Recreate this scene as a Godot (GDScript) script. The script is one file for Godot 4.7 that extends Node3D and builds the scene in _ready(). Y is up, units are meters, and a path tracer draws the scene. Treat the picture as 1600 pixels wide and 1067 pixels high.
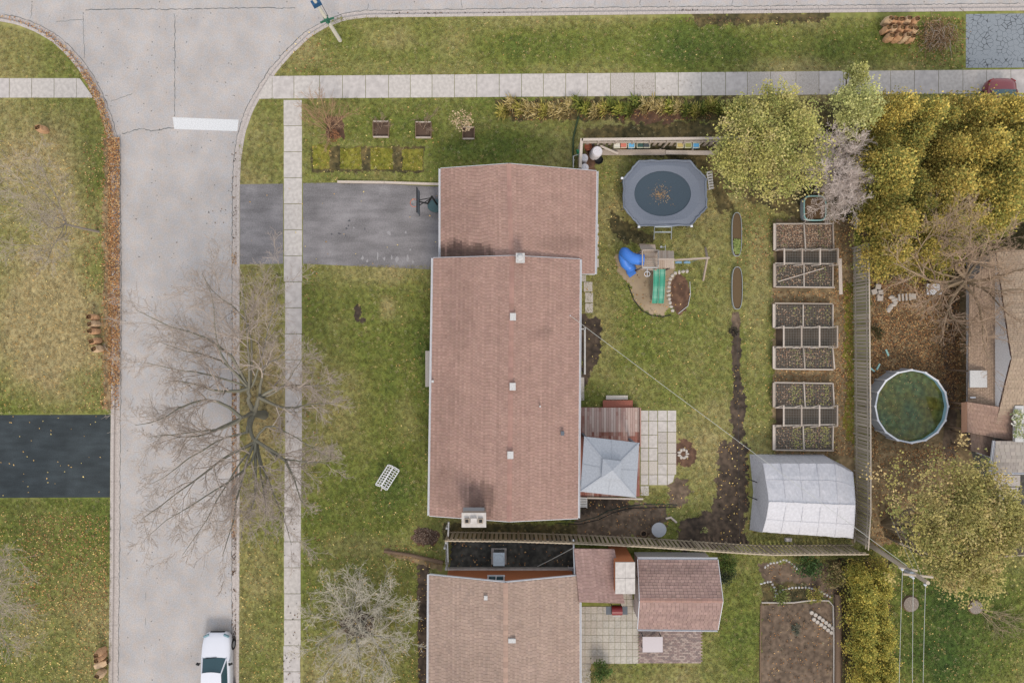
extends Node3D
# A suburban corner lot seen straight down from a drone at 42 m. y is up, -z is the top of the picture.

const EYE := 42.0        # height of the drone
const SC := 25.0         # survey scale: plan units per metre on the ground
const K := 1.4           # reflected light of a white sheet on the ground, as exposed

# ---------------------------------------------------------------- mesh builder
class MB:
	var v := PackedVector3Array()
	var n := PackedVector3Array()
	var c := PackedColorArray()
	var col := Color(1, 1, 1)

	func tri(a: Vector3, b: Vector3, d: Vector3, hint: Vector3) -> void:
		var nn := (d - a).cross(b - a)
		if nn.dot(hint) < 0.0:
			var t := b
			b = d
			d = t
			nn = -nn
		nn = nn.normalized()
		v.push_back(a); v.push_back(b); v.push_back(d)
		n.push_back(nn); n.push_back(nn); n.push_back(nn)
		c.push_back(col); c.push_back(col); c.push_back(col)

	func tris(a: Vector3, b: Vector3, d: Vector3, na: Vector3, nb: Vector3, nd: Vector3) -> void:
		if (d - a).cross(b - a).dot(na + nb + nd) < 0.0:
			var t := b
			b = d
			d = t
			t = nb
			nb = nd
			nd = t
		v.push_back(a); v.push_back(b); v.push_back(d)
		n.push_back(na); n.push_back(nb); n.push_back(nd)
		c.push_back(col); c.push_back(col); c.push_back(col)

	func quad(a: Vector3, b: Vector3, d: Vector3, e: Vector3, hint: Vector3) -> void:
		tri(a, b, d, hint)
		tri(a, d, e, hint)

	func box(ce: Vector3, s: Vector3, bs := Basis()) -> void:
		var x := bs.x * s.x * 0.5
		var y := bs.y * s.y * 0.5
		var z := bs.z * s.z * 0.5
		quad(ce + x - y - z, ce + x + y - z, ce + x + y + z, ce + x - y + z, x)
		quad(ce - x - y - z, ce - x + y - z, ce - x + y + z, ce - x - y + z, -x)
		quad(ce - x + y - z, ce + x + y - z, ce + x + y + z, ce - x + y + z, y)
		quad(ce - x - y - z, ce + x - y - z, ce + x - y + z, ce - x - y + z, -y)
		quad(ce - x - y + z, ce + x - y + z, ce + x + y + z, ce - x + y + z, z)
		quad(ce - x - y - z, ce + x - y - z, ce + x + y - z, ce - x + y - z, -z)

	# a bar of rectangular section from a to b: w across (level), h high
	func bar(a: Vector3, b: Vector3, w: float, h: float) -> void:
		var d := (b - a)
		var l := d.length()
		d = d / l
		var side := Vector3.UP.cross(d)
		side = Vector3.RIGHT if side.length() < 0.01 else side.normalized()
		box((a + b) * 0.5, Vector3(w, h, l), Basis(side, d.cross(side).normalized(), d))

	func prism(poly: PackedVector2Array, y0: float, y1: float) -> void:
		var idx := Geometry2D.triangulate_polygon(poly)
		for k in range(0, idx.size(), 3):
			var p := poly[idx[k]]
			var q := poly[idx[k + 1]]
			var r := poly[idx[k + 2]]
			tri(Vector3(p.x, y1, p.y), Vector3(q.x, y1, q.y), Vector3(r.x, y1, r.y), Vector3.UP)
		if y1 - y0 < 0.0005:
			return
		var ccw := 0.0
		for k in poly.size():
			ccw += poly[k].cross(poly[(k + 1) % poly.size()])
		for k in poly.size():
			var p := poly[k]
			var q := poly[(k + 1) % poly.size()]
			var o := Vector3(q.y - p.y, 0, -(q.x - p.x)) * signf(ccw)
			quad(Vector3(p.x, y0, p.y), Vector3(q.x, y0, q.y), Vector3(q.x, y1, q.y), Vector3(p.x, y1, p.y), o)

	func tube(pts: PackedVector3Array, rad: PackedFloat32Array, sides := 6, caps := true) -> void:
		var m := pts.size()
		if m < 2:
			return
		var d0 := (pts[1] - pts[0]).normalized()
		var ref := Vector3.UP if absf(d0.y) < 0.9 else Vector3.RIGHT
		var x := ref.cross(d0).normalized()
		var pr := PackedVector3Array()
		var pn := PackedVector3Array()
		for i in m:
			var d: Vector3
			if i == 0:
				d = d0
			elif i == m - 1:
				d = (pts[i] - pts[i - 1]).normalized()
			else:
				d = (pts[i + 1] - pts[i - 1]).normalized()
			x = (x - d * x.dot(d)).normalized()
			var y := d.cross(x)
			var cr := PackedVector3Array()
			var cn := PackedVector3Array()
			for s in sides:
				var a := TAU * s / sides
				var o := x * cos(a) + y * sin(a)
				cn.push_back(o)
				cr.push_back(pts[i] + o * rad[i])
			if i > 0:
				for s in sides:
					var t := (s + 1) % sides
					tris(pr[s], pr[t], cr[t], pn[s], pn[t], cn[t])
					tris(pr[s], cr[t], cr[s], pn[s], cn[t], cn[s])
			if caps and (i == 0 or i == m - 1):
				var h := -d if i == 0 else d
				for s in range(1, sides - 1):
					tri(cr[0], cr[s], cr[s + 1], h)
			pr = cr
			pn = cn

	# straight round bar
	func rod(a: Vector3, b: Vector3, r: float, sides := 6) -> void:
		tube(PackedVector3Array([a, b]), PackedFloat32Array([r, r]), sides)

	# prof: x = radius, y = height
	func lathe(at: Vector3, prof: PackedVector2Array, seg := 16, bs := Basis(), sx := 1.0, sz := 1.0) -> void:
		for i in prof.size() - 1:
			var p := prof[i]
			var q := prof[i + 1]
			var nr := Vector2(q.y - p.y, -(q.x - p.x)).normalized()
			for s in seg:
				var a := TAU * s / seg
				var b := TAU * (s + 1) / seg
				var ea := Vector3(cos(a) * sx, 0, sin(a) * sz)
				var eb := Vector3(cos(b) * sx, 0, sin(b) * sz)
				var na := bs * (ea * nr.x + Vector3(0, nr.y, 0)).normalized()
				var nb := bs * (eb * nr.x + Vector3(0, nr.y, 0)).normalized()
				var p0 := at + bs * (ea * p.x + Vector3(0, p.y, 0))
				var p1 := at + bs * (eb * p.x + Vector3(0, p.y, 0))
				var q0 := at + bs * (ea * q.x + Vector3(0, q.y, 0))
				var q1 := at + bs * (eb * q.x + Vector3(0, q.y, 0))
				if p.x > 0.0001:
					tris(p0, p1, q1, na, nb, nb)
				if q.x > 0.0001:
					tris(p0, q1, q0, na, nb, na)

	func mesh(off := Vector3.ZERO, coloured := true) -> ArrayMesh:
		var a := []
		a.resize(Mesh.ARRAY_MAX)
		if off != Vector3.ZERO:
			for i in v.size():
				v[i] = v[i] - off
		a[Mesh.ARRAY_VERTEX] = v
		a[Mesh.ARRAY_NORMAL] = n
		if coloured:
			a[Mesh.ARRAY_COLOR] = c
		var m := ArrayMesh.new()
		m.add_surface_from_arrays(Mesh.PRIMITIVE_TRIANGLES, a)
		return m

# ---------------------------------------------------------------- helpers
var rng := RandomNumberGenerator.new()
var taken := {}
var M := {}
var tex := {}
var zone := PackedByteArray()      # ground cover, one byte per cell
var gmap := PackedByteArray()      # ground colour, rgb per cell
const ZW := 1800
const ZH := 1280
const ZS := 20.0                   # cells per metre

# the point of the lot that stands at plan position (px, py) when seen at height h
func W(px: float, py: float, h := 0.0) -> Vector3:
	var k := (EYE - h) / EYE / SC
	return Vector3((px - 800.0) * k, h, (py - 533.5) * k)

func W2(px: float, py: float, h := 0.0) -> Vector2:
	var p := W(px, py, h)
	return Vector2(p.x, p.z)

func poly(a: Array, h := 0.0) -> PackedVector2Array:
	var out := PackedVector2Array()
	for p in a:
		out.push_back(W2(p[0], p[1], h))
	return out

func line(a: Array, y: float) -> PackedVector3Array:
	var out := PackedVector3Array()
	for p in a:
		var q := W(p[0], p[1])
		q.y = y
		out.push_back(q)
	return out

# base colour of a surface that shows as r, g, b on the ground under this light (linear)
func lin(r: float, g: float, b: float) -> Color:
	var c := Color(r / 255.0, g / 255.0, b / 255.0).srgb_to_linear()
	return Color(minf(c.r / K, 0.86), minf(c.g / K, 0.86), minf(c.b / K, 0.86))

func num(called: String) -> String:
	if not taken.has(called):
		taken[called] = 0
		return called
	taken[called] += 1
	return "%s_%03d" % [called, taken[called]]

func thing(called: String, label: String, category: String, at := Vector3.ZERO, group := "") -> Node3D:
	var o := Node3D.new()
	o.name = num(called)
	add_child(o)
	o.position = at
	tag(o, label, category, group)
	return o

func tag(o: Node3D, label: String, category: String, group := "") -> void:
	o.set_meta("label", label)
	o.set_meta("category", category)
	if group != "":
		o.set_meta("group", group)

func base_of(parent: Node) -> Vector3:
	var o := Vector3.ZERO
	var p := parent
	while p != self:
		o += (p as Node3D).position
		p = p.get_parent()
	return o

func part(called: String, mb: MB, m: Material, parent: Node = self) -> MeshInstance3D:
	var o := MeshInstance3D.new()
	o.name = num(called) if parent == self else called
	o.mesh = mb.mesh(base_of(parent))
	o.material_override = m
	parent.add_child(o, true)
	return o

# a piece that shares its mesh with its likes
func piece(called: String, mesh: Mesh, m: Material, parent: Node, tr: Transform3D) -> MeshInstance3D:
	var o := MeshInstance3D.new()
	o.name = called
	o.mesh = mesh
	o.material_override = m
	parent.add_child(o, true)
	tr.origin -= base_of(parent)
	o.transform = tr
	return o

func struct(called: String, mb: MB, m: Material) -> MeshInstance3D:
	var o := part(called, mb, m)
	o.set_meta("kind", "structure")
	return o

func copy(o: Node3D, called: String, at: Vector3, turn: float, s: Vector3, label: String) -> Node3D:
	var r: Node3D = o.duplicate()
	r.name = num(called)
	add_child(r)
	r.position = at
	r.rotation.y = turn
	r.scale = s
	r.set_meta("label", label)
	return r

func ordinal(i: int) -> String:
	return ["first", "second", "third", "fourth", "fifth", "sixth", "seventh", "eighth", "ninth", "tenth", "eleventh", "twelfth", "thirteenth", "fourteenth", "fifteenth", "sixteenth", "seventeenth", "eighteenth", "nineteenth", "twentieth", "twenty-first", "twenty-second", "twenty-third", "twenty-fourth"][i]

func noise_tex(key: String, freq: float, lo: float, hi: float, oct := 4, seed_ := 1, kind := FastNoiseLite.TYPE_SIMPLEX_SMOOTH, size := 512) -> NoiseTexture2D:
	if tex.has(key):
		return tex[key]
	var f := FastNoiseLite.new()
	f.seed = seed_
	f.noise_type = kind
	f.frequency = freq
	f.fractal_octaves = oct
	var t := NoiseTexture2D.new()
	t.width = size
	t.height = size
	t.seamless = true
	t.noise = f
	var g := Gradient.new()
	g.set_color(0, Color(lo, lo, lo))
	g.set_color(1, Color(hi, hi, hi))
	t.color_ramp = g
	tex[key] = t
	return t

# c is a linear base colour; grain = key of a texture made below
func mat(key: String, c: Color, rough := 0.9, grain := "", gs := 1.0, metal := 0.0, coloured := false) -> StandardMaterial3D:
	if M.has(key):
		return M[key]
	var m := StandardMaterial3D.new()
	m.resource_name = key
	m.albedo_color = c.linear_to_srgb()
	m.roughness = rough
	m.metallic = metal
	m.metallic_specular = 0.35
	if coloured:
		m.vertex_color_use_as_albedo = true
	if grain != "":
		m.albedo_texture = tex[grain]
		m.uv1_triplanar = true
		m.uv1_world_triplanar = true
		m.uv1_scale = Vector3(gs, gs, gs)
	M[key] = m
	return m

func mats() -> void:
	noise_tex("fine", 0.09, 0.8, 1.0, 3, 3)
	noise_tex("speck", 0.22, 0.62, 1.0, 2, 8)
	noise_tex("blotch", 0.02, 0.82, 1.0, 5, 5)
	noise_tex("soft", 0.02, 0.86, 1.0, 5, 6)
	noise_tex("cells", 0.05, 0.6, 1.0, 2, 9, FastNoiseLite.TYPE_CELLULAR)
	noise_tex("wear", 0.03, 0.78, 1.0, 5, 12)
	var W_ := Color(1, 1, 1)
	mat("vc", W_, 0.9, "", 1, 0, true)                       # colour from the mesh
	mat("vc_fine", W_, 0.92, "fine", 0.8, 0, true)
	mat("vc_wood", W_, 0.85, "wear", 0.9, 0, true)
	var lf := mat("vc_leaf", W_, 0.75, "", 1, 0, true)
	lf.backlight_enabled = true
	lf.backlight = Color(0.16, 0.16, 0.12)
	var gr := mat("vc_grass", W_, 0.8, "", 1, 0, true)
	gr.backlight_enabled = true
	gr.backlight = Color(0.35, 0.35, 0.2)
	mat("road", lin(199, 192, 189), 0.95, "road", 0.125)
	mat("concrete", lin(202, 194, 188), 0.95, "soft", 0.35)
	mat("concrete_pale", lin(207, 199, 193), 0.95, "soft", 0.3)
	mat("concrete_grey", lin(200, 192, 188), 0.95, "soft", 0.2)
	mat("concrete_stained", lin(196, 187, 180), 0.95, "blotch", 0.9)
	mat("kerb", lin(200, 189, 183), 0.95, "blotch", 0.7)
	mat("tar", lin(92, 96, 96), 0.95)
	mat("line_paint", lin(234, 234, 236), 0.8, "wear", 0.9)
	mat("asphalt", lin(145, 142, 142), 0.95, "drive", 0.12)
	mat("asphalt_new", lin(66, 74, 77), 0.9, "drive", 0.16)
	mat("asphalt_old", lin(176, 176, 180), 0.95, "crazed", 0.25)
	mat("white", lin(218, 218, 223), 0.6)
	mat("white_dirty", lin(206, 203, 201), 0.7, "soft", 0.9)
	mat("tarp", lin(212, 210, 215), 0.75, "soft", 0.5)
	mat("brick", lin(232, 146, 98), 0.95, "speck", 0.8)
	mat("brick_beige", lin(196, 178, 160), 0.95, "speck", 0.8)
	mat("siding", lin(240, 234, 232), 0.8, "soft", 0.8)
	mat("deck_roof", lin(110, 84, 76), 0.95)
	mat("glass_dark", lin(58, 84, 92), 0.08)
	mat("glass", lin(120, 150, 160), 0.05)
	mat("black", lin(30, 31, 33), 0.6)
	mat("rubber", lin(36, 36, 38), 0.85)
	mat("steel", lin(170, 174, 178), 0.4, "", 1, 0.6)
	mat("galv", lin(196, 202, 204), 0.45, "soft", 2.0, 0.3)
	mat("galv_teal", lin(150, 190, 186), 0.5, "soft", 2.0, 0.2)
	mat("wood_grey", lin(192, 176, 162), 0.9, "wear", 0.9)
	mat("wood_pale", lin(216, 201, 188), 0.9, "wear", 0.9)
	mat("wood_brown", lin(136, 112, 92), 0.9, "wear", 0.9)
	mat("wood_red", lin(160, 98, 82), 0.9, "wear", 0.9)
	mat("pole_wood", lin(206, 190, 170), 0.9, "wear", 1.2)
	mat("pole_concrete", lin(226, 220, 206), 0.9, "soft", 1.0)
	mat("mulch", lin(116, 94, 80), 1.0, "speck", 0.7)
	mat("soil", lin(62, 52, 46), 1.0, "speck", 0.7)
	mat("gazebo_roof", lin(170, 174, 182), 0.5, "soft", 0.7)
	mat("gazebo_dark", lin(120, 126, 138), 0.55)
	mat("pad", lin(118, 124, 137), 0.7, "soft", 1.2)
	mat("mat_net", lin(80, 95, 108), 0.85, "speck", 0.9)
	mat("blue_plastic", lin(72, 128, 214), 0.35)
	mat("green_plastic", lin(62, 146, 122), 0.4)
	mat("paper", lin(216, 170, 130), 0.9, "soft", 2.5)
	mat("paper_pale", lin(220, 188, 152), 0.9, "soft", 2.5)
	mat("wire", lin(186, 186, 180), 0.6)
	mat("net_wire", lin(150, 147, 140), 0.6)
	mat("wire_dark", lin(70, 72, 74), 0.6)
	mat("hose", lin(38, 58, 50), 0.6)
	mat("hose_green", lin(60, 150, 110), 0.5)
	mat("stone", lin(208, 198, 188), 0.95, "blotch", 1.5)
	mat("water", lin(124, 118, 84), 0.08, "pond", 0.16)
	mat("liner", lin(150, 186, 200), 0.5)
	mat("pool_wall", lin(206, 210, 220), 0.5, "soft", 0.7)
	mat("car_white", lin(216, 216, 224), 0.25)
	mat("car_red", lin(128, 52, 58), 0.25)
	for k in ["car_white", "car_red"]:
		M[k].clearcoat_enabled = true
		M[k].clearcoat = 0.6
		M[k].clearcoat_roughness = 0.1
	mat("bbq_red", lin(128, 44, 48), 0.4)
	mat("grey_metal", lin(92, 98, 106), 0.5)
	mat("sign_green", lin(56, 112, 92), 0.6)
	mat("sign_blue", lin(40, 82, 120), 0.5)
	mat("terracotta", lin(150, 86, 62), 0.8)
	mat("orange", lin(206, 110, 80), 0.7)

# a computed grain for flat mineral surfaces, tiling
func stone_tex(key: String, size: int, fn: Callable) -> void:
	var d := PackedByteArray()
	d.resize(size * size * 3)
	for y in size:
		for x in size:
			var c: Vector3 = fn.call(x, y)
			var i := (y * size + x) * 3
			d[i] = int(clampf(c.x, 0, 1) * 255)
			d[i + 1] = int(clampf(c.y, 0, 1) * 255)
			d[i + 2] = int(clampf(c.z, 0, 1) * 255)
	tex[key] = ImageTexture.create_from_image(Image.create_from_data(size, size, false, Image.FORMAT_RGB8, d))

func noise_bytes(w: int, h: int, freq: float, oct: int, sd: int, kind := FastNoiseLite.TYPE_SIMPLEX_SMOOTH) -> PackedByteArray:
	var f := FastNoiseLite.new()
	f.seed = sd
	f.frequency = freq
	f.noise_type = kind
	f.fractal_octaves = oct
	f.cellular_return_type = FastNoiseLite.RETURN_DISTANCE2_SUB
	return f.get_seamless_image(w, h, false, false, 0.1, true).get_data() if w == h else f.get_image(w, h, false, false, true).get_data()

func textures() -> void:
	var n1 := noise_bytes(512, 512, 0.006, 4, 21)
	var n2 := noise_bytes(512, 512, 0.15, 2, 22)
	var n3 := noise_bytes(512, 512, 0.03, 4, 23)
	var nc := noise_bytes(512, 512, 0.026, 1, 24, FastNoiseLite.TYPE_CELLULAR)
	var r := RandomNumberGenerator.new()
	r.seed = 5
	# weathered street: pale, faint warm and cool drifts, small dark oil spots
	var spots := []
	for k in 26:
		spots.append(Vector3(r.randf() * 512, r.randf() * 512, r.randf_range(0.8, 2.6)))
	stone_tex("road", 512, func(x, y):
		var i: int = y * 512 + x
		var b := 0.88 + (n1[i] / 255.0 - 0.5) * 0.08 + (n2[i] / 255.0 - 0.5) * 0.12
		for s in spots:
			var d: float = Vector2(x - s.x, y - s.y).length()
			if d < s.z:
				b *= 0.62
		var w := (n3[i] / 255.0 - 0.5) * 0.05
		return Vector3(b + w, b, b - w))
	stone_tex("drive", 512, func(x, y):
		var i: int = y * 512 + x
		var b := 0.86 + (n1[i] / 255.0 - 0.5) * 0.2 + (n2[i] / 255.0 - 0.5) * 0.16 + (n3[(y * 512 + (x / 5) % 512)] / 255.0 - 0.5) * 0.16
		return Vector3(b * 1.01, b, b * 1.01))
	stone_tex("crazed", 512, func(x, y):
		var i: int = y * 512 + x
		var b := 0.8 + (n2[i] / 255.0 - 0.5) * 0.2
		if nc[i] < 12 + (n1[i] - 128) * 0.12:
			b *= 0.6
		return Vector3(b * 0.96, b, b * 1.02))
	stone_tex("pond", 512, func(x, y):
		var i: int = y * 512 + x
		var a := n1[i] / 255.0
		var b := 0.55 + n3[i] / 255.0 * 0.45
		return Vector3(b * lerpf(0.75, 1.0, a), b, b * lerpf(1.0, 0.7, a)))

# ---------------------------------------------------------------- ground cover
# cover kinds: 0 lawn, 1 dark soil, 2 leaf litter, 3 sand, 4 mulch, 5 understorey, 6 moss bed, 7 none (hard), 8 brown garden soil, 9 gravel
var cover_colour := [
	[Vector3(114, 121, 57), Vector3(160, 147, 102)], [Vector3(58, 50, 44), Vector3(92, 78, 66)], [Vector3(118, 102, 76), Vector3(152, 130, 98)],
	[Vector3(172, 152, 128), Vector3(146, 128, 104)], [Vector3(88, 66, 54), Vector3(116, 88, 70)], [Vector3(70, 66, 44), Vector3(110, 96, 62)],
	[Vector3(122, 122, 46), Vector3(148, 140, 64)], [Vector3(150, 146, 144), Vector3(150, 146, 144)], [Vector3(92, 78, 66), Vector3(122, 104, 88)],
	[Vector3(58, 58, 56), Vector3(92, 90, 84)]]
var covers := []

func cover(kind: int, pts: Array, ragged := 6.0) -> void:
	covers.append([kind, pts, ragged])

func oval(x: float, y: float, rx: float, ry: float, k := 18) -> Array:
	var o := []
	for i in k:
		o.append([x + rx * cos(TAU * i / k), y + ry * sin(TAU * i / k)])
	return o

func rect(x0: float, y0: float, x1: float, y1: float) -> Array:
	return [[x0, y0], [x1, y0], [x1, y1], [x0, y1]]

func zone_at(px: float, py: float) -> int:
	var x := int(((px - 800.0) / SC) * ZS + ZW * 0.5)
	var y := int(((py - 533.5) / SC) * ZS + ZH * 0.5)
	if x < 0 or y < 0 or x >= ZW or y >= ZH:
		return 0
	return zone[y * ZW + x]

func ground_map() -> void:
	zone.resize(ZW * ZH)
	gmap.resize(ZW * ZH * 3)
	var na := noise_bytes(ZW, ZH, 0.0035, 3, 31)     # drifts of several metres
	var nb := noise_bytes(ZW, ZH, 0.02, 4, 32)       # patches of a metre
	var nd := noise_bytes(ZW, ZH, 0.11, 2, 33)       # tufts
	var ne := noise_bytes(ZW, ZH, 0.05, 3, 34)
	# where things are, in plan units
	cover(1, rect(1144, 500, 1157, 700), 3.0)
	cover(1, [[1128, 690], [1166, 690], [1168, 850], [1060, 858], [1062, 815], [1112, 795], [1118, 760]], 8.0)
	cover(1, oval(1153, 640, 11, 55), 5.0)
	cover(9, rect(703, 840, 898, 890), 3.0)
	cover(1, rect(652, 882, 672, 1090), 4.0)
	cover(1, [[906, 488], [938, 498], [936, 560], [920, 602], [906, 604]], 5.0)
	cover(4, oval(664, 838, 22, 15), 3.0)
	cover(8, [[1188, 942], [1302, 940], [1306, 1100], [1188, 1100]], 4.0)
	cover(8, [[1180, 878], [1300, 880], [1312, 930], [1290, 934], [1190, 910]], 5.0)
	cover(5, [[1190, 908], [1260, 912], [1262, 940], [1190, 942]], 5.0)
	cover(8, rect(1302, 930, 1316, 1100), 3.0)
	cover(5, [[1290, 872], [1390, 872], [1392, 1100], [1318, 1100], [1314, 930]], 5.0)
	cover(2, [[1208, 340], [1334, 340], [1336, 860], [1312, 720], [1208, 715]], 5.0)
	cover(2, [[1358, 430], [1520, 440], [1520, 720], [1500, 850], [1400, 850], [1358, 850]], 6.0)
	cover(5, [[1345, 170], [1640, 160], [1640, 440], [1358, 436], [1340, 300]], 8.0)
	cover(5, [[1120, 165], [1350, 150], [1350, 340], [1250, 345], [1215, 330], [1140, 300]], 8.0)
	cover(6, rect(1319, 440, 1334, 560), 5.0)
	cover(6, rect(1321, 560, 1334, 690), 6.0)
	cover(5, [[955, 330], [985, 350], [1030, 372], [1000, 384], [960, 372], [946, 350]], 7.0)
	cover(8, rect(900, 786, 1040, 840), 8.0)
	cover(1, rect(905, 776, 985, 800), 4.0)
	cover(5, [[912, 200], [990, 192], [1120, 190], [1130, 250], [1100, 262], [912, 216]], 5.0)
	cover(5, [[770, 156], [1165, 150], [1170, 188], [800, 188]], 5.0)
	cover(4, rect(912, 226, 930, 268), 3.0)
	cover(3, [[960, 398], [1000, 392], [1050, 395], [1056, 425], [1046, 480], [1036, 494], [1012, 490], [992, 470], [982, 445], [966, 430]], 4.0)
	cover(4, oval(1062, 459, 16, 32), 2.0)
	cover(4, oval(1068, 708, 17, 22), 5.0)
	cover(8, oval(1060, 770, 18, 24), 8.0)
	cover(1, oval(557, 488, 6, 15), 2.0)
	cover(1, oval(566, 500, 5, 4), 2.0)
	cover(5, rect(484, 228, 662, 268), 3.0)
	for q in [[487, 226, 514, 263], [530, 230, 564, 264], [578, 230, 612, 264], [628, 232, 660, 265]]:
		cover(6, rect(q[0], q[1], q[2], q[3]), 1.5)
	cover(4, rect(508, 180, 536, 216), 4.0)
	cover(4, oval(1022, 178, 60, 14), 6.0)
	cover(2, rect(160, 215, 178, 640), 4.0)
	cover(1, oval(558, 975, 28, 22), 5.0)
	cover(9, [[1500, 640], [1640, 640], [1640, 800], [1540, 790]], 4.0)
	cover(8, rect(1474, 470, 1494, 720), 3.0)
	cover(5, [[690, 818], [902, 818], [902, 840], [690, 842]], 3.0)
	cover(5, [[1080, 20], [1300, 16], [1280, 34], [1090, 38]], 6.0)
	cover(2, [[600, 855], [692, 880], [690, 892], [600, 864]], 3.0)
	cover(5, [[1100, 262], [1128, 250], [1150, 330], [1120, 330]], 6.0)
	cover(8, oval(1150, 500, 7, 14), 3.0)
	var k := SC / ZS
	for cv in covers:
		var pl := PackedVector2Array()
		var lo := Vector2(1e9, 1e9)
		var hi := -lo
		for p in cv[1]:
			var q := Vector2((p[0] - 800.0) / k + ZW * 0.5, (p[1] - 533.5) / k + ZH * 0.5)
			pl.push_back(q)
			lo = lo.min(q)
			hi = hi.max(q)
		var rg: float = cv[2]
		var kind: int = cv[0]
		for y in range(maxi(0, int(lo.y - rg)), mini(ZH, int(hi.y + rg) + 1)):
			for x in range(maxi(0, int(lo.x - rg)), mini(ZW, int(hi.x + rg) + 1)):
				var i := y * ZW + x
				var jx := (nb[i] + nd[i] - 256) / 180.0 * rg
				var jy := (ne[i] + nd[(i + 7919) % (ZW * ZH)] - 256) / 180.0 * rg
				if Geometry2D.is_point_in_polygon(Vector2(x + jx, y + jy), pl):
					zone[i] = kind
	# how dry the turf is: centre, reach, amount
	var dry := [[85, 545, 130, 130, 0.6], [85, 300, 120, 130, 0.42], [40, 480, 90, 160, 0.25], [620, 60, 60, 24, 0.2], [120, 340, 60, 60, 0.25], [60, 250, 100, 60, 0.15], [60, 430, 90, 50, 0.3], [605, 480, 16, 24, 0.6], [560, 330, 200, 20, 0.1], [520, 560, 45, 220, 0.16], [640, 640, 30, 120, 0.25],
		[410, 560, 40, 180, 0.4], [410, 900, 36, 60, 0.2], [600, 60, 60, 22, 0.2], [700, 70, 40, 22, 0.2], [560, 850, 70, 26, 0.35], [580, 430, 80, 22, 0.3], [640, 430, 30, 30, -0.1], [660, 540, 30, 140, -0.2], [950, 440, 34, 180, 0.3],
		[1185, 500, 26, 170, 0.3], [1060, 600, 70, 120, -0.25], [1500, 980, 150, 130, -0.95], [1440, 1040, 80, 60, -0.4], [1160, 980, 40, 90, -0.35], [1000, 1040, 80, 40, -0.3], [780, 230, 100, 34, -0.45], [1000, 70, 330, 40, -0.4], [1350, 70, 180, 40, -0.5], [720, 70, 260, 40, -0.25],
		[80, 900, 120, 130, 0.12], [40, 1000, 40, 70, 0.3], [620, 760, 60, 70, -0.25], [600, 200, 110, 40, -0.1], [1190, 620, 20, 60, -0.1], [470, 80, 34, 30, 0.1], [140, 300, 30, 80, -0.15]]
	for y in ZH:
		for x in ZW:
			var i := y * ZW + x
			var z := zone[i]
			var cc: Array = cover_colour[z]
			var fine := (nd[i] - 128) / 128.0
			var mid := (nb[i] - 128) / 128.0
			var out: Vector3
			if z == 0:
				var px := (x - ZW * 0.5) * k + 800.0
				var py := (y - ZH * 0.5) * k + 533.5
				var t := 0.37 + (na[i] - 128) / 128.0 * 0.62 + mid * 0.17 + (ne[i] - 128) / 128.0 * 0.12
				for q in dry:
					var dx: float = (px - q[0]) / q[2]
					var dy: float = (py - q[1]) / q[3]
					var d := dx * dx + dy * dy
					if d < 1.0:
						t += q[4] * (1.0 - d) * 1.3
				t = clampf(t, -1.0, 1.15)
				if t < 0.0:
					out = cc[0].lerp(Vector3(64, 86, 36), -t)
				else:
					out = cc[0].lerp(cc[1], t)
				out *= 1.0 + fine * 0.14
			else:
				out = cc[0].lerp(cc[1], clampf(0.5 + mid * 0.6 + fine * 0.5, 0, 1)) * (1.0 + fine * 0.1)
			gmap[i * 3] = int(clampf(out.x, 0, 255))
			gmap[i * 3 + 1] = int(clampf(out.y, 0, 255))
			gmap[i * 3 + 2] = int(clampf(out.z, 0, 255))
	var im := Image.create_from_data(ZW, ZH, false, Image.FORMAT_RGB8, gmap)
	var m := mat("ground", Color(1, 1, 1), 1.0)
	m.albedo_color = Color(1.0 / K, 1.0 / K, 1.0 / K).linear_to_srgb()
	m.albedo_texture = ImageTexture.create_from_image(im)

func ground_sheet(called: String, pl: PackedVector2Array) -> void:
	# laid as one mesh whose texture coordinates follow the lot plan
	var mb := MB.new()
	mb.prism(pl, -0.13, 0.0)
	var a := []
	a.resize(Mesh.ARRAY_MAX)
	var uv := PackedVector2Array()
	for p in mb.v:
		uv.push_back(Vector2(p.x * ZS / ZW + 0.5, p.z * ZS / ZH + 0.5))
	a[Mesh.ARRAY_VERTEX] = mb.v
	a[Mesh.ARRAY_NORMAL] = mb.n
	a[Mesh.ARRAY_TEX_UV] = uv
	var am := ArrayMesh.new()
	am.add_surface_from_arrays(Mesh.PRIMITIVE_TRIANGLES, a)
	var o := MeshInstance3D.new()
	o.name = num(called)
	o.mesh = am
	o.material_override = M["ground"]
	o.set_meta("kind", "structure")
	add_child(o)

func mapcol(px: float, py: float) -> Color:
	var x := clampi(int(((px - 800.0) / SC) * ZS + ZW * 0.5), 0, ZW - 1)
	var y := clampi(int(((py - 533.5) / SC) * ZS + ZH * 0.5), 0, ZH - 1)
	var i := (y * ZW + x) * 3
	return lin(gmap[i], gmap[i + 1], gmap[i + 2])

# outlines of the street: kerb line where the gutter meets the road, and its outer edge
var west_in := [[-2600, 12], [-300, 14], [0, 20], [30, 26], [60, 38], [88, 54], [112, 76], [132, 100], [148, 125], [162, 155], [173, 185], [181, 215], [185, 250], [187, 400], [187, 540], [185, 700], [184, 900], [182, 1067], [180, 3600]]
var east_in := [[360, 3600], [360, 1067], [361, 800], [361, 500], [361, 300], [363, 250], [370, 205], [382, 170], [398, 140], [420, 106], [446, 76], [476, 48], [505, 30], [536, 19], [570, 14.5], [700, 13], [1000, 9.5], [1300, 6.5], [1600, 3.5], [4000, -18]]

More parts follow.
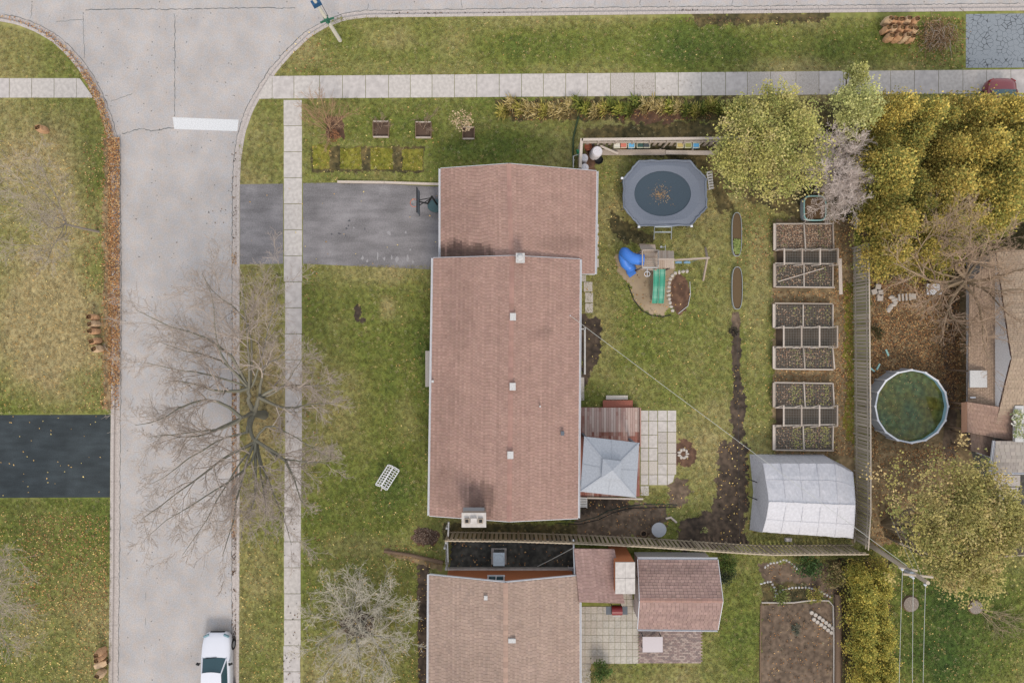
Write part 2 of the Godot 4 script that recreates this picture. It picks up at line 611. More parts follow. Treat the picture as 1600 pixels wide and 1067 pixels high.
func offset_line(a: Array, d: float) -> Array:
	# shifted to the left of the way it runs
	var o := []
	for i in a.size():
		var p := Vector2(a[maxi(i - 1, 0)][0], a[maxi(i - 1, 0)][1])
		var q := Vector2(a[mini(i + 1, a.size() - 1)][0], a[mini(i + 1, a.size() - 1)][1])
		var t := (q - p).normalized()
		o.append([a[i][0] - t.y * d, a[i][1] + t.x * d])
	return o

func resample(a: Array, step: float) -> PackedVector2Array:
	var out := PackedVector2Array()
	var left := 0.0
	for i in a.size() - 1:
		var p := Vector2(a[i][0], a[i][1])
		var q := Vector2(a[i + 1][0], a[i + 1][1])
		var l := p.distance_to(q)
		var s := left
		while s < l:
			out.push_back(p.lerp(q, s / l))
			s += step
		left = s - l
	return out

func kerbs(called: String, a: Array, sgn: float) -> void:
	# a: line at the road's edge; the kerb lies on the side sgn of it. Cast in lengths of 3 m: gutter pan, face, top
	var root := Node3D.new()
	root.name = called
	root.set_meta("kind", "structure")
	add_child(root)
	var clip := []
	for p in a:
		clip.append([clampf(p[0], -300, 1900), clampf(p[1], -200, 1300)])
	var pts := resample(clip, 12.5)
	var i := 0
	while i < pts.size() - 1:
		var mb := MB.new()
		var e := mini(i + 6, pts.size() - 1)
		for j in range(i, e):
			var p := pts[j]
			var q := pts[j + 1]
			if q == p:
				continue
			var t := (q - p).normalized()
			var tp := (p - pts[maxi(j - 1, 0)]).normalized() if j > 0 else t
			var tq := (pts[mini(j + 2, pts.size() - 1)] - q).normalized() if j + 2 < pts.size() else t
			tp = ((tp + t) * 0.5).normalized()
			tq = ((tq + t) * 0.5).normalized()
			if j == e - 1:
				q -= t * 0.35
			var np := Vector2(-tp.y, tp.x) * sgn
			var nq := Vector2(-tq.y, tq.x) * sgn
			var prof := [[0.0, -0.122], [7.5, -0.112], [8.2, 0.012], [9.0, 0.02], [13.0, 0.02], [13.0, -0.1]]
			for s in prof.size() - 1:
				var u: Array = prof[s]
				var w: Array = prof[s + 1]
				var A := W(p.x + np.x * u[0], p.y + np.y * u[0])
				var B := W(q.x + nq.x * u[0], q.y + nq.y * u[0])
				var C := W(q.x + nq.x * w[0], q.y + nq.y * w[0])
				var D := W(p.x + np.x * w[0], p.y + np.y * w[0])
				A.y = u[1]; B.y = u[1]; C.y = w[1]; D.y = w[1]
				var hint := Vector3(0, 1, 0) - Vector3(np.x, 0, np.y) * (2.0 if s == 1 else 0.1)
				if s == 4:
					hint = Vector3(np.x, 0, np.y)
				mb.quad(A, B, C, D, hint)
		part("kerb_stone", mb, M["kerb"], root)
		i = e

func crack(road: Node, pts: Array, w := 0.03, y := -0.126) -> void:
	var mb := MB.new()
	var fine := resample(pts, 4.0)
	var last := Vector3.ZERO
	var lastn := Vector3.ZERO
	for i in fine.size():
		var p := W(fine[i].x + rng.randf_range(-0.9, 0.9), fine[i].y + rng.randf_range(-0.9, 0.9))
		p.y = y
		var nx := Vector3.ZERO
		if i > 0:
			var t := (p - last).normalized()
			nx = Vector3(-t.z, 0, t.x) * w * rng.randf_range(0.3, 0.8)
			if i > 1:
				mb.quad(last - lastn, last + lastn, p + nx, p - nx, Vector3.UP)
		last = p
		lastn = nx
	part("crack", mb, M["tar"], road)

func smear(parent: Node, q: Array, called: String, m: Material, y := 0.0165) -> void:
	var o := []
	for i in 9:
		var a := TAU * i / 9
		var r := rng.randf_range(0.4, 1.0)
		o.append([q[0] + cos(a) * q[2] * r, q[1] + sin(a) * q[3] * r])
	var mb := MB.new()
	mb.prism(poly(o), y - 0.0003, y)
	part(called, mb, m, parent)

func sheet(called: String, pts: Array, y: float, m: Material, thick := 0.012) -> MeshInstance3D:
	var mb := MB.new()
	mb.prism(poly(pts), y - thick, y)
	return struct(called, mb, m)

func slab_between(root: Node, a: Vector2, b: Vector2, d: Vector2, e: Vector2, y: float, ms: Array, gap := 0.022, called := "paving_slab") -> void:
	# a cast slab with four corners, a little tilted and set with open joints
	var mb := MB.new()
	var ce := (a + b + d + e) * 0.25
	var q := PackedVector2Array()
	for p in [a, b, d, e]:
		var t: Vector2 = p - ce
		q.push_back(ce + t * (1.0 - gap / maxf(t.length(), 0.05)))
	var tilt := Vector2(rng.randf_range(-0.006, 0.006), rng.randf_range(-0.006, 0.006))
	var top := []
	for p in q:
		top.append(Vector3(p.x, y + (p - ce).dot(tilt) + rng.randf_range(-0.002, 0.002), p.y))
	mb.quad(top[0], top[1], top[2], top[3], Vector3.UP)
	for i in 4:
		var s: Vector3 = top[i]
		var t2: Vector3 = top[(i + 1) % 4]
		var o := (s + t2) * 0.5 - Vector3(ce.x, y, ce.y)
		mb.quad(s, t2, Vector3(t2.x, y - 0.06, t2.z), Vector3(s.x, y - 0.06, s.z), o)
	part(called, mb, ms[rng.randi() % ms.size()], root)

func struct_root(called: String) -> Node3D:
	var o := Node3D.new()
	o.name = num(called)
	o.set_meta("kind", "structure")
	add_child(o)
	return o

func streets() -> void:
	# the road sheet lies under everything, the lots rise from it
	var mb := MB.new()
	mb.quad(Vector3(-220, -0.13, -220), Vector3(220, -0.13, -220), Vector3(220, -0.13, 220), Vector3(-220, -0.13, 220), Vector3.UP)
	var road := struct("road", mb, M["road"])
	var wo := offset_line(west_in, 13.0)
	var eo := offset_line(east_in, 13.0)
	var wp := poly(wo)
	wp.push_back(W2(-2600, 3600))
	ground_sheet("lawn_west", wp)
	var ep := poly(eo)
	ep.push_back(W2(4000, 3600))
	ground_sheet("lawn_east", ep)
	ground_sheet("lawn_north", poly([[-2600, -2600], [4000, -2600], [4000, -236], [-2600, -206]]))
	kerbs("kerb_west", west_in, 1.0)
	kerbs("kerb_east", east_in, 1.0)
	# joints, cracks, stop line
	crack(road, [[0, 20], [30, 26], [60, 38], [88, 54], [112, 76], [132, 100], [148, 125], [162, 155], [173, 185], [181, 215], [185, 250], [187, 400], [187, 540], [185, 700], [184, 900], [182, 1067]], 0.025, -0.12)
	crack(road, [[360, 1067], [361, 800], [361, 500], [361, 300], [363, 250], [370, 205], [382, 170], [398, 140], [420, 106], [446, 76], [476, 48], [505, 30], [536, 19], [570, 14.5], [700, 13], [1000, 9.5], [1300, 6.5], [1600, 3.5]], 0.03, -0.12)
	crack(road, [[127, 14], [175, 12], [262, 13], [400, 10], [462, 11]], 0.035)
	crack(road, [[270, 16], [271, 60], [271, 120], [271, 182]], 0.03)
	crack(road, [[127, 14], [128, 60], [129, 90]], 0.02)
	crack(road, [[80, 33], [128, 28]], 0.02)
	crack(road, [[46, 0], [46, 20], [42, 30]], 0.02)
	crack(road, [[184, 209], [200, 205], [214, 200], [226, 201], [234, 204], [262, 199], [272, 200], [310, 200], [368, 204]], 0.035)
	crack(road, [[166, 158], [190, 150], [205, 144]], 0.018)
	crack(road, [[225, 922], [225, 940]], 0.018)
	crack(road, [[225, 962], [225, 980]], 0.018)
	crack(road, [[224, 1028], [224, 1040]], 0.018)
	for j in [[574, 0, 574, 14], [930, -6, 930, 10], [1001, -6, 1001, 9], [1147, -6, 1145, 8], [720, -10, 722, 12]]:
		crack(road, [[j[0], j[1]], [j[2], j[3]]], 0.02)
	for k in 70:
		var q := [rng.randf_range(150, 355), rng.randf_range(20, 230) if rng.randf() < 0.6 else rng.randf_range(230, 1050), rng.randf_range(0.5, 1.4), rng.randf_range(0.5, 1.6)]
		smear(road, q, "oil_spot", mat("road_spot", lin(112, 110, 110), 0.9), -0.1258)
	mb = MB.new()
	var sl := [[267.5, 182], [371, 186], [369, 204], [270, 200.5]]
	mb.prism(poly(sl), -0.126, -0.1255)
	part("stop_line", mb, M["line_paint"], road)
	# walks of cast slabs
	var ms := [M["concrete"], M["concrete_pale"], M["concrete"], M["concrete_grey"]]
	var hs := struct_root("sidewalk_north")
	var xs := [425, 459, 499, 535, 571, 607, 641, 675, 710, 745, 780, 815, 849, 884, 918, 954, 991, 1024, 1060, 1096, 1134, 1168, 1204, 1244, 1280, 1318, 1355, 1392, 1429, 1467, 1505, 1542, 1580, 1618, 1656, 1694]
	for i in xs.size() - 1:
		var ya: float = 118.5 - (xs[i] - 430) * 0.0088
		var yb: float = 118.5 - (xs[i + 1] - 430) * 0.0088
		var yc: float = 154.5 - (xs[i] - 420) * 0.0072
		var yd: float = 154.5 - (xs[i + 1] - 420) * 0.0072
		var mm := ms
		if i in [15, 16, 21, 22, 23]:
			mm = [M["concrete_stained"]]
		slab_between(hs, W2(xs[i], ya), W2(xs[i + 1], yb), W2(xs[i + 1], yd), W2(xs[i], yc), 0.03, mm)
	slab_between(hs, W2(421, 118.5), W2(425, 118.5), W2(425, 154.5), W2(401, 155), 0.03, ms)
	for k in 60:
		var g := rng.randf()
		var q := [rng.randfn(1010, 14), rng.randfn(136, 4), rng.randf_range(0.6, 2.0), rng.randf_range(0.5, 1.4)]
		if g > 0.5:
			q[0] = rng.randfn(1075, 12) if g < 0.75 else rng.randfn(1270, 24)
			q[1] = rng.randfn(131, 6)
		smear(hs, q, "grime_spot", mat("grime", lin(160, 150, 142), 0.95), 0.0425)
	var ws := struct_root("sidewalk_west")
	xs = [-120, -85, -50, -20, 14, 49, 84, 119]
	for i in xs.size() - 1:
		slab_between(ws, W2(xs[i], 122), W2(xs[i + 1], 122), W2(xs[i + 1], 153), W2(xs[i], 153), 0.03, ms)
	slab_between(ws, W2(119, 122), W2(124, 122), W2(146, 153), W2(119, 153), 0.03, ms)
	var vs := struct_root("sidewalk_front")
	var y := 156.0
	while y < 1150.0:
		var e := y + 40.6
		var xa := 443.0 if y < 420 else 445.0 if y < 700 else 444.0 - (y - 700) * 0.004
		var wd := 28.8 if y < 400 else 26.5
		var j := rng.randf_range(-0.4, 0.4)
		var mf := [M["concrete"], M["concrete_pale"]] if y < 380 else [M["concrete"], M["concrete_grey"]] if y < 480 or y > 830 else [M["concrete_grey"]]
		slab_between(vs, W2(xa + j, y), W2(xa + wd + j, y), W2(xa + wd + j, e), W2(xa + j, e), 0.03, mf)
		y = e
	# drives
	sheet("driveway_apron", [[374.5, 288], [442, 287], [442, 412], [374.5, 413]], 0.012, M["asphalt"])
	sheet("driveway", [[473, 286], [560, 285], [692, 292], [692, 421], [676, 421], [560, 416], [473, 412]], 0.012, M["asphalt"])
	sheet("driveway_sealed", [[-300, 649], [172, 648], [171, 777], [-300, 779]], 0.012, M["asphalt_new"])
	sheet("driveway_cracked", [[1510, 22], [1700, 20], [1700, 105], [1510, 106]], 0.012, M["asphalt_old"])
	sheet("driveway_cracked", [[1510, 148], [1600, 147], [1600, 260], [1510, 260]], 0.012, M["asphalt_old"])
	var dw := get_node("driveway")
	for q in [[566, 403, 3, 5], [574, 408, 2.5, 3], [590, 400, 2.5, 7], [600, 404, 3, 4], [612, 402, 2, 5], [620, 406, 4, 6], [637, 404, 3, 8], [645, 409, 2, 4], [608, 364, 4, 5], [634, 363, 2, 3], [641, 390, 2, 3], [516, 394, 2, 2], [553, 356, 2, 2]]:
		smear(dw, q, "chalk_mark", mat("chalk", lin(188, 184, 186), 0.95, "speck", 0.6))
	for q in [[541, 357, 2.5, 2.5], [544, 353, 1.5, 2], [530, 365, 4, 2], [570, 358, 1.2, 3], [546, 345, 3, 2], [518, 366, 2.5, 1.5], [540, 368, 1, 3]]:
		smear(dw, q, "oil_spot", mat("oil", lin(84, 84, 88), 0.9))
	# timber edging of the drive
	mb = MB.new()
	mb.bar(W(527, 284, 0.06), W(600, 285, 0.06), 0.14, 0.12)
	mb.bar(W(600.4, 285, 0.055), W(692, 288, 0.055), 0.14, 0.11)
	part("edging_timber", mb, M["wood_pale"]).set_meta("label", "pale timber edging along the grey driveway")
	get_node("edging_timber").set_meta("category", "edging")

# ---------------------------------------------------------------- scattered cover
func scatter(called: String, label: String, cat: String, mesh: Mesh, m: Material, tr: Array, cols: PackedColorArray) -> void:
	var mm := MultiMesh.new()
	mm.transform_format = MultiMesh.TRANSFORM_3D
	mm.use_colors = true
	mm.mesh = mesh
	mm.instance_count = cols.size()
	var b := PackedFloat32Array()
	b.resize(cols.size() * 16)
	for i in cols.size():
		var p: Vector3 = tr[0][i]
		var a: float = tr[1][i]
		var s: float = tr[2][i]
		var h: float = tr[3][i]
		var ca := cos(a) * s
		var sa := sin(a) * s
		var o := i * 16
		b[o] = ca; b[o + 2] = sa; b[o + 3] = p.x
		b[o + 5] = h; b[o + 7] = p.y
		b[o + 8] = -sa; b[o + 10] = ca; b[o + 11] = p.z
		b[o + 12] = cols[i].r; b[o + 13] = cols[i].g; b[o + 14] = cols[i].b; b[o + 15] = 1.0
	mm.buffer = b
	var o2 := MultiMeshInstance3D.new()
	o2.name = num(called)
	o2.multimesh = mm
	o2.material_override = m
	o2.set_meta("kind", "stuff")
	tag(o2, label, cat)
	add_child(o2)

func blocked(px: float, py: float) -> bool:
	# hard surfaces where no grass grows
	if py > 215 and px > 173 and px < 374:
		return true
	if py <= 215 and px > 178 and px < 374:
		return true
	if py < 27.5:
		return true
	if px < 180 and py < 225:
		for i in west_in.size() - 1:
			var a: Array = west_in[i]
			var b: Array = west_in[i + 1]
			if px >= a[0] and px < b[0]:
				if py < lerpf(a[1], b[1], (px - a[0]) / (b[0] - a[0])) + 20.0:
					return true
		if py > 120 and py < 154:
			return true
	if px >= 370 and px < 580 and py < 225:
		for i in range(4, 15):
			var a: Array = east_in[i]
			var b: Array = east_in[i + 1]
			if py <= a[1] and py > b[1]:
				if px < lerpf(a[0], b[0], (a[1] - py) / (a[1] - b[1])) + 17.0:
					return true
	if py > 108.0 and py < 155 and px > 396:
		var ya: float = 118.0 - (px - 430) * 0.0088
		var yc := 155.0 - (px - 420) * 0.0072
		if py > ya and py < yc:
			return true
	if px > 441.5 and px < 473 and py > 154:
		return true
	if py > 286 and py < 415 and px > 372 and px < 692:
		return true
	if px < 173 and py > 646 and py < 780:
		return true
	if px > 1508 and py < 262 and (py < 108 or py > 146):
		return true
	if px > 690 and px < 926 and py > 278 and py < 410:
		return true
	if px > 684 and px < 898 and py > 405 and py < 792:
		return true
	if px > 684 and px < 896 and py > 886:
		return true
	if px > 896 and px < 1000 and py > 640 and py < 770:
		return true
	if px > 1000 and px < 1058 and py > 640 and py < 762:
		return true
	if px > 896 and px < 1098 and py > 868 and py < 1037:
		return true
	if px > 1172 and px < 1325 and py > 712 and py < 822:
		return true
	return false

func cover_plants() -> void:
	# a tuft of turf: five bent blades
	var tuft := MB.new()
	rng.seed = 41
	for k in 6:
		var a := TAU * k / 6.0 + rng.randf_range(-0.5, 0.5)
		var d := Vector3(cos(a), 0, sin(a))
		var s := Vector3(-d.z, 0, d.x) * 0.009
		var l := rng.randf_range(0.03, 0.06)
		var hh := rng.randf_range(0.02, 0.045)
		var r := d * 0.012
		tuft.tri(r - s, r + s, d * l + Vector3(0, hh, 0), Vector3.UP)
	var tm := tuft.mesh(Vector3.ZERO, false)
	var pos := PackedVector3Array()
	var ang := PackedFloat32Array()
	var sz := PackedFloat32Array()
	var hi := PackedFloat32Array()
	var cl := PackedColorArray()
	rng.seed = 42
	for k in 520000:
		var px := rng.randf_range(-90, 1690)
		var py := rng.randf_range(-0, 1140)
		var z := zone_at(px, py)
		var keep := 1.0
		if z == 1 or z == 3 or z == 4 or z == 9 or z == 7:
			keep = 0.02
		elif z == 2 or z == 8:
			keep = 0.06
		elif z == 5:
			keep = 0.3
		if rng.randf() > keep or blocked(px, py):
			continue
		pos.push_back(W(px, py))
		ang.push_back(rng.randf() * TAU)
		var s := rng.randf_range(0.8, 1.6) if rng.randf() < 0.85 else rng.randf_range(1.8, 2.8)
		sz.push_back(s)
		hi.push_back(s * rng.randf_range(0.6, 1.2))
		var c := mapcol(px, py)
		var j := rng.randf_range(0.68, 1.38)
		var y := rng.randf_range(-0.12, 0.16)
		if rng.randf() < 0.1:
			c = c.lerp(lin(190, 172, 128), 0.6)
		cl.push_back(Color(c.r * j * (1 + y), c.g * j, c.b * j * (1 - y)))
	scatter("grass", "short mixed green and straw coloured turf of the lawns", "grass", tm, M["vc_grass"], [pos, ang, sz, hi], cl)
	# fallen leaves
	var leaf := MB.new()
	leaf.tri(Vector3(-0.05, 0.012, 0), Vector3(0, 0, -0.032), Vector3(0, 0, 0.032), Vector3.UP)
	leaf.tri(Vector3(0.055, 0.02, 0), Vector3(0, 0, -0.032), Vector3(0, 0, 0.032), Vector3.UP)
	var lm := leaf.mesh(Vector3.ZERO, false)
	# x0, y0, x1, y1, per square metre, height, tone: 0 orange brown, 1 pale, 2 dark
	var beds := [[169, 215, 187, 600, 420, 0.035, 0], [173, 600, 186, 640, 130, 0.035, 0], [158, 210, 174, 640, 60, 0.02, 0], 
		[361, 610, 369, 840, 240, -0.1, 0], [361, 395, 370, 412, 350, -0.1, 0], [361, 840, 369, 900, 120, -0.1, 2], [361, 220, 369, 395, 22, -0.1, 2], [361, 480, 369, 610, 60, -0.1, 0], [361, 920, 368, 1000, 60, -0.1, 2],
		[0, 800, 168, 1067, 16, 0.02, 1], [30, 805, 168, 960, 34, 0.02, 0], [120, 900, 168, 1067, 16, 0.02, 0], [0, 220, 165, 640, 5, 0.02, 1], [130, 220, 168, 640, 18, 0.02, 0], [474, 420, 500, 860, 6, 0.02, 0], [372, 420, 442, 840, 10, 0.02, 2], [600, 420, 676, 800, 1.5, 0.02, 1], [1160, 700, 1172, 850, 10, 0.02, 0], [905, 270, 975, 290, 6, 0.02, 0],
		[475, 870, 650, 1067, 9, 0.02, 1], [372, 840, 442, 1067, 8, 0.02, 1], [474, 780, 690, 880, 4, 0.02, 1], [470, 150, 690, 290, 2, 0.02, 1],
		[1362, 435, 1500, 600, 190, 0.012, 0], [1362, 435, 1500, 600, 60, 0.012, 2], [1362, 560, 1372, 720, 120, 0.012, 0], [1362, 690, 1500, 850, 60, 0.012, 0], [1480, 500, 1515, 640, 120, 0.012, 0], [1400, 700, 1470, 720, 80, 0.012, 0],
		[1208, 455, 1334, 475, 70, 0.012, 0], [1208, 577, 1334, 600, 70, 0.012, 0], [1302, 340, 1334, 720, 80, 0.012, 0], [1208, 700, 1334, 715, 60, 0.012, 0],
		[1160, 330, 1212, 720, 5, 0.012, 1], [1150, 320, 1210, 420, 22, 0.012, 0], [910, 430, 1150, 800, 1.5, 0.02, 1], [1120, 690, 1165, 850, 7, 0.012, 1], [1145, 560, 1160, 690, 8, 0.012, 1], [910, 780, 1050, 840, 10, 0.012, 0],
		[930, 270, 975, 430, 8, 0.02, 1], [960, 400, 1080, 500, 5, 0.012, 0], [0, 650, 170, 776, 1.2, 0.016, 1], [380, 290, 690, 412, 0.5, 0.016, 1], [1310, 870, 1400, 1067, 10, 0.012, 0], [1395, 900, 1600, 1067, 2, 0.02, 1], [430, 60, 520, 112, 12, 0.02, 0],
		[420, 30, 1500, 108, 0.8, 0.02, 1], [600, 18, 1060, 27, 40, -0.1, 2], [1060, 14, 1320, 27, 90, -0.1, 2], [1060, 25, 1300, 34, 40, 0.02, 2], [1420, 20, 1508, 105, 30, 0.02, 0], [1200, 880, 1310, 1067, 10, 0.012, 0], [650, 880, 672, 1067, 10, 0.012, 1], [600, 850, 690, 885, 16, 0.02, 0], [440, 960, 475, 1067, 6, 0.035, 2], [440, 560, 475, 960, 1.5, 0.035, 2],
		[700, 838, 898, 888, 9, 0.012, 0], [1360, 400, 1520, 440, 60, 0.012, 2], [780, 156, 1160, 188, 25, 0.012, 0], [190, 220, 358, 1000, 0.12, -0.125, 2]]
	pos = PackedVector3Array()
	ang = PackedFloat32Array()
	sz = PackedFloat32Array()
	hi = PackedFloat32Array()
	cl = PackedColorArray()
	var tones := [[Vector3(184, 132, 84), Vector3(150, 106, 68), Vector3(200, 164, 114), Vector3(116, 84, 58)], [Vector3(222, 198, 128), Vector3(206, 170, 108), Vector3(190, 150, 84)], [Vector3(96, 74, 58), Vector3(126, 96, 70), Vector3(70, 58, 48)]]
	for q in beds:
		var area: float = (q[2] - q[0]) * (q[3] - q[1]) / 625.0
		for k in int(area * q[4]):
			var px := rng.randf_range(q[0], q[2])
			var py := rng.randf_range(q[1], q[3])
			if q[5] > 0.0 and q[5] < 0.03 and blocked(px, py) and q[4] > 1.3:
				continue
			var p := W(px, py)
			p.y = q[5] + rng.randf_range(0.0, 0.03)
			pos.push_back(p)
			ang.push_back(rng.randf() * TAU)
			var s := rng.randf_range(0.6, 1.25)
			sz.push_back(s)
			hi.push_back(s * rng.randf_range(0.5, 2.5))
			var tn: Array = tones[q[6]]
			var t: Vector3 = tn[rng.randi() % tn.size()]
			var j := rng.randf_range(0.8, 1.15)
			cl.push_back(lin(t.x * j, t.y * j, t.z * j))
	for p in resample([[0, 22], [30, 28], [60, 40], [88, 56], [112, 78], [132, 102], [148, 127], [162, 157], [173, 187], [181, 217], [185, 252]], 0.5):
		for k in 1 if p.y < 110 else 3:
			if p.x < 70 and rng.randf() < 0.5:
				continue
			var q := W(p.x - rng.randf_range(1, 14), p.y + rng.randf_range(-1, 5))
			q.y = rng.randf_range(0.022, 0.06)
			pos.push_back(q)
			ang.push_back(rng.randf() * TAU)
			var s := rng.randf_range(0.6, 1.25)
			sz.push_back(s)
			hi.push_back(s)
			var t: Vector3 = tones[0][rng.randi() % 4]
			cl.push_back(lin(t.x, t.y, t.z))
	scatter("fallen_leaves", "brown and straw coloured fallen leaves along kerbs and on yards", "leaves", lm, M["vc_leaf"], [pos, ang, sz, hi], cl)

# ---------------------------------------------------------------- buildings
func plan_of(p: Vector3) -> Vector2:
	var k := SC * EYE / (EYE - p.y)
	return Vector2(p.x * k + 800.0, p.z * k + 533.5)

# one slope of lapped shingles; A-B the eave, D-C the ridge. tones: linear colours; stains: [x, y, rx, ry, how dark] of algae on the roof
func shingles(parent: Node, A: Vector3, B: Vector3, C: Vector3, D: Vector3, tones: Array, stains: Array, course := 0.13, tab := 0.2) -> void:
	var deck := MB.new()
	var nn := (D - A).cross(B - A).normalized()
	if nn.y < 0:
		nn = -nn
	var lw := nn * 0.09
	deck.quad(A - lw * 0.7, B - lw * 0.7, C - lw * 0.7, D - lw * 0.7, nn)
	deck.quad(A - lw, B - lw, C - lw, D - lw, -nn)
	deck.quad(A, B, B - lw, A - lw, A - D)
	deck.quad(A, D, D - lw, A - lw, A - B)
	deck.quad(B, C, C - lw, B - lw, B - A)
	var dk := part("roof_deck", deck, M["deck_roof"], parent)
	var mb := MB.new()
	var rows := int((D - A).length() / course)
	var f := FastNoiseLite.new()
	f.seed = 77
	f.frequency = 0.16
	var ff := FastNoiseLite.new()
	ff.seed = 78
	ff.frequency = 1.3
	for r in rows:
		var t0 := float(r) / rows
		var t1 := float(r + 1) / rows
		var L0 := A.lerp(D, t0)
		var R0 := B.lerp(C, t0)
		var L1 := A.lerp(D, t1)
		var R1 := B.lerp(C, t1)
		var cols := int((R0 - L0).length() / tab)
		var sh := rng.randf()
		var rowtone := rng.randf_range(0.96, 1.04) * (0.965 if r % 2 == 0 else 1.02)
		for q in cols + 1:
			var s0 := clampf((q - sh) / cols, 0, 1)
			var s1 := clampf((q + 1 - sh) / cols, 0, 1)
			if s1 - s0 < 0.0005:
				continue
			var g := 0.006 / (R0 - L0).length()
			var th := rng.randf_range(0.014, 0.03)
			var a := L0.lerp(R0, s0 + g) + nn * th - (D - A).normalized() * rng.randf_range(0.0, 0.012)
			var b := L0.lerp(R0, s1 - g) + nn * th
			var c2 := L1.lerp(R1, s1 - g) + nn * 0.003
			var d := L1.lerp(R1, s0 + g) + nn * 0.003
			var ce := (a + c2) * 0.5
			var tone: Color = (tones[0] as Color).lerp(tones[rng.randi() % tones.size()], 0.5)
			var k := rowtone * rng.randf_range(0.95, 1.05) * (1.0 + 0.1 * ff.get_noise_2d((s0 * (R0 - L0).length()) * 1.1, t0 * 2.0 + 50.0)) * (1.0 + 0.07 * f.get_noise_2d(ce.x, ce.z) + 0.06 * ff.get_noise_2d(ce.x, ce.z))
			var pp := plan_of(ce)
			for s in stains:
				var dx: float = (pp.x - s[0]) / s[2]
				var dy: float = (pp.y - s[1]) / s[3]
				var dd := dx * dx + dy * dy + 0.7 * ff.get_noise_2d(ce.x * 2.0, ce.z * 0.4)
				if dd < 1.0:
					k *= 1.0 - s[4] * clampf((1.0 - dd) * 1.6, 0, 1)
			mb.col = Color(tone.r * k, tone.g * k, tone.b * k)
			mb.quad(a, b, c2, d, nn)
			mb.quad(a, b, b - nn * (th + 0.02), a - nn * (th + 0.02), A - D)
	var o := part("shingles", mb, M["vc_fine"], parent)
	o.set_meta("kind", "stuff")

func ridge_caps(parent: Node, a: Vector3, b: Vector3, side: Vector3, drop: float, tone: Color) -> void:
	var mb := MB.new()
	var n := int((b - a).length() / 0.3)
	for i in n:
		var p := a.lerp(b, float(i) / n) + Vector3(0, 0.03, 0)
		var q := a.lerp(b, float(i + 1) / n) + Vector3(0, 0.022, 0)
		var k := rng.randf_range(0.86, 1.1)
		mb.col = Color(tone.r * k, tone.g * k, tone.b * k)
		for s in [-1.0, 1.0]:
			var o: Vector3 = side * s * 0.14 - Vector3(0, drop * 0.14, 0)
			mb.quad(p, q, q + o, p + o, Vector3.UP)
	part("ridge_cap", mb, M["vc_fine"], parent)

func gutter(parent: Node, a: Vector3, b: Vector3, out: Vector3) -> void:
	# an open trough: back, floor and rolled front lip
	var mb := MB.new()
	var o := out.normalized()
	mb.bar(a + o * 0.06 + Vector3(0, -0.13, 0), b + o * 0.06 + Vector3(0, -0.13, 0), 0.11, 0.012)
	mb.bar(a + o * 0.012 + Vector3(0, -0.07, 0), b + o * 0.012 + Vector3(0, -0.07, 0), 0.012, 0.12)
	mb.bar(a + o * 0.115 + Vector3(0, -0.07, 0), b + o * 0.115 + Vector3(0, -0.07, 0), 0.02, 0.12)
	part("gutter", mb, M["white"], parent)

func window(parent: Node, at: Vector3, u: Vector3, w: float, h: float, out: Vector3) -> void:
	var bs := Basis(u, Vector3.UP, out)
	var f := MB.new()
	f.box(at + Vector3(0, h * 0.5 + 0.03, 0) + out * 0.02, Vector3(w + 0.12, 0.06, 0.06), bs)
	f.box(at - Vector3(0, h * 0.5 + 0.03, 0) + out * 0.03, Vector3(w + 0.16, 0.06, 0.1), bs)
	for s in [-1.0, 0.0, 1.0]:
		f.box(at + u * s * (w * 0.5 + (0.03 if s != 0.0 else 0.0)) + out * 0.02, Vector3(0.06, h, 0.06), bs)
	var o := part("window", f, M["white"], parent)
	var g := MB.new()
	for s in [-0.5, 0.5]:
		g.box(at + u * s * w * 0.5 + out * 0.008, Vector3(w * 0.5 - 0.062, h - 0.002, 0.012), bs)
	part("pane", g, M["glass_dark"], o)

func box_part(called: String, parent: Node, ce: Vector3, s: Vector3, m: Material, bs := Basis()) -> MeshInstance3D:
	var mb := MB.new()
	mb.box(ce, s, bs)
	return part(called, mb, m, parent)

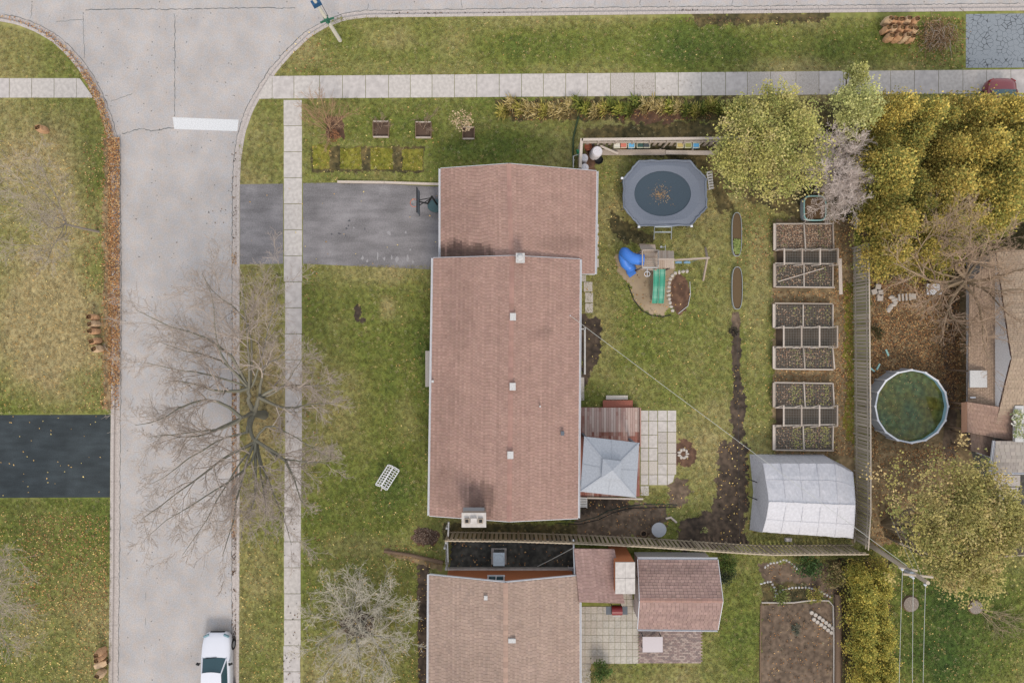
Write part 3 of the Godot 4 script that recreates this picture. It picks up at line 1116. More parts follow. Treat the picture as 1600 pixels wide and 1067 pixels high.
func main_house() -> void:
	var base := W(800, 560)
	var t := thing("house", "long bungalow with pinkish brown shingle roof and attached garage beside the grey driveway", "house", base)
	var tones := [lin(179, 145, 132), lin(184, 150, 137), lin(175, 141, 129), lin(181, 148, 136), lin(186, 153, 140), lin(171, 138, 127)]
	var eh := 2.85
	var rh := 4.0
	var nw := W(677, 403, eh)
	var ne := W(906, 405, eh)
	var se := W(903, 810, eh)
	var sw := W(671, 806, eh)
	var rn := W(800, 399.5, rh)
	var rs := W(795.5, 815, rh)
	# walls
	var wb := MB.new()
	var wp := PackedVector2Array([Vector2(nw.x + 0.45, nw.z + 0.3), Vector2(ne.x - 0.45, ne.z + 0.3), Vector2(se.x - 0.45, se.z - 0.4), Vector2(sw.x + 0.45, sw.z - 0.4)])
	wb.prism(wp, 0.0, eh - 0.02)
	# gable ends up to the slopes
	for e in [[wp[0], wp[1], rn, 0.3, -1.0], [wp[3], wp[2], rs, -0.4, 1.0]]:
		var zz: float = (e[2] as Vector3).z + e[3]
		wb.tri(Vector3(e[0].x, eh - 0.02, zz), Vector3(e[1].x, eh - 0.02, zz), Vector3((e[2] as Vector3).x, rh - 0.12, zz), Vector3(0, 0, e[4]))
	part("wall", wb, M["brick_beige"], t)
	var roof := Node3D.new()
	roof.name = "roof"
	t.add_child(roof)
	var st := [[716, 480, 30, 90, 0.14], [700, 620, 26, 60, 0.12], [752, 782, 26, 34, 0.42], [700, 760, 40, 40, 0.16], [850, 520, 20, 10, 0.2], [690, 700, 16, 60, 0.1]]
	shingles(roof, nw, sw, rs, rn, tones, st)
	shingles(roof, ne, se, rs, rn, tones, st)
	ridge_caps(roof, rn, rs, Vector3.RIGHT, 0.25, lin(176, 138, 126))
	gutter(t, nw, sw, Vector3.LEFT)
	gutter(t, ne, se, Vector3.RIGHT)
	for q in [[nw, rn], [rn, ne], [sw, rs], [rs, se]]:
		var mb := MB.new()
		var a: Vector3 = q[0]
		var b: Vector3 = q[1]
		var out := Vector3(0, 0, -0.02) if a.z < 0 else Vector3(0, 0, 0.02)
		mb.bar(a + out + Vector3(0, -0.1, 0), b + out + Vector3(0, -0.1, 0), 0.03, 0.16)
		part("fascia", mb, M["white"], t)
	# garage
	eh = 2.45
	rh = 3.6
	var gnw := W(688.5, 263, eh)
	var gne := W(932, 267, eh)
	var gsw := W(688.5, 414, eh)
	var gse := W(929.5, 428, eh)
	var grn := W(795, 255.5, rh)
	var grs := W(799, 428, rh)
	wb = MB.new()
	wp = PackedVector2Array([Vector2(gnw.x + 0.3, gnw.z + 0.35), Vector2(gne.x - 0.45, gne.z + 0.35), Vector2(gse.x - 0.45, gse.z - 0.35), Vector2(gsw.x + 0.3, gsw.z + 0.2)])
	wb.prism(wp, 0.0, eh - 0.02)
	wb.tri(Vector3(wp[0].x, eh - 0.02, wp[0].y), Vector3(wp[1].x, eh - 0.02, wp[1].y), Vector3(grn.x, rh - 0.12, grn.z + 0.35), Vector3(0, 0, -1))
	part("garage_wall", wb, M["brick_beige"], t)
	var groof := Node3D.new()
	groof.name = "garage_roof"
	t.add_child(groof)
	st = [[728, 400, 52, 26, 0.6], [708, 385, 26, 14, 0.3], [720, 330, 40, 50, 0.08], [880, 380, 40, 16, 0.2]]
	shingles(groof, gnw, gsw, W(799, 414, rh), grn, tones, st)
	shingles(groof, gne, gse, grs, grn, tones, st)
	ridge_caps(groof, grn, W(799, 402, rh), Vector3.RIGHT, 0.3, lin(180, 142, 130))
	gutter(t, gnw, W(688.5, 402, eh), Vector3.LEFT)
	gutter(t, gne, gse, Vector3.RIGHT)
	for q in [[gse + Vector3(-1.1, 0.12, 0.02), gse + Vector3(0, -0.1, 0.02)], [gnw + Vector3(0, -0.1, -0.02), grn + Vector3(0, -0.1, -0.02)], [grn + Vector3(0, -0.1, -0.02), gne + Vector3(0, -0.1, -0.02)]]:
		var fb := MB.new()
		fb.bar(q[0], q[1], 0.03, 0.17)
		part("garage_fascia", fb, M["white"], t)
	# garage door and windows under the eaves
	var gd := MB.new()
	for k in 5:
		gd.box(Vector3(wp[0].x - 0.02, 0.22 + k * 0.43, (wp[0].y + wp[3].y) * 0.5), Vector3(0.05, 0.41, 4.4))
	part("garage_door", gd, M["white"], t)
	for z in [-2.6, 2.2, 6.2]:
		window(t, Vector3(nw.x + 0.3, 1.5, z), Vector3(0, 0, 1), 1.8, 1.2, Vector3.LEFT)
	for z in [-1.4, 1.0]:
		window(t, Vector3(ne.x - 0.45, 1.5, z), Vector3(0, 0, 1), 1.4, 1.1, Vector3.RIGHT)
	box_part("door", t, Vector3(nw.x + 0.4, 1.05, 0.2), Vector3(0.06, 2.05, 0.95), M["wood_brown"])
	# low box vents
	for q in [[801.5, 495], [801, 604], [797.5, 711]]:
		var p := W(q[0], q[1], 4.15)
		var vb := MB.new()
		vb.box(p + Vector3(0, 0.02, 0), Vector3(0.34, 0.06, 0.42))
		vb.box(p + Vector3(0, -0.12, 0), Vector3(0.26, 0.24, 0.34))
		part("roof_vent", vb, M["white_dirty"], roof)
	var pv := MB.new()
	var p2 := W(844, 635, 3.75)
	pv.lathe(p2 - Vector3(0, 0.3, 0), PackedVector2Array([Vector2(0.05, 0), Vector2(0.05, 0.35), Vector2(0.0, 0.35)]), 8)
	part("vent_pipe", pv, M["white_dirty"], roof)
	pv = MB.new()
	p2 = W(879, 677, 3.35)
	pv.box(p2, Vector3(0.2, 0.1, 0.24))
	pv.box(p2 + Vector3(0, -0.14, 0), Vector3(0.16, 0.18, 0.2))
	part("vent_hood", pv, M["grey_metal"], roof)
	pv = MB.new()
	p2 = W(676, 596, 3.0)
	pv.box(p2, Vector3(0.12, 0.12, 0.14))
	part("vent_hood", pv, M["white_dirty"], roof)
	# square flue with a round cap where the two roofs meet
	var fl := MB.new()
	p2 = W(813, 403, 4.45)
	fl.box(p2 - Vector3(0, 0.4, 0), Vector3(0.42, 0.8, 0.46))
	fl.box(p2 + Vector3(0, 0.015, 0), Vector3(0.5, 0.05, 0.54))
	fl.lathe(p2 + Vector3(0, 0.04, 0), PackedVector2Array([Vector2(0.15, 0), Vector2(0.15, 0.12), Vector2(0.17, 0.13), Vector2(0.1, 0.17), Vector2(0.0, 0.17)]), 14)
	part("flue", fl, M["white_dirty"], t)
	# chimney of beige brick on the south gable
	var ch := Node3D.new()
	ch.name = "chimney"
	t.add_child(ch)
	var cp := W(740.5, 812, 4.7)
	var cb := MB.new()
	cb.box(Vector3(cp.x, 2.35, cp.z), Vector3(1.26, 4.7, 0.72))
	part("stack", cb, M["brick_beige"], ch)
	cb = MB.new()
	cb.box(cp + Vector3(0, 0.05, 0), Vector3(1.36, 0.1, 0.8))
	part("crown_slab", cb, M["concrete_pale"], ch)
	for dx in [-0.38, 0.38]:
		cb = MB.new()
		cb.box(cp + Vector3(dx, 0.16, 0.02), Vector3(0.26, 0.13, 0.26))
		part("flue_liner", cb, M["brick_beige"], ch)
		cb = MB.new()
		cb.box(cp + Vector3(dx, 0.2275, 0.02), Vector3(0.17, 0.02, 0.17))
		part("flue_opening", cb, M["black"], ch)
	box_part("cap", ch, cp + Vector3(0, 0.18, 0.02), Vector3(0.34, 0.15, 0.32), M["concrete_pale"])
	cb = MB.new()
	var q0 := W(740, 799, 4.15)
	cb.box(q0 + Vector3(0, -0.12, 0), Vector3(1.2, 0.3, 0.24), Basis(Vector3.RIGHT, 0.5))
	part("flashing", cb, M["steel"], ch)
	# railing of the stair well on the east wall, handrail posts and downspout
	var rb := MB.new()
	rb.bar(W(906, 514, 0.95), W(914, 514, 0.95), 0.07, 0.09)
	rb.bar(W(914, 512, 0.95), W(914, 585, 0.95), 0.1, 0.09)
	for yy in [515, 550, 584]:
		rb.box(W(914, yy, 0.95) * Vector3(1, 0, 1) + Vector3(0, 0.45, 0), Vector3(0.08, 0.9, 0.08))
	var rt := thing("stair_railing", "white painted railing round the dark stair well on the east wall", "railing", W(914, 550))
	part("rail", rb, M["white_dirty"], rt)
	# planter box at the front wall, seen past the eave
	var pb := MB.new()
	pb.box(W(669.5, 576, 0.5), Vector3(0.34, 0.5, 2.2))
	var pbx := part("planter_box", pb, M["stone"])
	pbx.position.y = 0.0
	tag(pbx, "long pale planter box peeping out under the front eave", "planter")

func brick_house() -> void:
	var t := thing("brick_house", "neighbouring orange brick bungalow with tan shingle roof south of the fence", "house", W(790, 1000))
	var tones := [lin(182, 157, 142), lin(177, 152, 138), lin(187, 162, 147), lin(171, 146, 133), lin(183, 158, 144), lin(167, 145, 134)]
	var eh := 2.6
	var rh := 3.75
	var nw := W(670.5, 898.5, eh)
	var ne := W(905.5, 899.5, eh)
	var sw := W(667.5, 1420, eh)
	var se := W(905.5, 1420, eh)
	var rn := W(790, 910.5, rh)
	var rs := W(790, 1440, rh)
	var wz := W(800, 889).z
	var wl := W(701, 889).x
	var wr := W(893, 889).x
	var wb := MB.new()
	wb.prism(PackedVector2Array([Vector2(wl, wz), Vector2(wr, wz), Vector2(wr, se.z - 0.4), Vector2(wl, se.z - 0.4)]), 0.0, eh - 0.03)
	wb.tri(Vector3(wl, eh - 0.03, wz), Vector3(wr, eh - 0.03, wz), Vector3(rn.x, rh - 0.12, wz), Vector3(0, 0, -1))
	part("wall", wb, M["brick"], t)
	box_part("foundation", t, Vector3((wl + wr) * 0.5, 0.14, wz - 0.06), Vector3(wr - wl + 0.1, 0.28, 0.12), M["concrete"])
	var roof := Node3D.new()
	roof.name = "roof"
	t.add_child(roof)
	shingles(roof, nw, sw, rs, rn, tones, [[735, 1040, 60, 40, 0.06]])
	shingles(roof, ne, se, rs, rn, tones, [])
	ridge_caps(roof, rn, rs, Vector3.RIGHT, 0.27, lin(186, 156, 140))
	gutter(t, nw, sw, Vector3.LEFT)
	gutter(t, ne, se, Vector3.RIGHT)
	for q in [[nw, rn], [rn, ne]]:
		var mb := MB.new()
		mb.bar(q[0] + Vector3(0, -0.1, -0.02), q[1] + Vector3(0, -0.1, -0.02), 0.03, 0.18)
		part("fascia", mb, M["white"], t)
	window(t, Vector3(W(776, 889).x, 1.75, wz - 0.01), Vector3.RIGHT, 0.9, 0.75, Vector3(0, 0, -1))
	for q in [[759, 934, 3.55], [800, 1001, 3.75]]:
		var vb := MB.new()
		var p := W(q[0], q[1], q[2])
		vb.box(p, Vector3(0.2 if q[1] < 950 else 0.42, 0.12, 0.24))
		vb.box(p - Vector3(0, 0.16, 0), Vector3(0.12, 0.22, 0.18))
		part("roof_vent", vb, M["white_dirty"], roof)
	# low back wing with its own roof, and the broad brick chimney on its side
	var w2 := MB.new()
	w2.prism(PackedVector2Array([W2(896, 872), W2(946, 868), W2(950, 908), W2(896, 910)]), 0.0, 2.2)
	part("wing_wall", w2, M["brick"], t)
	var wroof := Node3D.new()
	wroof.name = "wing_roof"
	t.add_child(wroof)
	var tn2 := [lin(172, 142, 134), lin(164, 134, 127), lin(178, 148, 140), lin(158, 130, 124)]
	shingles(wroof, W(960, 858, 2.3), W(976, 943, 2.3), W(905, 941, 2.75), W(897, 857, 2.75), tn2, [])
	var cb := MB.new()
	cb.box(W(977, 903, 3.1) * Vector3(1, 0, 1) + Vector3(0, 1.5, 0), Vector3(1.1, 3.0, 1.8))
	var chn := Node3D.new()
	chn.name = "chimney"
	t.add_child(chn)
	part("stack", cb, M["brick"], chn)
	for q in [[969.5, 891], [985, 891], [969.5, 916], [985, 916]]:
		box_part("cap_slab", chn, W(q[0], q[1], 3.1) + Vector3(0, -0.06, 0), Vector3(0.565, 0.09, 0.905), M["concrete_pale"])
	# white corner post, wall brace and steel grate
	var pb := MB.new()
	pb.bar(W(896, 843, 1.7), W(898, 900, 2.4), 0.09, 0.09)
	var pp := thing("white_post", "white raking brace at the corner of the brick house", "brace", W(896, 868))
	part("brace", pb, M["white"], pp)
	pb = MB.new()
	pb.tube(PackedVector3Array([W(840, 885, 0.1), W(860, 875, 0.5), W(896, 856, 1.6)]), PackedFloat32Array([0.025, 0.025, 0.025]), 6)
	var cd := part("loose_cable", pb, M["wire"])
	tag(cd, "pale cable slung from the dark side yard to the white brace", "cable")
	var gr := MB.new()
	for k in 5:
		gr.rod(W(889.5 + k * 1.8, 887, 0.35), W(889.5 + k * 1.8, 898, 0.35), 0.015, 5)
	gr.bar(W(888, 887, 0.35), W(898, 887, 0.35), 0.05, 0.05)
	gr.bar(W(888, 898.5, 0.35), W(898, 898.5, 0.35), 0.05, 0.05)
	for q in [[888.5, 887.5], [897.5, 887.5], [888.5, 898], [897.5, 898]]:
		gr.box(W(q[0], q[1], 0.35) * Vector3(1, 0, 1) + Vector3(0, 0.17, 0), Vector3(0.04, 0.34, 0.04))
	var gt := thing("steel_rack", "small white barred rack in the corner by the brick wall", "rack", W(893, 893))
	part("grate", gr, M["white"], gt)

func gable_shed() -> void:
	var t := thing("garden_shed", "garden shed with brown gable shingle roof beside the neighbour's patio", "shed", W(1055, 925))
	var eh := 2.1
	var rh := 3.0
	var nw := W(997, 874.5, eh)
	var ne := W(1122, 875, eh)
	var se := W(1122, 984, eh)
	var sw := W(997, 982.5, eh)
	var rw := W(1000, 938, rh)
	var re := W(1130, 939, rh)
	var tones := [lin(172, 143, 134), lin(164, 135, 127), lin(180, 150, 141), lin(156, 129, 122), lin(184, 153, 143)]
	var wb := MB.new()
	var wp := PackedVector2Array([Vector2(nw.x + 0.15, nw.z + 0.2), Vector2(ne.x - 0.15, ne.z + 0.2), Vector2(se.x - 0.15, se.z - 0.2), Vector2(sw.x + 0.15, sw.z - 0.2)])
	wb.prism(wp, 0, eh - 0.02)
	wb.tri(Vector3(wp[0].x, eh - 0.02, wp[0].y), Vector3(wp[3].x, eh - 0.02, wp[3].y), Vector3(wp[0].x, rh - 0.1, rw.z), Vector3.LEFT)
	wb.tri(Vector3(wp[1].x, eh - 0.02, wp[1].y), Vector3(wp[2].x, eh - 0.02, wp[2].y), Vector3(wp[1].x, rh - 0.1, re.z), Vector3.RIGHT)
	part("wall", wb, M["siding"], t)
	var roof := Node3D.new()
	roof.name = "roof"
	t.add_child(roof)
	shingles(roof, nw, ne, re, rw, tones, [[1060, 890, 70, 10, 0.15]], 0.16, 0.24)
	shingles(roof, sw, se, re, rw, tones, [], 0.16, 0.24)
	ridge_caps(roof, rw, re, Vector3(0, 0, 1), 0.5, lin(176, 140, 128))
	gutter(t, nw, ne, Vector3(0, 0, -1))
	gutter(t, sw, se, Vector3(0, 0, 1))
	for q in [[nw, rw, -0.02], [sw, rw, -0.02], [ne, re, 0.02], [se, re, 0.02]]:
		var f := MB.new()
		f.bar(q[0] + Vector3(q[2], -0.06, 0), q[1] + Vector3(q[2], -0.06, 0), 0.03, 0.12)
		part("rake_trim", f, M["white"], t)
	box_part("door", t, Vector3(wp[0].x - 0.03, 1.0, (wp[0].y + wp[3].y) * 0.5), Vector3(0.05, 1.9, 1.3), M["white_dirty"])

func tarp_shelter() -> void:
	var t := thing("storage_shelter", "white tarpaulin covered storage shelter beside the board fence corner", "shelter", W(1250, 770))
	# footprint, side walls leaning in a little; the cover is one draped sheet with ribs showing through
	var x0 := 14.85
	var x1 := 20.6
	var z0 := 7.05
	var z1 := 11.75
	var f := FastNoiseLite.new()
	f.seed = 12
	f.frequency = 0.55
	var fw := FastNoiseLite.new()
	fw.seed = 13
	fw.frequency = 2.2
	var prof := [[0.0, 0.02], [0.03, 0.9], [0.06, 1.6], [0.2, 2.0], [0.35, 2.32], [0.5, 2.62], [0.65, 2.34], [0.8, 2.02], [0.94, 1.6], [0.97, 0.9], [1.0, 0.02]]
	var nx := 40
	var mb := MB.new()
	var grid := []
	for j in nx + 1:
		var row := PackedVector3Array()
		var u := float(j) / nx
		for k in prof.size() * 3 - 2:
			var a: Array = prof[k / 3]
			var b: Array = prof[mini(k / 3 + 1, prof.size() - 1)]
			var q := (k % 3) / 3.0
			var z: float = lerpf(z0, z1 + 0.4 * u, lerpf(a[0], b[0], q))
			var y: float = lerpf(a[1], b[1], q)
			var x := lerpf(x0, x1, u)
			if u > 0.8:      # the north-east corner is cut back
				z += clampf((0.5 - lerpf(a[0], b[0], q)) * 2.0, 0, 1) * (u - 0.8) * 5.0 * 0.6
			var rib := absf(sin(u * PI * 5.0))
			if y > 0.3:
				y += -0.05 * rib + 0.05 * f.get_noise_2d(x, z) + 0.03 * fw.get_noise_2d(x * 1.0, z * 0.5)
				z += 0.03 * fw.get_noise_2d(x * 0.8, z + 40.0)
			x += 0.24 * clampf(y / 1.6, 0, 1) * (1.0 - u) - (0.05 + 0.4 * clampf((y - 1.5) / 1.1, 0, 1)) * u
			row.push_back(Vector3(x, y, z))
		grid.append(row)
	for j in nx:
		for k in (grid[0] as PackedVector3Array).size() - 1:
			var a: Vector3 = grid[j][k]
			var b: Vector3 = grid[j + 1][k]
			var c2: Vector3 = grid[j + 1][k + 1]
			var d: Vector3 = grid[j][k + 1]
			var mid := (a + c2) * 0.5
			mb.quad(a, b, c2, d, Vector3(0, mid.y - 0.8, mid.z - (z0 + z1) * 0.5))
	part("cover", mb, M["tarp"], t)
	for e in [0, nx]:
		var en := MB.new()
		var row: PackedVector3Array = grid[e]
		var ce := Vector3(row[0].x, 0.02, (z0 + z1) * 0.5)
		ce.x = row[row.size() / 2].x
		for k in row.size() - 1:
			en.tri(ce, row[k], row[k + 1], Vector3.LEFT if e == 0 else Vector3.RIGHT)
		part("end_panel", en, M["tarp"], t)
	# dark zip slits and ribs on the west end
	for q in [[1179, 751, 0.85], [1179, 778, 0.85]]:
		var p := W(q[0], q[1], q[2])
		box_part("slit", t, p + Vector3(-0.1, 0, 0), Vector3(0.03, 1.0, 0.05), M["black"], Basis(Vector3(0, 0, 1), -0.2))
	for j in [0, 1, 2, 3, 4, 5]:
		var rb := MB.new()
		var row: PackedVector3Array = grid[mini(int(j * nx / 5.0), nx)]
		var pts := PackedVector3Array()
		var rd := PackedFloat32Array()
		for k in range(0, row.size(), 2):
			pts.push_back(row[k] + Vector3(0, 0.012, 0))
			rd.push_back(0.02)
		rb.tube(pts, rd, 5)
		part("rib", rb, M["tarp"], t)
	for k in [10, 15, 20]:
		var sb := MB.new()
		var sp := PackedVector3Array()
		var sr := PackedFloat32Array()
		for j in nx + 1:
			sp.push_back(grid[j][k] + Vector3(0, 0.008, 0))
			sr.push_back(0.018 if k != 15 else 0.03)
		sb.tube(sp, sr, 5)
		part("seam", sb, M["tarp"], t)

func gazebo() -> void:
	var t := thing("gazebo", "grey metal roofed gazebo with two tiers standing on the red deck", "gazebo", W(953, 730, 0.42))
	var eh := 2.75
	var c := [W(913, 682, eh), W(999, 692, eh), W(994, 777.5, eh), W(907, 768, eh)]
	var mid := Vector3.ZERO
	for p in c:
		mid += p * 0.25
	var rise := 0.75
	var up := Vector3(0, rise, 0)
	var k := 0.76
	for i in 4:
		var a: Vector3 = c[i]
		var b: Vector3 = c[(i + 1) % 4]
		var a2 := a.lerp(mid + up, k)
		var b2 := b.lerp(mid + up, k)
		var o := (a + b) * 0.5 - mid + Vector3(0, 2, 0)
		# two sheets a side with a standing seam between
		for s in [0, 1]:
			var mb := MB.new()
			var p := a.lerp(b, 0.5 * s)
			var q := a.lerp(b, 0.5 * s + 0.495)
			var p2 := a2.lerp(b2, 0.5 * s)
			var q2 := a2.lerp(b2, 0.5 * s + 0.495)
			mb.quad(p, q, q2, p2, o)
			mb.quad(p, q, q - Vector3(0, 0.09, 0), p - Vector3(0, 0.09, 0), o * Vector3(1, 0, 1))
			part("roof_panel", mb, M["gazebo_roof"], t)
		var hb := MB.new()
		hb.bar(a + Vector3(0, 0.015, 0), a2 + Vector3(0, 0.015, 0), 0.06, 0.03)
		part("hip_rib", hb, M["gazebo_roof"], t)
		hb = MB.new()
		hb.bar((a + b) * 0.5 + Vector3(0, 0.008, 0), (a2 + b2) * 0.5 + Vector3(0, 0.008, 0), 0.03, 0.02)
		part("seam", hb, M["gazebo_roof"], t)
		# upper tier
		var u1 := a.lerp(mid + up, k - 0.1) + Vector3(0, 0.2, 0)
		var u2 := b.lerp(mid + up, k - 0.1) + Vector3(0, 0.2, 0)
		var ub := MB.new()
		ub.tri(u1, u2, mid + up + Vector3(0, 0.22, 0), o)
		ub.quad(u1, u2, u2 - Vector3(0, 0.05, 0), u1 - Vector3(0, 0.05, 0), o * Vector3(1, 0, 1))
		part("upper_panel", ub, M["gazebo_roof"], t)
		var ph := MB.new()
		var foot := a.lerp(mid, 0.1)
		ph.box(Vector3(foot.x, 1.55, foot.z), Vector3(0.14, 2.3, 0.14))
		part("post", ph, M["gazebo_dark"], t)

func deck() -> void:
	var t := thing("deck", "worn red stained timber deck between the house and the slab patio", "deck", W(953, 705))
	var x0 := W(906, 640, 0.4).x
	var x1 := W(1000, 640, 0.4).x
	var z0 := W(906, 637, 0.4).z
	var z1 := W(906, 776, 0.4).z
	var n := 25
	var f := FastNoiseLite.new()
	f.seed = 4
	f.frequency = 0.5
	var g := FastNoiseLite.new()
	g.seed = 5
	g.frequency = 2.5
	var wornc := [lin(208, 184, 174), lin(196, 168, 158), lin(216, 194, 184), lin(186, 154, 144)]
	var redc := [lin(158, 104, 92), lin(146, 94, 82), lin(168, 116, 102)]
	for i in n:
		var mb := MB.new()
		var xa := lerpf(x0, x1, (i + 0.04) / n)
		var xb := lerpf(x0, x1, (i + 0.96) / n)
		var y := 0.4 + rng.randf_range(-0.003, 0.003)
		var wc: Color = wornc[rng.randi() % 4]
		var rc: Color = redc[rng.randi() % 3]
		var m := 22
		for k in m:
			var za := lerpf(z0, z1, float(k) / m)
			var zb := lerpf(z0, z1, float(k + 1) / m)
			# stain is worn off where people walk, kept under the roof and along the wall
			var zr := (za - z0) / (z1 - z0)
			var w := 0.5 + 0.9 * f.get_noise_2d(xa * 3.0, za) + 0.6 * g.get_noise_2d(xa * 4.0, za) + (0.6 if zr < 0.26 + 0.1 * f.get_noise_2d(xa * 2.0, 7.0) else -0.35)
			if i < 2:
				w -= 0.5
			mb.col = rc.lerp(wc, clampf(w, 0, 1))
			mb.quad(Vector3(xa, y, za), Vector3(xb, y, za), Vector3(xb, y, zb), Vector3(xa, y, zb), Vector3.UP)
		mb.col = rc
		mb.quad(Vector3(xa, y, z0), Vector3(xb, y, z0), Vector3(xb, y - 0.035, z0), Vector3(xa, y - 0.035, z0), Vector3(0, 0, -1))
		mb.quad(Vector3(xa, y, z1), Vector3(xb, y, z1), Vector3(xb, y - 0.035, z1), Vector3(xa, y - 0.035, z1), Vector3(0, 0, 1))
		mb.quad(Vector3(xb, y, z0), Vector3(xb, y, z1), Vector3(xb, y - 0.035, z1), Vector3(xb, y - 0.035, z0), Vector3.RIGHT)
		mb.quad(Vector3(xa, y, z0), Vector3(xa, y, z1), Vector3(xa, y - 0.035, z1), Vector3(xa, y - 0.035, z0), Vector3.LEFT)
		part("plank", mb, M["vc_fine"], t)
	var fr := MB.new()
	fr.box(Vector3((x0 + x1) * 0.5, 0.18, z0 + 0.03), Vector3(x1 - x0, 0.35, 0.05))
	fr.box(Vector3((x0 + x1) * 0.5, 0.18, z1 - 0.03), Vector3(x1 - x0, 0.35, 0.05))
	fr.box(Vector3(x1 - 0.03, 0.18, (z0 + z1) * 0.5), Vector3(0.05, 0.35, z1 - z0 - 0.12))
	part("joist_frame", fr, mat("rail_faded", lin(186, 146, 132), 0.9, "wear", 0.9), t)
	var rl := MB.new()
	rl.bar(W(906, 776, 0.42) + Vector3(0, 0, 0.06), W(1005, 778, 0.42) + Vector3(0, 0, 0.06), 0.09, 0.16)
	part("edge_rail", rl, M["wood_pale"], t)
	rl = MB.new()
	rl.bar(W(1000.5, 637, 0.5), W(1000.5, 697, 0.5), 0.07, 0.22)
	part("side_rail", rl, mat("rail_faded", lin(186, 146, 132), 0.9, "wear", 0.9), t)
	# step on the north side
	var sp := thing("deck_step", "red wooden step on the north side of the deck", "step", W(966, 630))
	box_part("tread", sp, W(965.5, 631, 0.24), Vector3(1.86, 0.04, 0.46), M["wood_red"])
	box_part("riser", sp, W(965.5, 627, 0.11) , Vector3(1.8, 0.22, 0.05), M["wood_red"])
	var sl := MB.new()
	sl.box(W(964, 621, 0.05), Vector3(1.36, 0.1, 0.26))
	var so := part("step_slab", sl, M["stone"])
	tag(so, "grey stone slab in front of the red deck step", "slab")
	# slatted box left under the eave by the deck
	var sb := thing("slatted_box", "white slatted box tucked under the house eave south of the deck", "box", W(910, 785))
	for k in 6:
		box_part("slat", sb, W(910.5, 778.5 + k * 2.6, 0.5), Vector3(0.55, 0.03, 0.07), M["white_dirty"])
	for s in [-0.24, 0.24]:
		box_part("side", sb, W(910.5, 785, 0.25) + Vector3(s, 0, 0), Vector3(0.04, 0.46, 0.6), M["white_dirty"])

func patio() -> void:
	var root := struct_root("patio")
	var ms := [M["concrete_pale"], M["concrete_pale"], M["concrete"], M["stone"]]
	var rows := [641, 658, 679.5, 700, 720, 741.5, 758]
	for i in 6:
		slab_between(root, W2(1001, rows[i]), W2(1013.5, rows[i]), W2(1013.5, rows[i + 1]), W2(1001, rows[i + 1]), 0.03, ms, 0.02)
		slab_between(root, W2(1014, rows[i]), W2(1027.5, rows[i]), W2(1027.5, rows[i + 1]), W2(1014, rows[i + 1]), 0.03, ms, 0.02)
	var r2 := [641, 658, 675, 691.5, 708, 724.5, 741.5, 758]
	for i in 7:
		var stn := [M["concrete_stained"]] if i in [2, 3, 4] else ms
		slab_between(root, W2(1028, r2[i]), W2(1042.5, r2[i]), W2(1042.5, r2[i + 1]), W2(1028, r2[i + 1]), 0.03, stn, 0.02)
		var c := 0.0 if i < 6 else 5.0
		slab_between(root, W2(1043, r2[i]), W2(1057 - c * 0.5, r2[i]), W2(1057 - c, r2[i + 1] - c), W2(1043, r2[i + 1]), 0.03, ms, 0.02)
	slab_between(root, W2(1001, 759), W2(1014, 759), W2(1014, 774.5), W2(1001, 774.5), 0.03, ms, 0.02)
	# small walk east of the house by the garage corner
	var wk := struct_root("path_slabs")
	for q in [[912, 440, 926, 456], [914, 457, 927, 473], [914, 473.5, 927, 489], [905, 430, 916, 440], [904, 589, 913, 626]]:
		slab_between(wk, W2(q[0], q[1]), W2(q[2], q[1]), W2(q[2], q[3]), W2(q[0], q[3]), 0.03, [M["stone"], M["concrete"]], 0.02)
	for k in 4:
		slab_between(wk, W2(928 + k * 0.5, 350 + k * 18), W2(936, 350 + k * 18), W2(936, 364 + k * 18), W2(928, 364 + k * 18), 0.03, [M["stone"], M["concrete"]], 0.02)
	# the neighbour's patio of small square slabs and clay pavers
	var np := struct_root("patio_south")
	var cream := [mat("slab_cream", lin(200, 192, 180), 0.95, "soft", 0.6), mat("slab_cream_b", lin(192, 183, 171), 0.95, "soft", 0.6), mat("slab_cream_c", lin(196, 189, 178), 0.95, "blotch", 0.6)]
	for i in 10:
		for j in 10:
			var x := 905.0 + i * 9.3
			var y := 925.0 + j * 11.2
			if (y < 940 and x < 966) or (x > 985 and y < 936):
				continue
			if y > 1026 and x > 926:
				continue
			slab_between(np, W2(x, y), W2(x + 9.2, y), W2(x + 9.2, y + 11.1), W2(x, y + 11.1), 0.028, cream, 0.012)
	for j in 3:
		slab_between(np, W2(905, 1037 + j * 11.2), W2(924, 1037 + j * 11.2), W2(922, 1048 + j * 11.2), W2(905, 1048 + j * 11.2), 0.028, cream, 0.012)
	var pv := MB.new()
	var tn := [lin(178, 156, 148), lin(162, 140, 134), lin(190, 170, 160), lin(150, 132, 128)]
	for i in 20:
		for j in 21:
			var p := W(999 + i * 4.95 + (2.4 if j % 2 else 0.0), 986 + j * 2.45, 0.02)
			pv.col = tn[rng.randi() % 4]
			pv.box(p, Vector3(0.188, 0.04, 0.088))
	var pvo := part("paver", pv, M["vc_fine"], np)
	pvo.set_meta("kind", "stuff")
	var gt := thing("glass_table", "pale rectangular glass topped table on the clay pavers", "table", W(1019, 1006))
	box_part("table_top", gt, W(1020, 1007, 0.7), Vector3(1.24, 0.03, 0.95), mat("frosted", lin(196, 186, 188), 0.3))
	for s in [[-0.55, -0.4], [0.55, -0.4], [-0.55, 0.4], [0.55, 0.4]]:
		box_part("leg", gt, W(1020, 1007, 0.7) * Vector3(1, 0, 1) + Vector3(s[0], 0.34, s[1]), Vector3(0.05, 0.68, 0.05), M["grey_metal"])

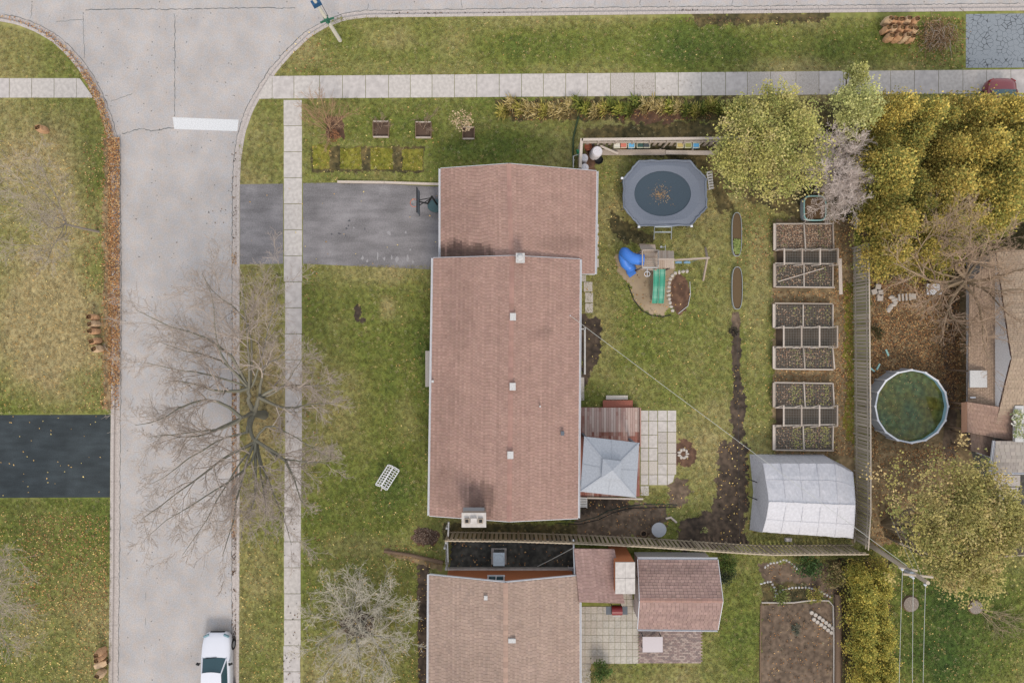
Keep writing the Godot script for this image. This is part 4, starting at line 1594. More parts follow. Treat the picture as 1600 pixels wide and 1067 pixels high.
func east_house() -> void:
	# neighbour to the east: a low lean-to roof against a white gable wall, and two small brown roofs
	var t := thing("white_gable_house", "house with white gable wall over a low brown lean-to roof beside the leafy yard", "house", W(1590, 540))
	var tones := [lin(186, 160, 138), lin(180, 154, 132), lin(192, 166, 144), lin(174, 149, 129)]
	var lt := Node3D.new()
	lt.name = "lean_to_roof"
	t.add_child(lt)
	shingles(lt, W(1516, 440, 2.2), W(1513, 650, 2.2), W(1556, 655, 2.6), W(1556, 400, 2.6), tones, [])
	for q in [[1518, 450], [1517, 515], [1516, 580], [1515, 640]]:
		var pp := W(q[0], q[1], 2.1)
		box_part("carport_post", t, Vector3(pp.x + 0.1, 1.05, pp.z), Vector3(0.1, 2.1, 0.1), M["wood_brown"])
	var gb := MB.new()
	var x := W(1556, 400, 2.6).x
	var za := W(1556, 396, 2.6).z
	var zb := W(1556, 656, 2.6).z
	var zm := W(1578, 560, 3.8).z
	for k in 12:
		var h0 := 2.2 + k * 0.14
		var h1 := h0 + 0.13
		var sp := func(h: float) -> Vector2:
			var q := clampf((h - 2.6) / 1.2, 0, 1)
			return Vector2(lerpf(za, zm, q), lerpf(zb, zm, q))
		var s0: Vector2 = sp.call(h0)
		var s1: Vector2 = sp.call(h1)
		gb.quad(Vector3(x - 0.02, h0, s0.x), Vector3(x - 0.02, h0, s0.y), Vector3(x, h1, s1.y), Vector3(x, h1, s1.x), Vector3.LEFT)
		gb.quad(Vector3(x - 0.02, h0, s0.x), Vector3(x - 0.02, h0, s0.y), Vector3(x, h0, s0.y), Vector3(x, h0, s0.x), Vector3.DOWN)
	part("gable_wall", gb, M["siding"], t)
	var wb2 := MB.new()
	wb2.prism(PackedVector2Array([Vector2(x + 0.05, za), Vector2(x + 12, za), Vector2(x + 12, zb), Vector2(x + 0.05, zb)]), 0, 2.5)
	part("wall", wb2, M["siding"], t)
	var mr := Node3D.new()
	mr.name = "main_roof"
	t.add_child(mr)
	var pk := Vector3(x + 0.02, 3.86, zm)
	var gt := [lin(182, 160, 138), lin(176, 154, 133), lin(188, 166, 144), lin(170, 150, 130)]
	shingles(mr, Vector3(x + 0.02, 2.62, za - 0.2), Vector3(x + 12, 2.62, za - 0.2), pk + Vector3(12, 0, 0), pk, gt, [])
	shingles(mr, Vector3(x + 0.02, 2.62, zb + 0.2), Vector3(x + 12, 2.62, zb + 0.2), pk + Vector3(12, 0, 0), pk, gt, [])
	var sk := MB.new()
	sk.box(W(1529, 592, 2.55), Vector3(1.0, 0.12, 1.0))
	part("skylight", sk, M["white_dirty"], t)
	box_part("vent", t, W(1521, 621, 2.4), Vector3(0.3, 0.06, 0.08), M["white"])
	# the porch south of it
	var p := thing("brown_porch", "small brown porch roof with orange end beside the round pool", "porch", W(1540, 655))
	var rf := Node3D.new()
	rf.name = "roof"
	p.add_child(rf)
	var bt := [lin(172, 142, 126), lin(166, 136, 120), lin(178, 148, 131), lin(160, 131, 117)]
	shingles(rf, W(1512, 675, 2.4), W(1590, 690, 2.4), W(1590, 640, 2.9), W(1512, 628, 2.9), bt, [])
	var pw := MB.new()
	pw.quad(W(1512, 628, 2.9), W(1512, 675, 2.4), W(1503, 676, 1.95), W(1503, 629, 2.4), Vector3(-1, 0.6, 0))
	part("end_panel", pw, mat("brown_siding", lin(206, 158, 130), 0.9, "soft", 1.0), p)
	for q in [[1514, 632], [1514, 672], [1580, 642], [1580, 684]]:
		var pq := W(q[0], q[1], 2.3)
		box_part("post", p, Vector3(pq.x, 1.15, pq.z), Vector3(0.1, 2.3, 0.1), M["wood_brown"])
	var s := thing("low_roof_annex", "low dark brown annex roof with white fascia below the porch", "annex", W(1530, 695))
	var sr := Node3D.new()
	sr.name = "roof"
	s.add_child(sr)
	shingles(sr, W(1517, 704, 2.0), W(1550, 714, 2.0), W(1553, 684, 2.2), W(1517, 676, 2.2), [lin(142, 120, 107), lin(134, 113, 101), lin(150, 126, 113)], [])
	for q in [[1520, 680], [1520, 701], [1548, 710]]:
		var sq := W(q[0], q[1], 1.95)
		box_part("post", s, Vector3(sq.x + 0.05, 0.97, sq.z), Vector3(0.09, 1.94, 0.09), M["wood_brown"])
	box_part("fascia", s, W(1539, 711, 1.95), Vector3(1.0, 0.12, 0.05), M["white"], Basis(Vector3.UP, -0.3))
	var g := thing("grey_shed", "grey shingled roof with white gutter at the picture's east edge", "shed", W(1600, 700))
	var g2 := Node3D.new()
	g2.name = "roof"
	g.add_child(g2)
	var ggt := [lin(178, 168, 160), lin(170, 161, 154), lin(186, 176, 166), lin(162, 154, 147)]
	shingles(g2, W(1551, 738, 2.4), W(1700, 738, 2.4), W(1700, 690, 2.9), W(1557, 689, 2.9), ggt, [], 0.2, 0.3)
	var gw := MB.new()
	gw.prism(PackedVector2Array([W2(1560, 690), W2(1650, 690), W2(1650, 716), W2(1560, 716)]), 0, 2.3)
	part("wall", gw, M["siding"], g)
	gutter(g, W(1551, 738, 2.4), W(1700, 738, 2.4), Vector3(0, 0, 1))
	gutter(g, W(1557, 689, 2.9), W(1551, 738, 2.4), Vector3.LEFT)
	# pale clutter on the terrace behind
	var st := struct_root("terrace_east")
	for q in [[1552, 742, 1572, 760], [1573, 742, 1595, 760], [1560, 761, 1592, 780]]:
		slab_between(st, W2(q[0], q[1]), W2(q[2], q[1]), W2(q[2], q[3]), W2(q[0], q[3]), 0.03, [M["concrete_stained"]], 0.02)
	var cr := thing("white_planter_crate", "long white crate of potted plants on the porch roof edge", "crate", W(1590, 660))
	box_part("trough", cr, W(1592, 662, 2.95), Vector3(0.5, 0.2, 2.1), M["white_dirty"])
	var cg := MB.new()
	for k in 260:
		blade(cg, W(1592 + rng.randfn(0, 4), 662 + rng.randf_range(-22, 22), 3.1), 0.09, [lin(120, 134, 88), lin(150, 150, 104), lin(206, 202, 190)])
	part("plants", cg, M["vc_leaf"], cr)

# ---------------------------------------------------------------- fences, beds, yard things
func board_fence(called: String, label: String, pts: Array, h: float, pitch: float, tones: Array, both: bool, face: float) -> void:
	# shadowbox fence: upright boards on alternate faces of two rails
	var fine := resample(pts, pitch * SC)
	var o := thing(called, label, "fence", W(fine[0].x, fine[0].y))
	var ms := []
	for i in 3:
		var b := MB.new()
		b.box(Vector3(0, h * 0.5, 0), Vector3(0.16, h * [1.0, 0.985, 1.01][i], 0.02))
		ms.append(b.mesh())
	for i in fine.size() - 1:
		var p := W(fine[i].x, fine[i].y)
		var q := W(fine[i + 1].x, fine[i + 1].y)
		var t := (q - p).normalized()
		var nrm := Vector3(t.z, 0, -t.x) * face
		var tilt := Basis(nrm, rng.randf_range(-0.012, 0.012))
		var bs := tilt * Basis(t, Vector3.UP, t.cross(Vector3.UP))
		piece("board", ms[rng.randi() % 3], tones[rng.randi() % tones.size()], o, Transform3D(bs, p + nrm * 0.05))
		if both:
			piece("board", ms[rng.randi() % 3], tones[rng.randi() % tones.size()], o, Transform3D(bs, (p + q) * 0.5 - nrm * 0.05))
	var i := 0
	while i < fine.size() - 1:
		var e := mini(i + int(2.4 / pitch), fine.size() - 1)
		for y in [0.35, h - 0.3]:
			var rb := MB.new()
			rb.bar(W(fine[i].x, fine[i].y) + Vector3(0, y, 0), W(fine[e].x, fine[e].y) + Vector3(0, y, 0), 0.04, 0.09)
			part("rail", rb, tones[0], o)
		var pb := MB.new()
		pb.box(W(fine[i].x, fine[i].y) + Vector3(0, h * 0.5 + 0.03, 0), Vector3(0.09, h + 0.06, 0.09))
		part("post", pb, tones[0], o)
		var cb := MB.new()
		var a := W(fine[i].x, fine[i].y) + Vector3(0, h + 0.02, 0)
		var b2 := W(fine[e].x, fine[e].y) + Vector3(0, h + 0.02, 0)
		cb.bar(a, b2, 0.06 if not both else 0.05, 0.035)
		part("cap_rail", cb, tones[tones.size() - 1], o)
		i = e

func fences() -> void:
	var grey := [mat("board_a", lin(200, 186, 168), 0.9, "wear", 1.1), mat("board_b", lin(210, 195, 176), 0.9, "wear", 1.1), mat("board_c", lin(184, 170, 152), 0.9, "wear", 1.1), mat("board_d", lin(216, 200, 182), 0.9, "wear", 1.1)]
	board_fence("board_fence", "tall weathered board fence between the garden beds and the pool yard", [[1332, 388], [1333.5, 540], [1335, 700], [1335, 790], [1331, 848]], 1.95, 0.21, grey, false, 1.0)
	var brown := [mat("board_e", lin(188, 172, 148), 0.9, "wear", 1.1), mat("board_f", lin(200, 184, 158), 0.9, "wear", 1.1), mat("board_g", lin(174, 158, 138), 0.9, "wear", 1.1), mat("board_h", lin(208, 190, 166), 0.9, "wear", 1.1)]
	board_fence("picket_fence", "long brown spaced board fence between the two bungalows", [[702, 829], [800, 830], [895, 833], [1000, 838], [1090, 844], [1180, 850], [1330, 849]], 2.15, 0.27, brown, false, -1.0)
	board_fence("garden_fence", "short dark board fence beyond the pine at the lower east edge", [[1385, 838], [1420, 856], [1480, 862], [1640, 850]], 1.5, 0.2, [brown[2], brown[0]], false, -1.0)
	# white picket gate at the side of the brick house
	var g := thing("side_gate", "white weathered gate between brick house and board fence end", "gate", W(699, 870))
	for q in [[701, 816], [700, 838], [698, 846], [700, 878]]:
		box_part("post", g, W(q[0], q[1]) + Vector3(0, 0.7, 0), Vector3(0.11, 1.4, 0.11), M["white_dirty"])
	var mb := MB.new()
	mb.bar(W(701, 816, 1.35), W(700, 838, 1.35), 0.08, 0.06)
	part("rail", mb, M["white_dirty"], g)
	for k in 8:
		box_part("picket", g, W(700 + rng.randf_range(-0.4, 0.4), 848 + k * 3.6) + Vector3(0, 0.65, 0), Vector3(0.025, 1.25, 0.11), M["white_dirty"])
	mb = MB.new()
	mb.bar(W(699, 846, 1.25), W(700, 878, 1.25), 0.07, 0.08)
	part("rail", mb, M["white_dirty"], g)
	# low log edging in the front lawn
	mb = MB.new()
	mb.tube(PackedVector3Array([W(600, 861, 0.08), W(640, 867, 0.09), W(692, 879, 0.1)]), PackedFloat32Array([0.1, 0.11, 0.12]), 7)
	var lg := part("edging_log", mb, M["wood_brown"])
	tag(lg, "long dark edging log in the front lawn by the side gate", "log")
	# north yard: fence with a flat top rail and a planting shelf
	var nf := thing("shelf_fence", "pale flat topped garden fence with hanging boxes above the trampoline", "fence", W(1010, 228))
	mb = MB.new()
	mb.bar(W(909, 218, 1.5), W(1220, 215, 1.5), 0.16, 0.04)
	part("top_rail", mb, M["wood_pale"], nf)
	mb = MB.new()
	mb.bar(W(910, 222.5, 1.3), W(1220, 220, 1.3), 0.1, 0.04)
	part("lower_rail", mb, M["wood_grey"], nf)
	mb = MB.new()
	mb.bar(W(909, 216, 1.5), W(907, 262, 1.5), 0.16, 0.04)
	part("side_rail", mb, M["wood_pale"], nf)
	for k in 12:
		var x := 909.0 + k * 27.0
		box_part("post", nf, W(x, 219, 1.5) * Vector3(1, 0, 1) + Vector3(0, 0.73, 0.06), Vector3(0.09, 1.46, 0.09), M["wood_grey"])
	for k in 34:
		box_part("board", nf, W(912 + k * 9, 218, 1.5) * Vector3(1, 0, 1) + Vector3(0, 0.62, -0.03), Vector3(0.19, 1.16, 0.02), M["wood_grey"])
	for k in 7:
		box_part("board", nf, W(908, 222 + k * 5.8, 1.5) * Vector3(1, 0, 1) + Vector3(-0.03, 0.62, 0), Vector3(0.02, 1.16, 0.19), M["wood_grey"])
	var cols := [["white", lin(220, 214, 200)], ["coral", lin(206, 120, 104)], ["sky blue", lin(104, 172, 214)], ["dark green", lin(54, 84, 80)], ["charcoal", lin(70, 76, 80)], ["straw", lin(196, 172, 108)], ["olive", lin(150, 150, 84)], ["bright blue", lin(92, 160, 206)]]
	var bx := [964.5, 974.5, 987, 1000.5, 1010.5, 1063, 1075.5, 1088]
	for i in 8:
		var c: Color = cols[i][1]
		var t := thing("planter_tub", "small %s planter tub hanging on the pale fence above the trampoline" % cols[i][0], "planter", W(bx[i], 227, 1.0), "tubs hanging on the fence")
		var w := 0.42
		var mm := mat("tub_%d" % i, c, 0.6)
		var ce := W(bx[i], 227, 1.0)
		box_part("tub", t, ce - Vector3(0, 0.1, 0), Vector3(w - 0.04, 0.2, 0.26), mm)
		var rm := MB.new()
		rm.bar(ce + Vector3(-w * 0.5, 0.02, -0.14), ce + Vector3(w * 0.5, 0.02, -0.14), 0.03, 0.03)
		rm.bar(ce + Vector3(-w * 0.5, 0.02, 0.14), ce + Vector3(w * 0.5, 0.02, 0.14), 0.03, 0.03)
		rm.bar(ce + Vector3(-w * 0.5 + 0.015, 0.02, -0.125), ce + Vector3(-w * 0.5 + 0.015, 0.02, 0.125), 0.03, 0.03)
		rm.bar(ce + Vector3(w * 0.5 - 0.015, 0.02, -0.125), ce + Vector3(w * 0.5 - 0.015, 0.02, 0.125), 0.03, 0.03)
		part("rim", rm, mat("tub_rim", lin(206, 202, 176), 0.7), t)
	var bd := thing("raised_board_bed", "weathered plank bench behind the trampoline along the fence", "bench", W(1010, 239))
	mb = MB.new()
	mb.bar(W(940, 238, 0.45), W(1040, 238, 0.45), 0.34, 0.05)
	part("plank", mb, M["wood_grey"], bd)
	mb = MB.new()
	mb.bar(W(1040.5, 238, 0.445), W(1130, 239, 0.445), 0.26, 0.05)
	part("plank", mb, M["wood_pale"], bd)
	for x in [945, 985, 1030, 1080, 1120]:
		box_part("leg", bd, W(x, 238) + Vector3(0, 0.21, 0), Vector3(0.1, 0.42, 0.22), M["wood_grey"])
	mb = MB.new()
	mb.bar(W(938, 228, 0.75), W(966, 240, 0.62), 0.12, 0.05)
	var lp := thing("loose_plank", "loose pale plank leaning by the white barrels", "plank", W(952, 234))
	part("plank_board", mb, M["wood_pale"], lp)

func garden_bed(label: String, x0: float, x1: float, y0: float, ya: float, yb: float, y1: float, seed_: int, plank: bool) -> void:
	# two boxed halves and a raised slatted middle, wire netting over it
	rng.seed = seed_
	var t := thing("garden_bed", label, "garden bed", W((x0 + x1) * 0.5, (y0 + y1) * 0.5), "wired timber garden beds")
	var hh := 0.42
	var tl := [M["wood_grey"], M["wood_pale"], M["wood_pale"]]
	for half in [[y0, ya], [yb, y1]]:
		var a: float = half[0]
		var b: float = half[1]
		for e in [[x0, a, x1, a], [x0, b, x1, b], [x1, a, x1, b], [(x0 + x1) * 0.5, a, (x0 + x1) * 0.5, b]]:
			var mb := MB.new()
			var j := rng.randf_range(-1.6, 1.6)
			mb.bar(W(e[0] + rng.randf_range(-1, 1), e[1] + j, hh), W(e[2] + rng.randf_range(-1, 3), e[3] + rng.randf_range(-1.6, 1.6), hh), 0.075, 0.05)
			part("timber", mb, tl[rng.randi() % 3], t)
		var wd := MB.new()
		wd.bar(W(x0 - 1, a, hh), W(x0 - 1, b, hh), 0.17, 0.05)
		part("timber", wd, tl[rng.randi() % 3], t)
		# side boards down to the ground
		var sb := MB.new()
		sb.bar(W(x0, a, hh) + Vector3(0, -0.22, 0), W(x1, a, hh) + Vector3(0, -0.22, 0), 0.035, 0.38)
		sb.bar(W(x0, b, hh) + Vector3(0, -0.22, 0), W(x1, b, hh) + Vector3(0, -0.22, 0), 0.035, 0.38)
		sb.bar(W(x0, a, hh) + Vector3(0, -0.22, 0), W(x0, b, hh) + Vector3(0, -0.22, 0), 0.035, 0.38)
		sb.bar(W(x1, a, hh) + Vector3(0, -0.22, 0), W(x1, b, hh) + Vector3(0, -0.22, 0), 0.035, 0.38)
		part("side_board", sb, M["wood_brown"], t)
		var so := MB.new()
		so.prism(poly([[x0 + 1, a + 1], [x1 - 1, a + 1], [x1 - 1, b - 1], [x0 + 1, b - 1]], hh), hh - 0.16, hh - 0.15)
		part("bed_soil", so, mat("leafmould", lin(116, 90, 72), 1.0, "speck", 0.8) if seed_ == 61 and a == y0 else mat("bed_earth", lin(94, 79, 66), 1.0, "speck", 0.8), t)
		# netting
		var nt := MB.new()
		var p := W(x0, a, hh) + Vector3(0, 0.03, 0)
		var q := W(x1, b, hh) + Vector3(0, 0.03, 0)
		var k := p.x
		while k < q.x:
			nt.bar(Vector3(k, p.y, p.z), Vector3(k, p.y, q.z), 0.007, 0.004)
			k += 0.1
		k = p.z
		while k < q.z:
			nt.bar(Vector3(p.x, p.y + 0.004, k), Vector3(q.x, p.y + 0.004, k), 0.007, 0.004)
			k += 0.1
		part("netting", nt, M["net_wire"], t)
	# weeds and dead stalks standing in the bed
	var wd2 := MB.new()
	for k in [120, 200, 520][seed_ - 61]:
		var yy := rng.randf_range(y0 + 3, ya - 3) if rng.randf() < 0.4 else rng.randf_range(yb + 3, y1 - 3)
		var cx := x0 + 8 + 74 * absf(sin(seed_ * 1.7 + floorf(k / 22.0) * 2.1))
		blade(wd2, W(cx + rng.randfn(0, 5), yy, hh - 0.1), 0.07, [lin(126, 128, 72), lin(150, 140, 86), lin(106, 90, 66)] if seed_ != 63 else [lin(168, 160, 84), lin(140, 142, 76), lin(118, 104, 70)])
	part("weeds", wd2, M["vc_leaf"], t).set_meta("kind", "stuff")
	# the raised middle
	var me := MB.new()
	me.prism(poly(rect(x0 + 2, ya + 1.5, x1 + 8, yb - 1.5)), 0.02, 0.05)
	part("bed_soil", me, mat("bed_earth", lin(94, 79, 66), 1.0, "speck", 0.8), t)
	var hm := 0.75
	var xs := [x0 + 14, x0 + 42, x0 + 70, x0 + 98]
	for i in 4:
		var mb := MB.new()
		mb.bar(W(xs[i], ya - 3, hm), W(xs[i], yb + 2, hm), 0.085, 0.06)
		part("cross_bar", mb, tl[1 - i % 2], t)
		mb = MB.new()
		mb.bar(W(xs[i], ya - 3, hm), W(xs[i] - 14, ya + 1, 0.45), 0.045, 0.05)
		mb.bar(W(xs[i], yb + 2, hm), W(xs[i] - 14, yb + 3, 0.45), 0.045, 0.05)
		part("strut", mb, tl[i % 3], t)
		for y in [ya - 3, yb + 2]:
			box_part("post", t, W(xs[i], y, hm) * Vector3(1, 0, 1) + Vector3(0, hm * 0.5, 0), Vector3(0.05, hm, 0.05), M["wood_brown"])
	var n2 := MB.new()
	var p2 := W(xs[0], ya - 2, hm)
	var q2 := W(xs[3], yb + 2, hm)
	var k2 := p2.x
	while k2 < q2.x:
		n2.bar(Vector3(k2, p2.y, p2.z), Vector3(k2, p2.y, q2.z), 0.007, 0.004)
		k2 += 0.1
	k2 = p2.z
	while k2 < q2.z:
		n2.bar(Vector3(p2.x, p2.y + 0.004, k2), Vector3(q2.x, p2.y + 0.004, k2), 0.007, 0.004)
		k2 += 0.1
	part("netting", n2, M["net_wire"], t)
	if plank:
		var pk := MB.new()
		pk.bar(W(1313, 404, 0.6), W(1314.5, 460, 0.6), 0.2, 0.05)
		part("loose_board", pk, M["wood_pale"], t)
		pk = MB.new()
		pk.bar(W(1216, 440, 0.52), W(1288, 419, 0.52), 0.05, 0.03)
		part("loose_lath", pk, M["wood_pale"], t)

func beds() -> void:
	garden_bed("netted timber garden bed nearest the evergreen, with a loose pale board on it", 1212, 1302, 349, 391, 412, 449, 61, true)
	garden_bed("netted timber garden bed in the middle of the row of three", 1211, 1302, 475, 512, 541, 576, 62, false)
	garden_bed("netted timber garden bed nearest the white tarpaulin shelter", 1211, 1302, 598, 636, 664, 703, 63, false)
	# litter lying in the beds
	var leaf := MB.new()
	rng.seed = 64
	for q in [[1212, 349, 1302, 391, 1100], [1212, 412, 1302, 449, 260], [1211, 475, 1302, 512, 180], [1211, 541, 1302, 576, 300], [1211, 598, 1302, 636, 220], [1211, 664, 1302, 703, 240]]:
		for k in q[4]:
			var p := W(rng.randf_range(q[0] + 2, q[2] - 2), rng.randf_range(q[1] + 2, q[3] - 2), 0.285)
			var a := rng.randf() * TAU
			var d := Vector3(cos(a), rng.randf_range(-0.3, 0.4), sin(a)) * 0.05
			var s := Vector3(-sin(a), 0, cos(a)) * 0.03
			var t: Vector3 = [Vector3(166, 122, 92), Vector3(186, 148, 116), Vector3(126, 94, 72), Vector3(206, 180, 150)][rng.randi() % 4]
			leaf.col = lin(t.x, t.y, t.z)
			leaf.tri(p - s, p + s, p + d, Vector3.UP)
			leaf.tri(p - s, p + s, p - d + Vector3(0, 0.02, 0), Vector3.UP)
	var o := part("bed_leaves", leaf, M["vc_leaf"])
	o.set_meta("kind", "stuff")
	tag(o, "brown leaves lying on the soil of the netted garden beds", "leaves")
	# galvanised oval beds
	rng.seed = 66
	for q in [[1152, 366, 7.5, 34, "galvanised oval planter with green plants near the evergreen", true], [1152.5, 450, 8, 33, "galvanised oval planter filled with bare brown soil", false], [1274, 325, 17, 19, "square galvanised planter of dead leaves between evergreen and garden bed", false]]:
		var t := thing("metal_planter", q[4], "planter", W(q[0], q[1]), "galvanised planters")
		var rim := MB.new()
		var wall := MB.new()
		var pts := PackedVector3Array()
		var rd := PackedFloat32Array()
		var h := 0.26 if q[2] < 12 else 0.6
		var pl := []
		for i in 33:
			var a := TAU * i / 32.0
			var ex := 0.7 if q[2] < 12 else 0.45
			var cx := signf(cos(a)) * pow(absf(cos(a)), ex)
			var sz := signf(sin(a)) * pow(absf(sin(a)), ex)
			pts.push_back(W(q[0] + q[2] * cx, q[1] + q[3] * sz, h))
			rd.push_back(0.017 if q[2] < 12 else 0.05)
			if i < 32:
				pl.append([q[0] + (q[2] - 0.6) * cx, q[1] + (q[3] - 0.6) * sz])
		rim.tube(pts, rd, 6)
		part("rim", rim, M["galv"] if q[2] < 12 else M["galv_teal"], t)
		for i in 32:
			wall.quad(pts[i], pts[i + 1], pts[i + 1] * Vector3(1, 0, 1), pts[i] * Vector3(1, 0, 1), pts[i] - W(q[0], q[1], h))
		part("wall", wall, M["galv"], t)
		var so := MB.new()
		so.prism(poly(pl, h), h - 0.07, h - 0.05)
		part("planter_soil", so, mat("planter_earth", lin(124, 102, 76), 1.0, "speck", 0.7) if q[2] < 12 else mat("leafy_earth", lin(112, 88, 62), 1.0, "speck", 0.6), t)
		if q[5]:
			var lv := MB.new()
			for k in 160:
				var c := W(q[0] + rng.randf_range(-5, 5), q[1] + rng.randf_range(8, 30), h)
				blade(lv, c, 0.09, [lin(126, 140, 74), lin(104, 120, 64), lin(148, 156, 92)])
			part("leaves", lv, M["vc_leaf"], t)
	# front lawn: boxed saplings
	var n := 0
	for q in [[595, 202, 12, "square box of bare twigs left of centre in the front lawn"], [661.5, 203, 12, "square box of bare twigs next to the dried shrub"], [732, 208, 9, "low corner box under the dried pale shrub"]]:
		var t := thing("tree_box", q[3], "planter box", W(q[0], q[1]), "tree boxes in the front lawn")
		var s: float = q[2]
		for e in [[-1, -1, 1, -1], [1, -1, 1, 1], [1, 1, -1, 1], [-1, 1, -1, -1]]:
			var mb := MB.new()
			mb.bar(W(q[0] + e[0] * s, q[1] + e[1] * s, 0.12), W(q[0] + e[2] * s, q[1] + e[3] * s, 0.12), 0.05, 0.22)
			part("side_board", mb, M["wood_pale"] if n % 2 == 0 else M["wood_brown"], t)
			n += 1
		var so := MB.new()
		so.prism(poly(rect(q[0] - s + 0.5, q[1] - s + 0.5, q[0] + s - 0.5, q[1] + s - 0.5)), 0.05, 0.07)
		part("mulch", so, M["mulch"], t)

func blade(mb: MB, c: Vector3, s: float, tones: Array) -> void:
	# one small leaf, randomly turned
	var a := rng.randf() * TAU
	var u := Vector3(cos(a), rng.randf_range(-0.5, 0.6), sin(a)).normalized() * s
	var w := u.cross(Vector3(rng.randf_range(-0.6, 0.6), 1, rng.randf_range(-0.6, 0.6))).normalized() * s * 0.5
	var k := rng.randf_range(0.8, 1.2)
	var t: Color = tones[rng.randi() % tones.size()]
	mb.col = Color(t.r * k, t.g * k, t.b * k)
	mb.tri(c - u, c + w, c + u, Vector3.UP)
	mb.tri(c - u, c - w, c + u, Vector3.UP)

func trampoline() -> void:
	var c := W(1039.5, 301.5, 0.92)
	var t := thing("trampoline", "large octagonal trampoline with grey blue safety pad and sagging net", "trampoline", c * Vector3(1, 0, 1))
	var h := 0.92
	var oc := [[999, 251.5], [1078, 251.5], [1103, 279], [1104, 323], [1079, 351.5], [1000, 352.5], [975, 324], [974.5, 279.5]]
	var ring := PackedVector3Array()
	for p in oc:
		ring.push_back(W(p[0], p[1], h))
	var mr := 1.7
	var sq := Vector3(1, 1, 0.8)
	var cm := W(1035.5, 302.5, h - 0.06)
	# pad: eight cushioned segments, rising to a soft crest
	for i in 8:
		var mb := MB.new()
		var a := ring[i]
		var b := ring[(i + 1) % 8]
		var n := 6
		for k in n:
			var p0 := a.lerp(b, float(k) / n)
			var p1 := a.lerp(b, float(k + 1) / n)
			var d0 := ((p0 - cm) * Vector3(1, 0, 1)).normalized()
			var d1 := ((p1 - cm) * Vector3(1, 0, 1)).normalized()
			var q0 := Vector3(cm.x, h - 0.03, cm.z) + d0 * sq * mr * 1.02
			var q1 := Vector3(cm.x, h - 0.03, cm.z) + d1 * sq * mr * 1.02
			var m0 := p0.lerp(q0, 0.45) + Vector3(0, 0.07, 0)
			var m1 := p1.lerp(q1, 0.45) + Vector3(0, 0.07, 0)
			mb.quad(p0, p1, m1, m0, Vector3.UP)
			mb.quad(m0, m1, q1, q0, Vector3.UP)
			mb.quad(p0, p1, p1 - Vector3(0, 0.22, 0), p0 - Vector3(0, 0.22, 0), d0)
		part("pad", mb, M["pad"], t)
		# frame tube and folded net sleeve along the rim
		var fr := MB.new()
		fr.rod(a - Vector3(0, 0.1, 0), b - Vector3(0, 0.1, 0), 0.035, 7)
		part("frame_tube", fr, M["steel"], t)
		var sl := MB.new()
		var w := MB.new()
		var pts := PackedVector3Array()
		var rd := PackedFloat32Array()
		for k in 9:
			pts.push_back(a.lerp(b, k / 8.0) + Vector3(0, 0.02 + 0.03 * rng.randf(), 0) + (a - cm).normalized() * rng.randf_range(-0.02, 0.05))
			rd.push_back(rng.randf_range(0.035, 0.075))
		sl.tube(pts, rd, 6)
		part("rolled_net", sl, M["gazebo_dark"] if i % 3 else M["pad"], t)
		var lg := MB.new()
		lg.rod(a - Vector3(0, 0.1, 0), Vector3(a.x, 0, a.z), 0.03, 7)
		part("leg", lg, M["steel"], t)
		if i in [4, 5, 7]:
			box_part("pole_cap", t, a + Vector3(0, 0.02, 0) + (a - cm).normalized() * 0.1, Vector3(0.14, 0.1, 0.12), M["white"])
	var mt := MB.new()
	var segs := 40
	for s in segs:
		for k in 5:
			var r0 := mr * 1.05 * k / 5.0
			var r1 := mr * 1.05 * (k + 1) / 5.0
			var f := func(r: float, a: float) -> Vector3:
				return cm + Vector3(cos(a) * r, -0.12 * (1.0 - r * r / (mr * mr * 1.1)), sin(a) * r * 0.8)
			var a0 := TAU * s / segs
			var a1 := TAU * (s + 1) / segs
			mt.quad(f.call(r0, a0), f.call(r1, a0), f.call(r1, a1), f.call(r0, a1), Vector3.UP)
	part("jumping_mat", mt, M["mat_net"], t)
	# ladder on the south side
	var ld := thing("trampoline_ladder", "short white ladder hooked on the south side of the trampoline", "ladder", W(1037, 362))
	for x in [1023, 1050]:
		var mb := MB.new()
		mb.rod(W(x, 353.5, 0.95), W(x - 1, 374, 0.02), 0.028, 6)
		part("rail", mb, M["galv"], ld)
	for k in 2:
		var mb := MB.new()
		var q := 0.04 + k * 0.4
		mb.bar(W(1023, 353.5, 0.95).lerp(W(1022, 374, 0.02), q), W(1050, 353.5, 0.95).lerp(W(1049, 374, 0.02), q), 0.07, 0.03)
		part("rung", mb, M["galv"], ld)
	# leaves drifted on the mat
	var lv := MB.new()
	rng.seed = 71
	for k in 210:
		var a := rng.randf() * TAU
		var r := absf(rng.randfn(0, 0.42))
		var p := cm + Vector3(cos(a) * r - 0.2, -0.1, sin(a) * r)
		p.y = cm.y - 0.12 * (1.0 - r * r / 3.0) + 0.012
		blade(lv, p, 0.045, [lin(150, 122, 92), lin(120, 98, 76), lin(172, 146, 112)])
	var o := part("mat_leaves", lv, M["vc_leaf"])
	o.set_meta("kind", "stuff")
	tag(o, "small drift of brown leaves in the middle of the trampoline mat", "leaves")
	# folded white crate leaning on the east side
	var wc := thing("white_laundry_rack", "white folded slatted rack leaning on the trampoline's east side", "rack", W(1109, 284))
	for k in 7:
		var mb := MB.new()
		mb.bar(W(1104 + k * 0.9, 270 + k * 4.0, 0.8), W(1113 + k * 0.4, 268 + k * 4.2, 0.55), 0.1, 0.03)
		part("slat", mb, M["white_dirty"], wc)
	for e in [[1105, 269, 1109, 297, 0.78], [1112.5, 268, 1114, 295, 0.53]]:
		var mb := MB.new()
		mb.rod(W(e[0], e[1], e[4]), W(e[2], e[3], e[4]), 0.03, 6)
		part("rail", mb, M["white_dirty"], wc)
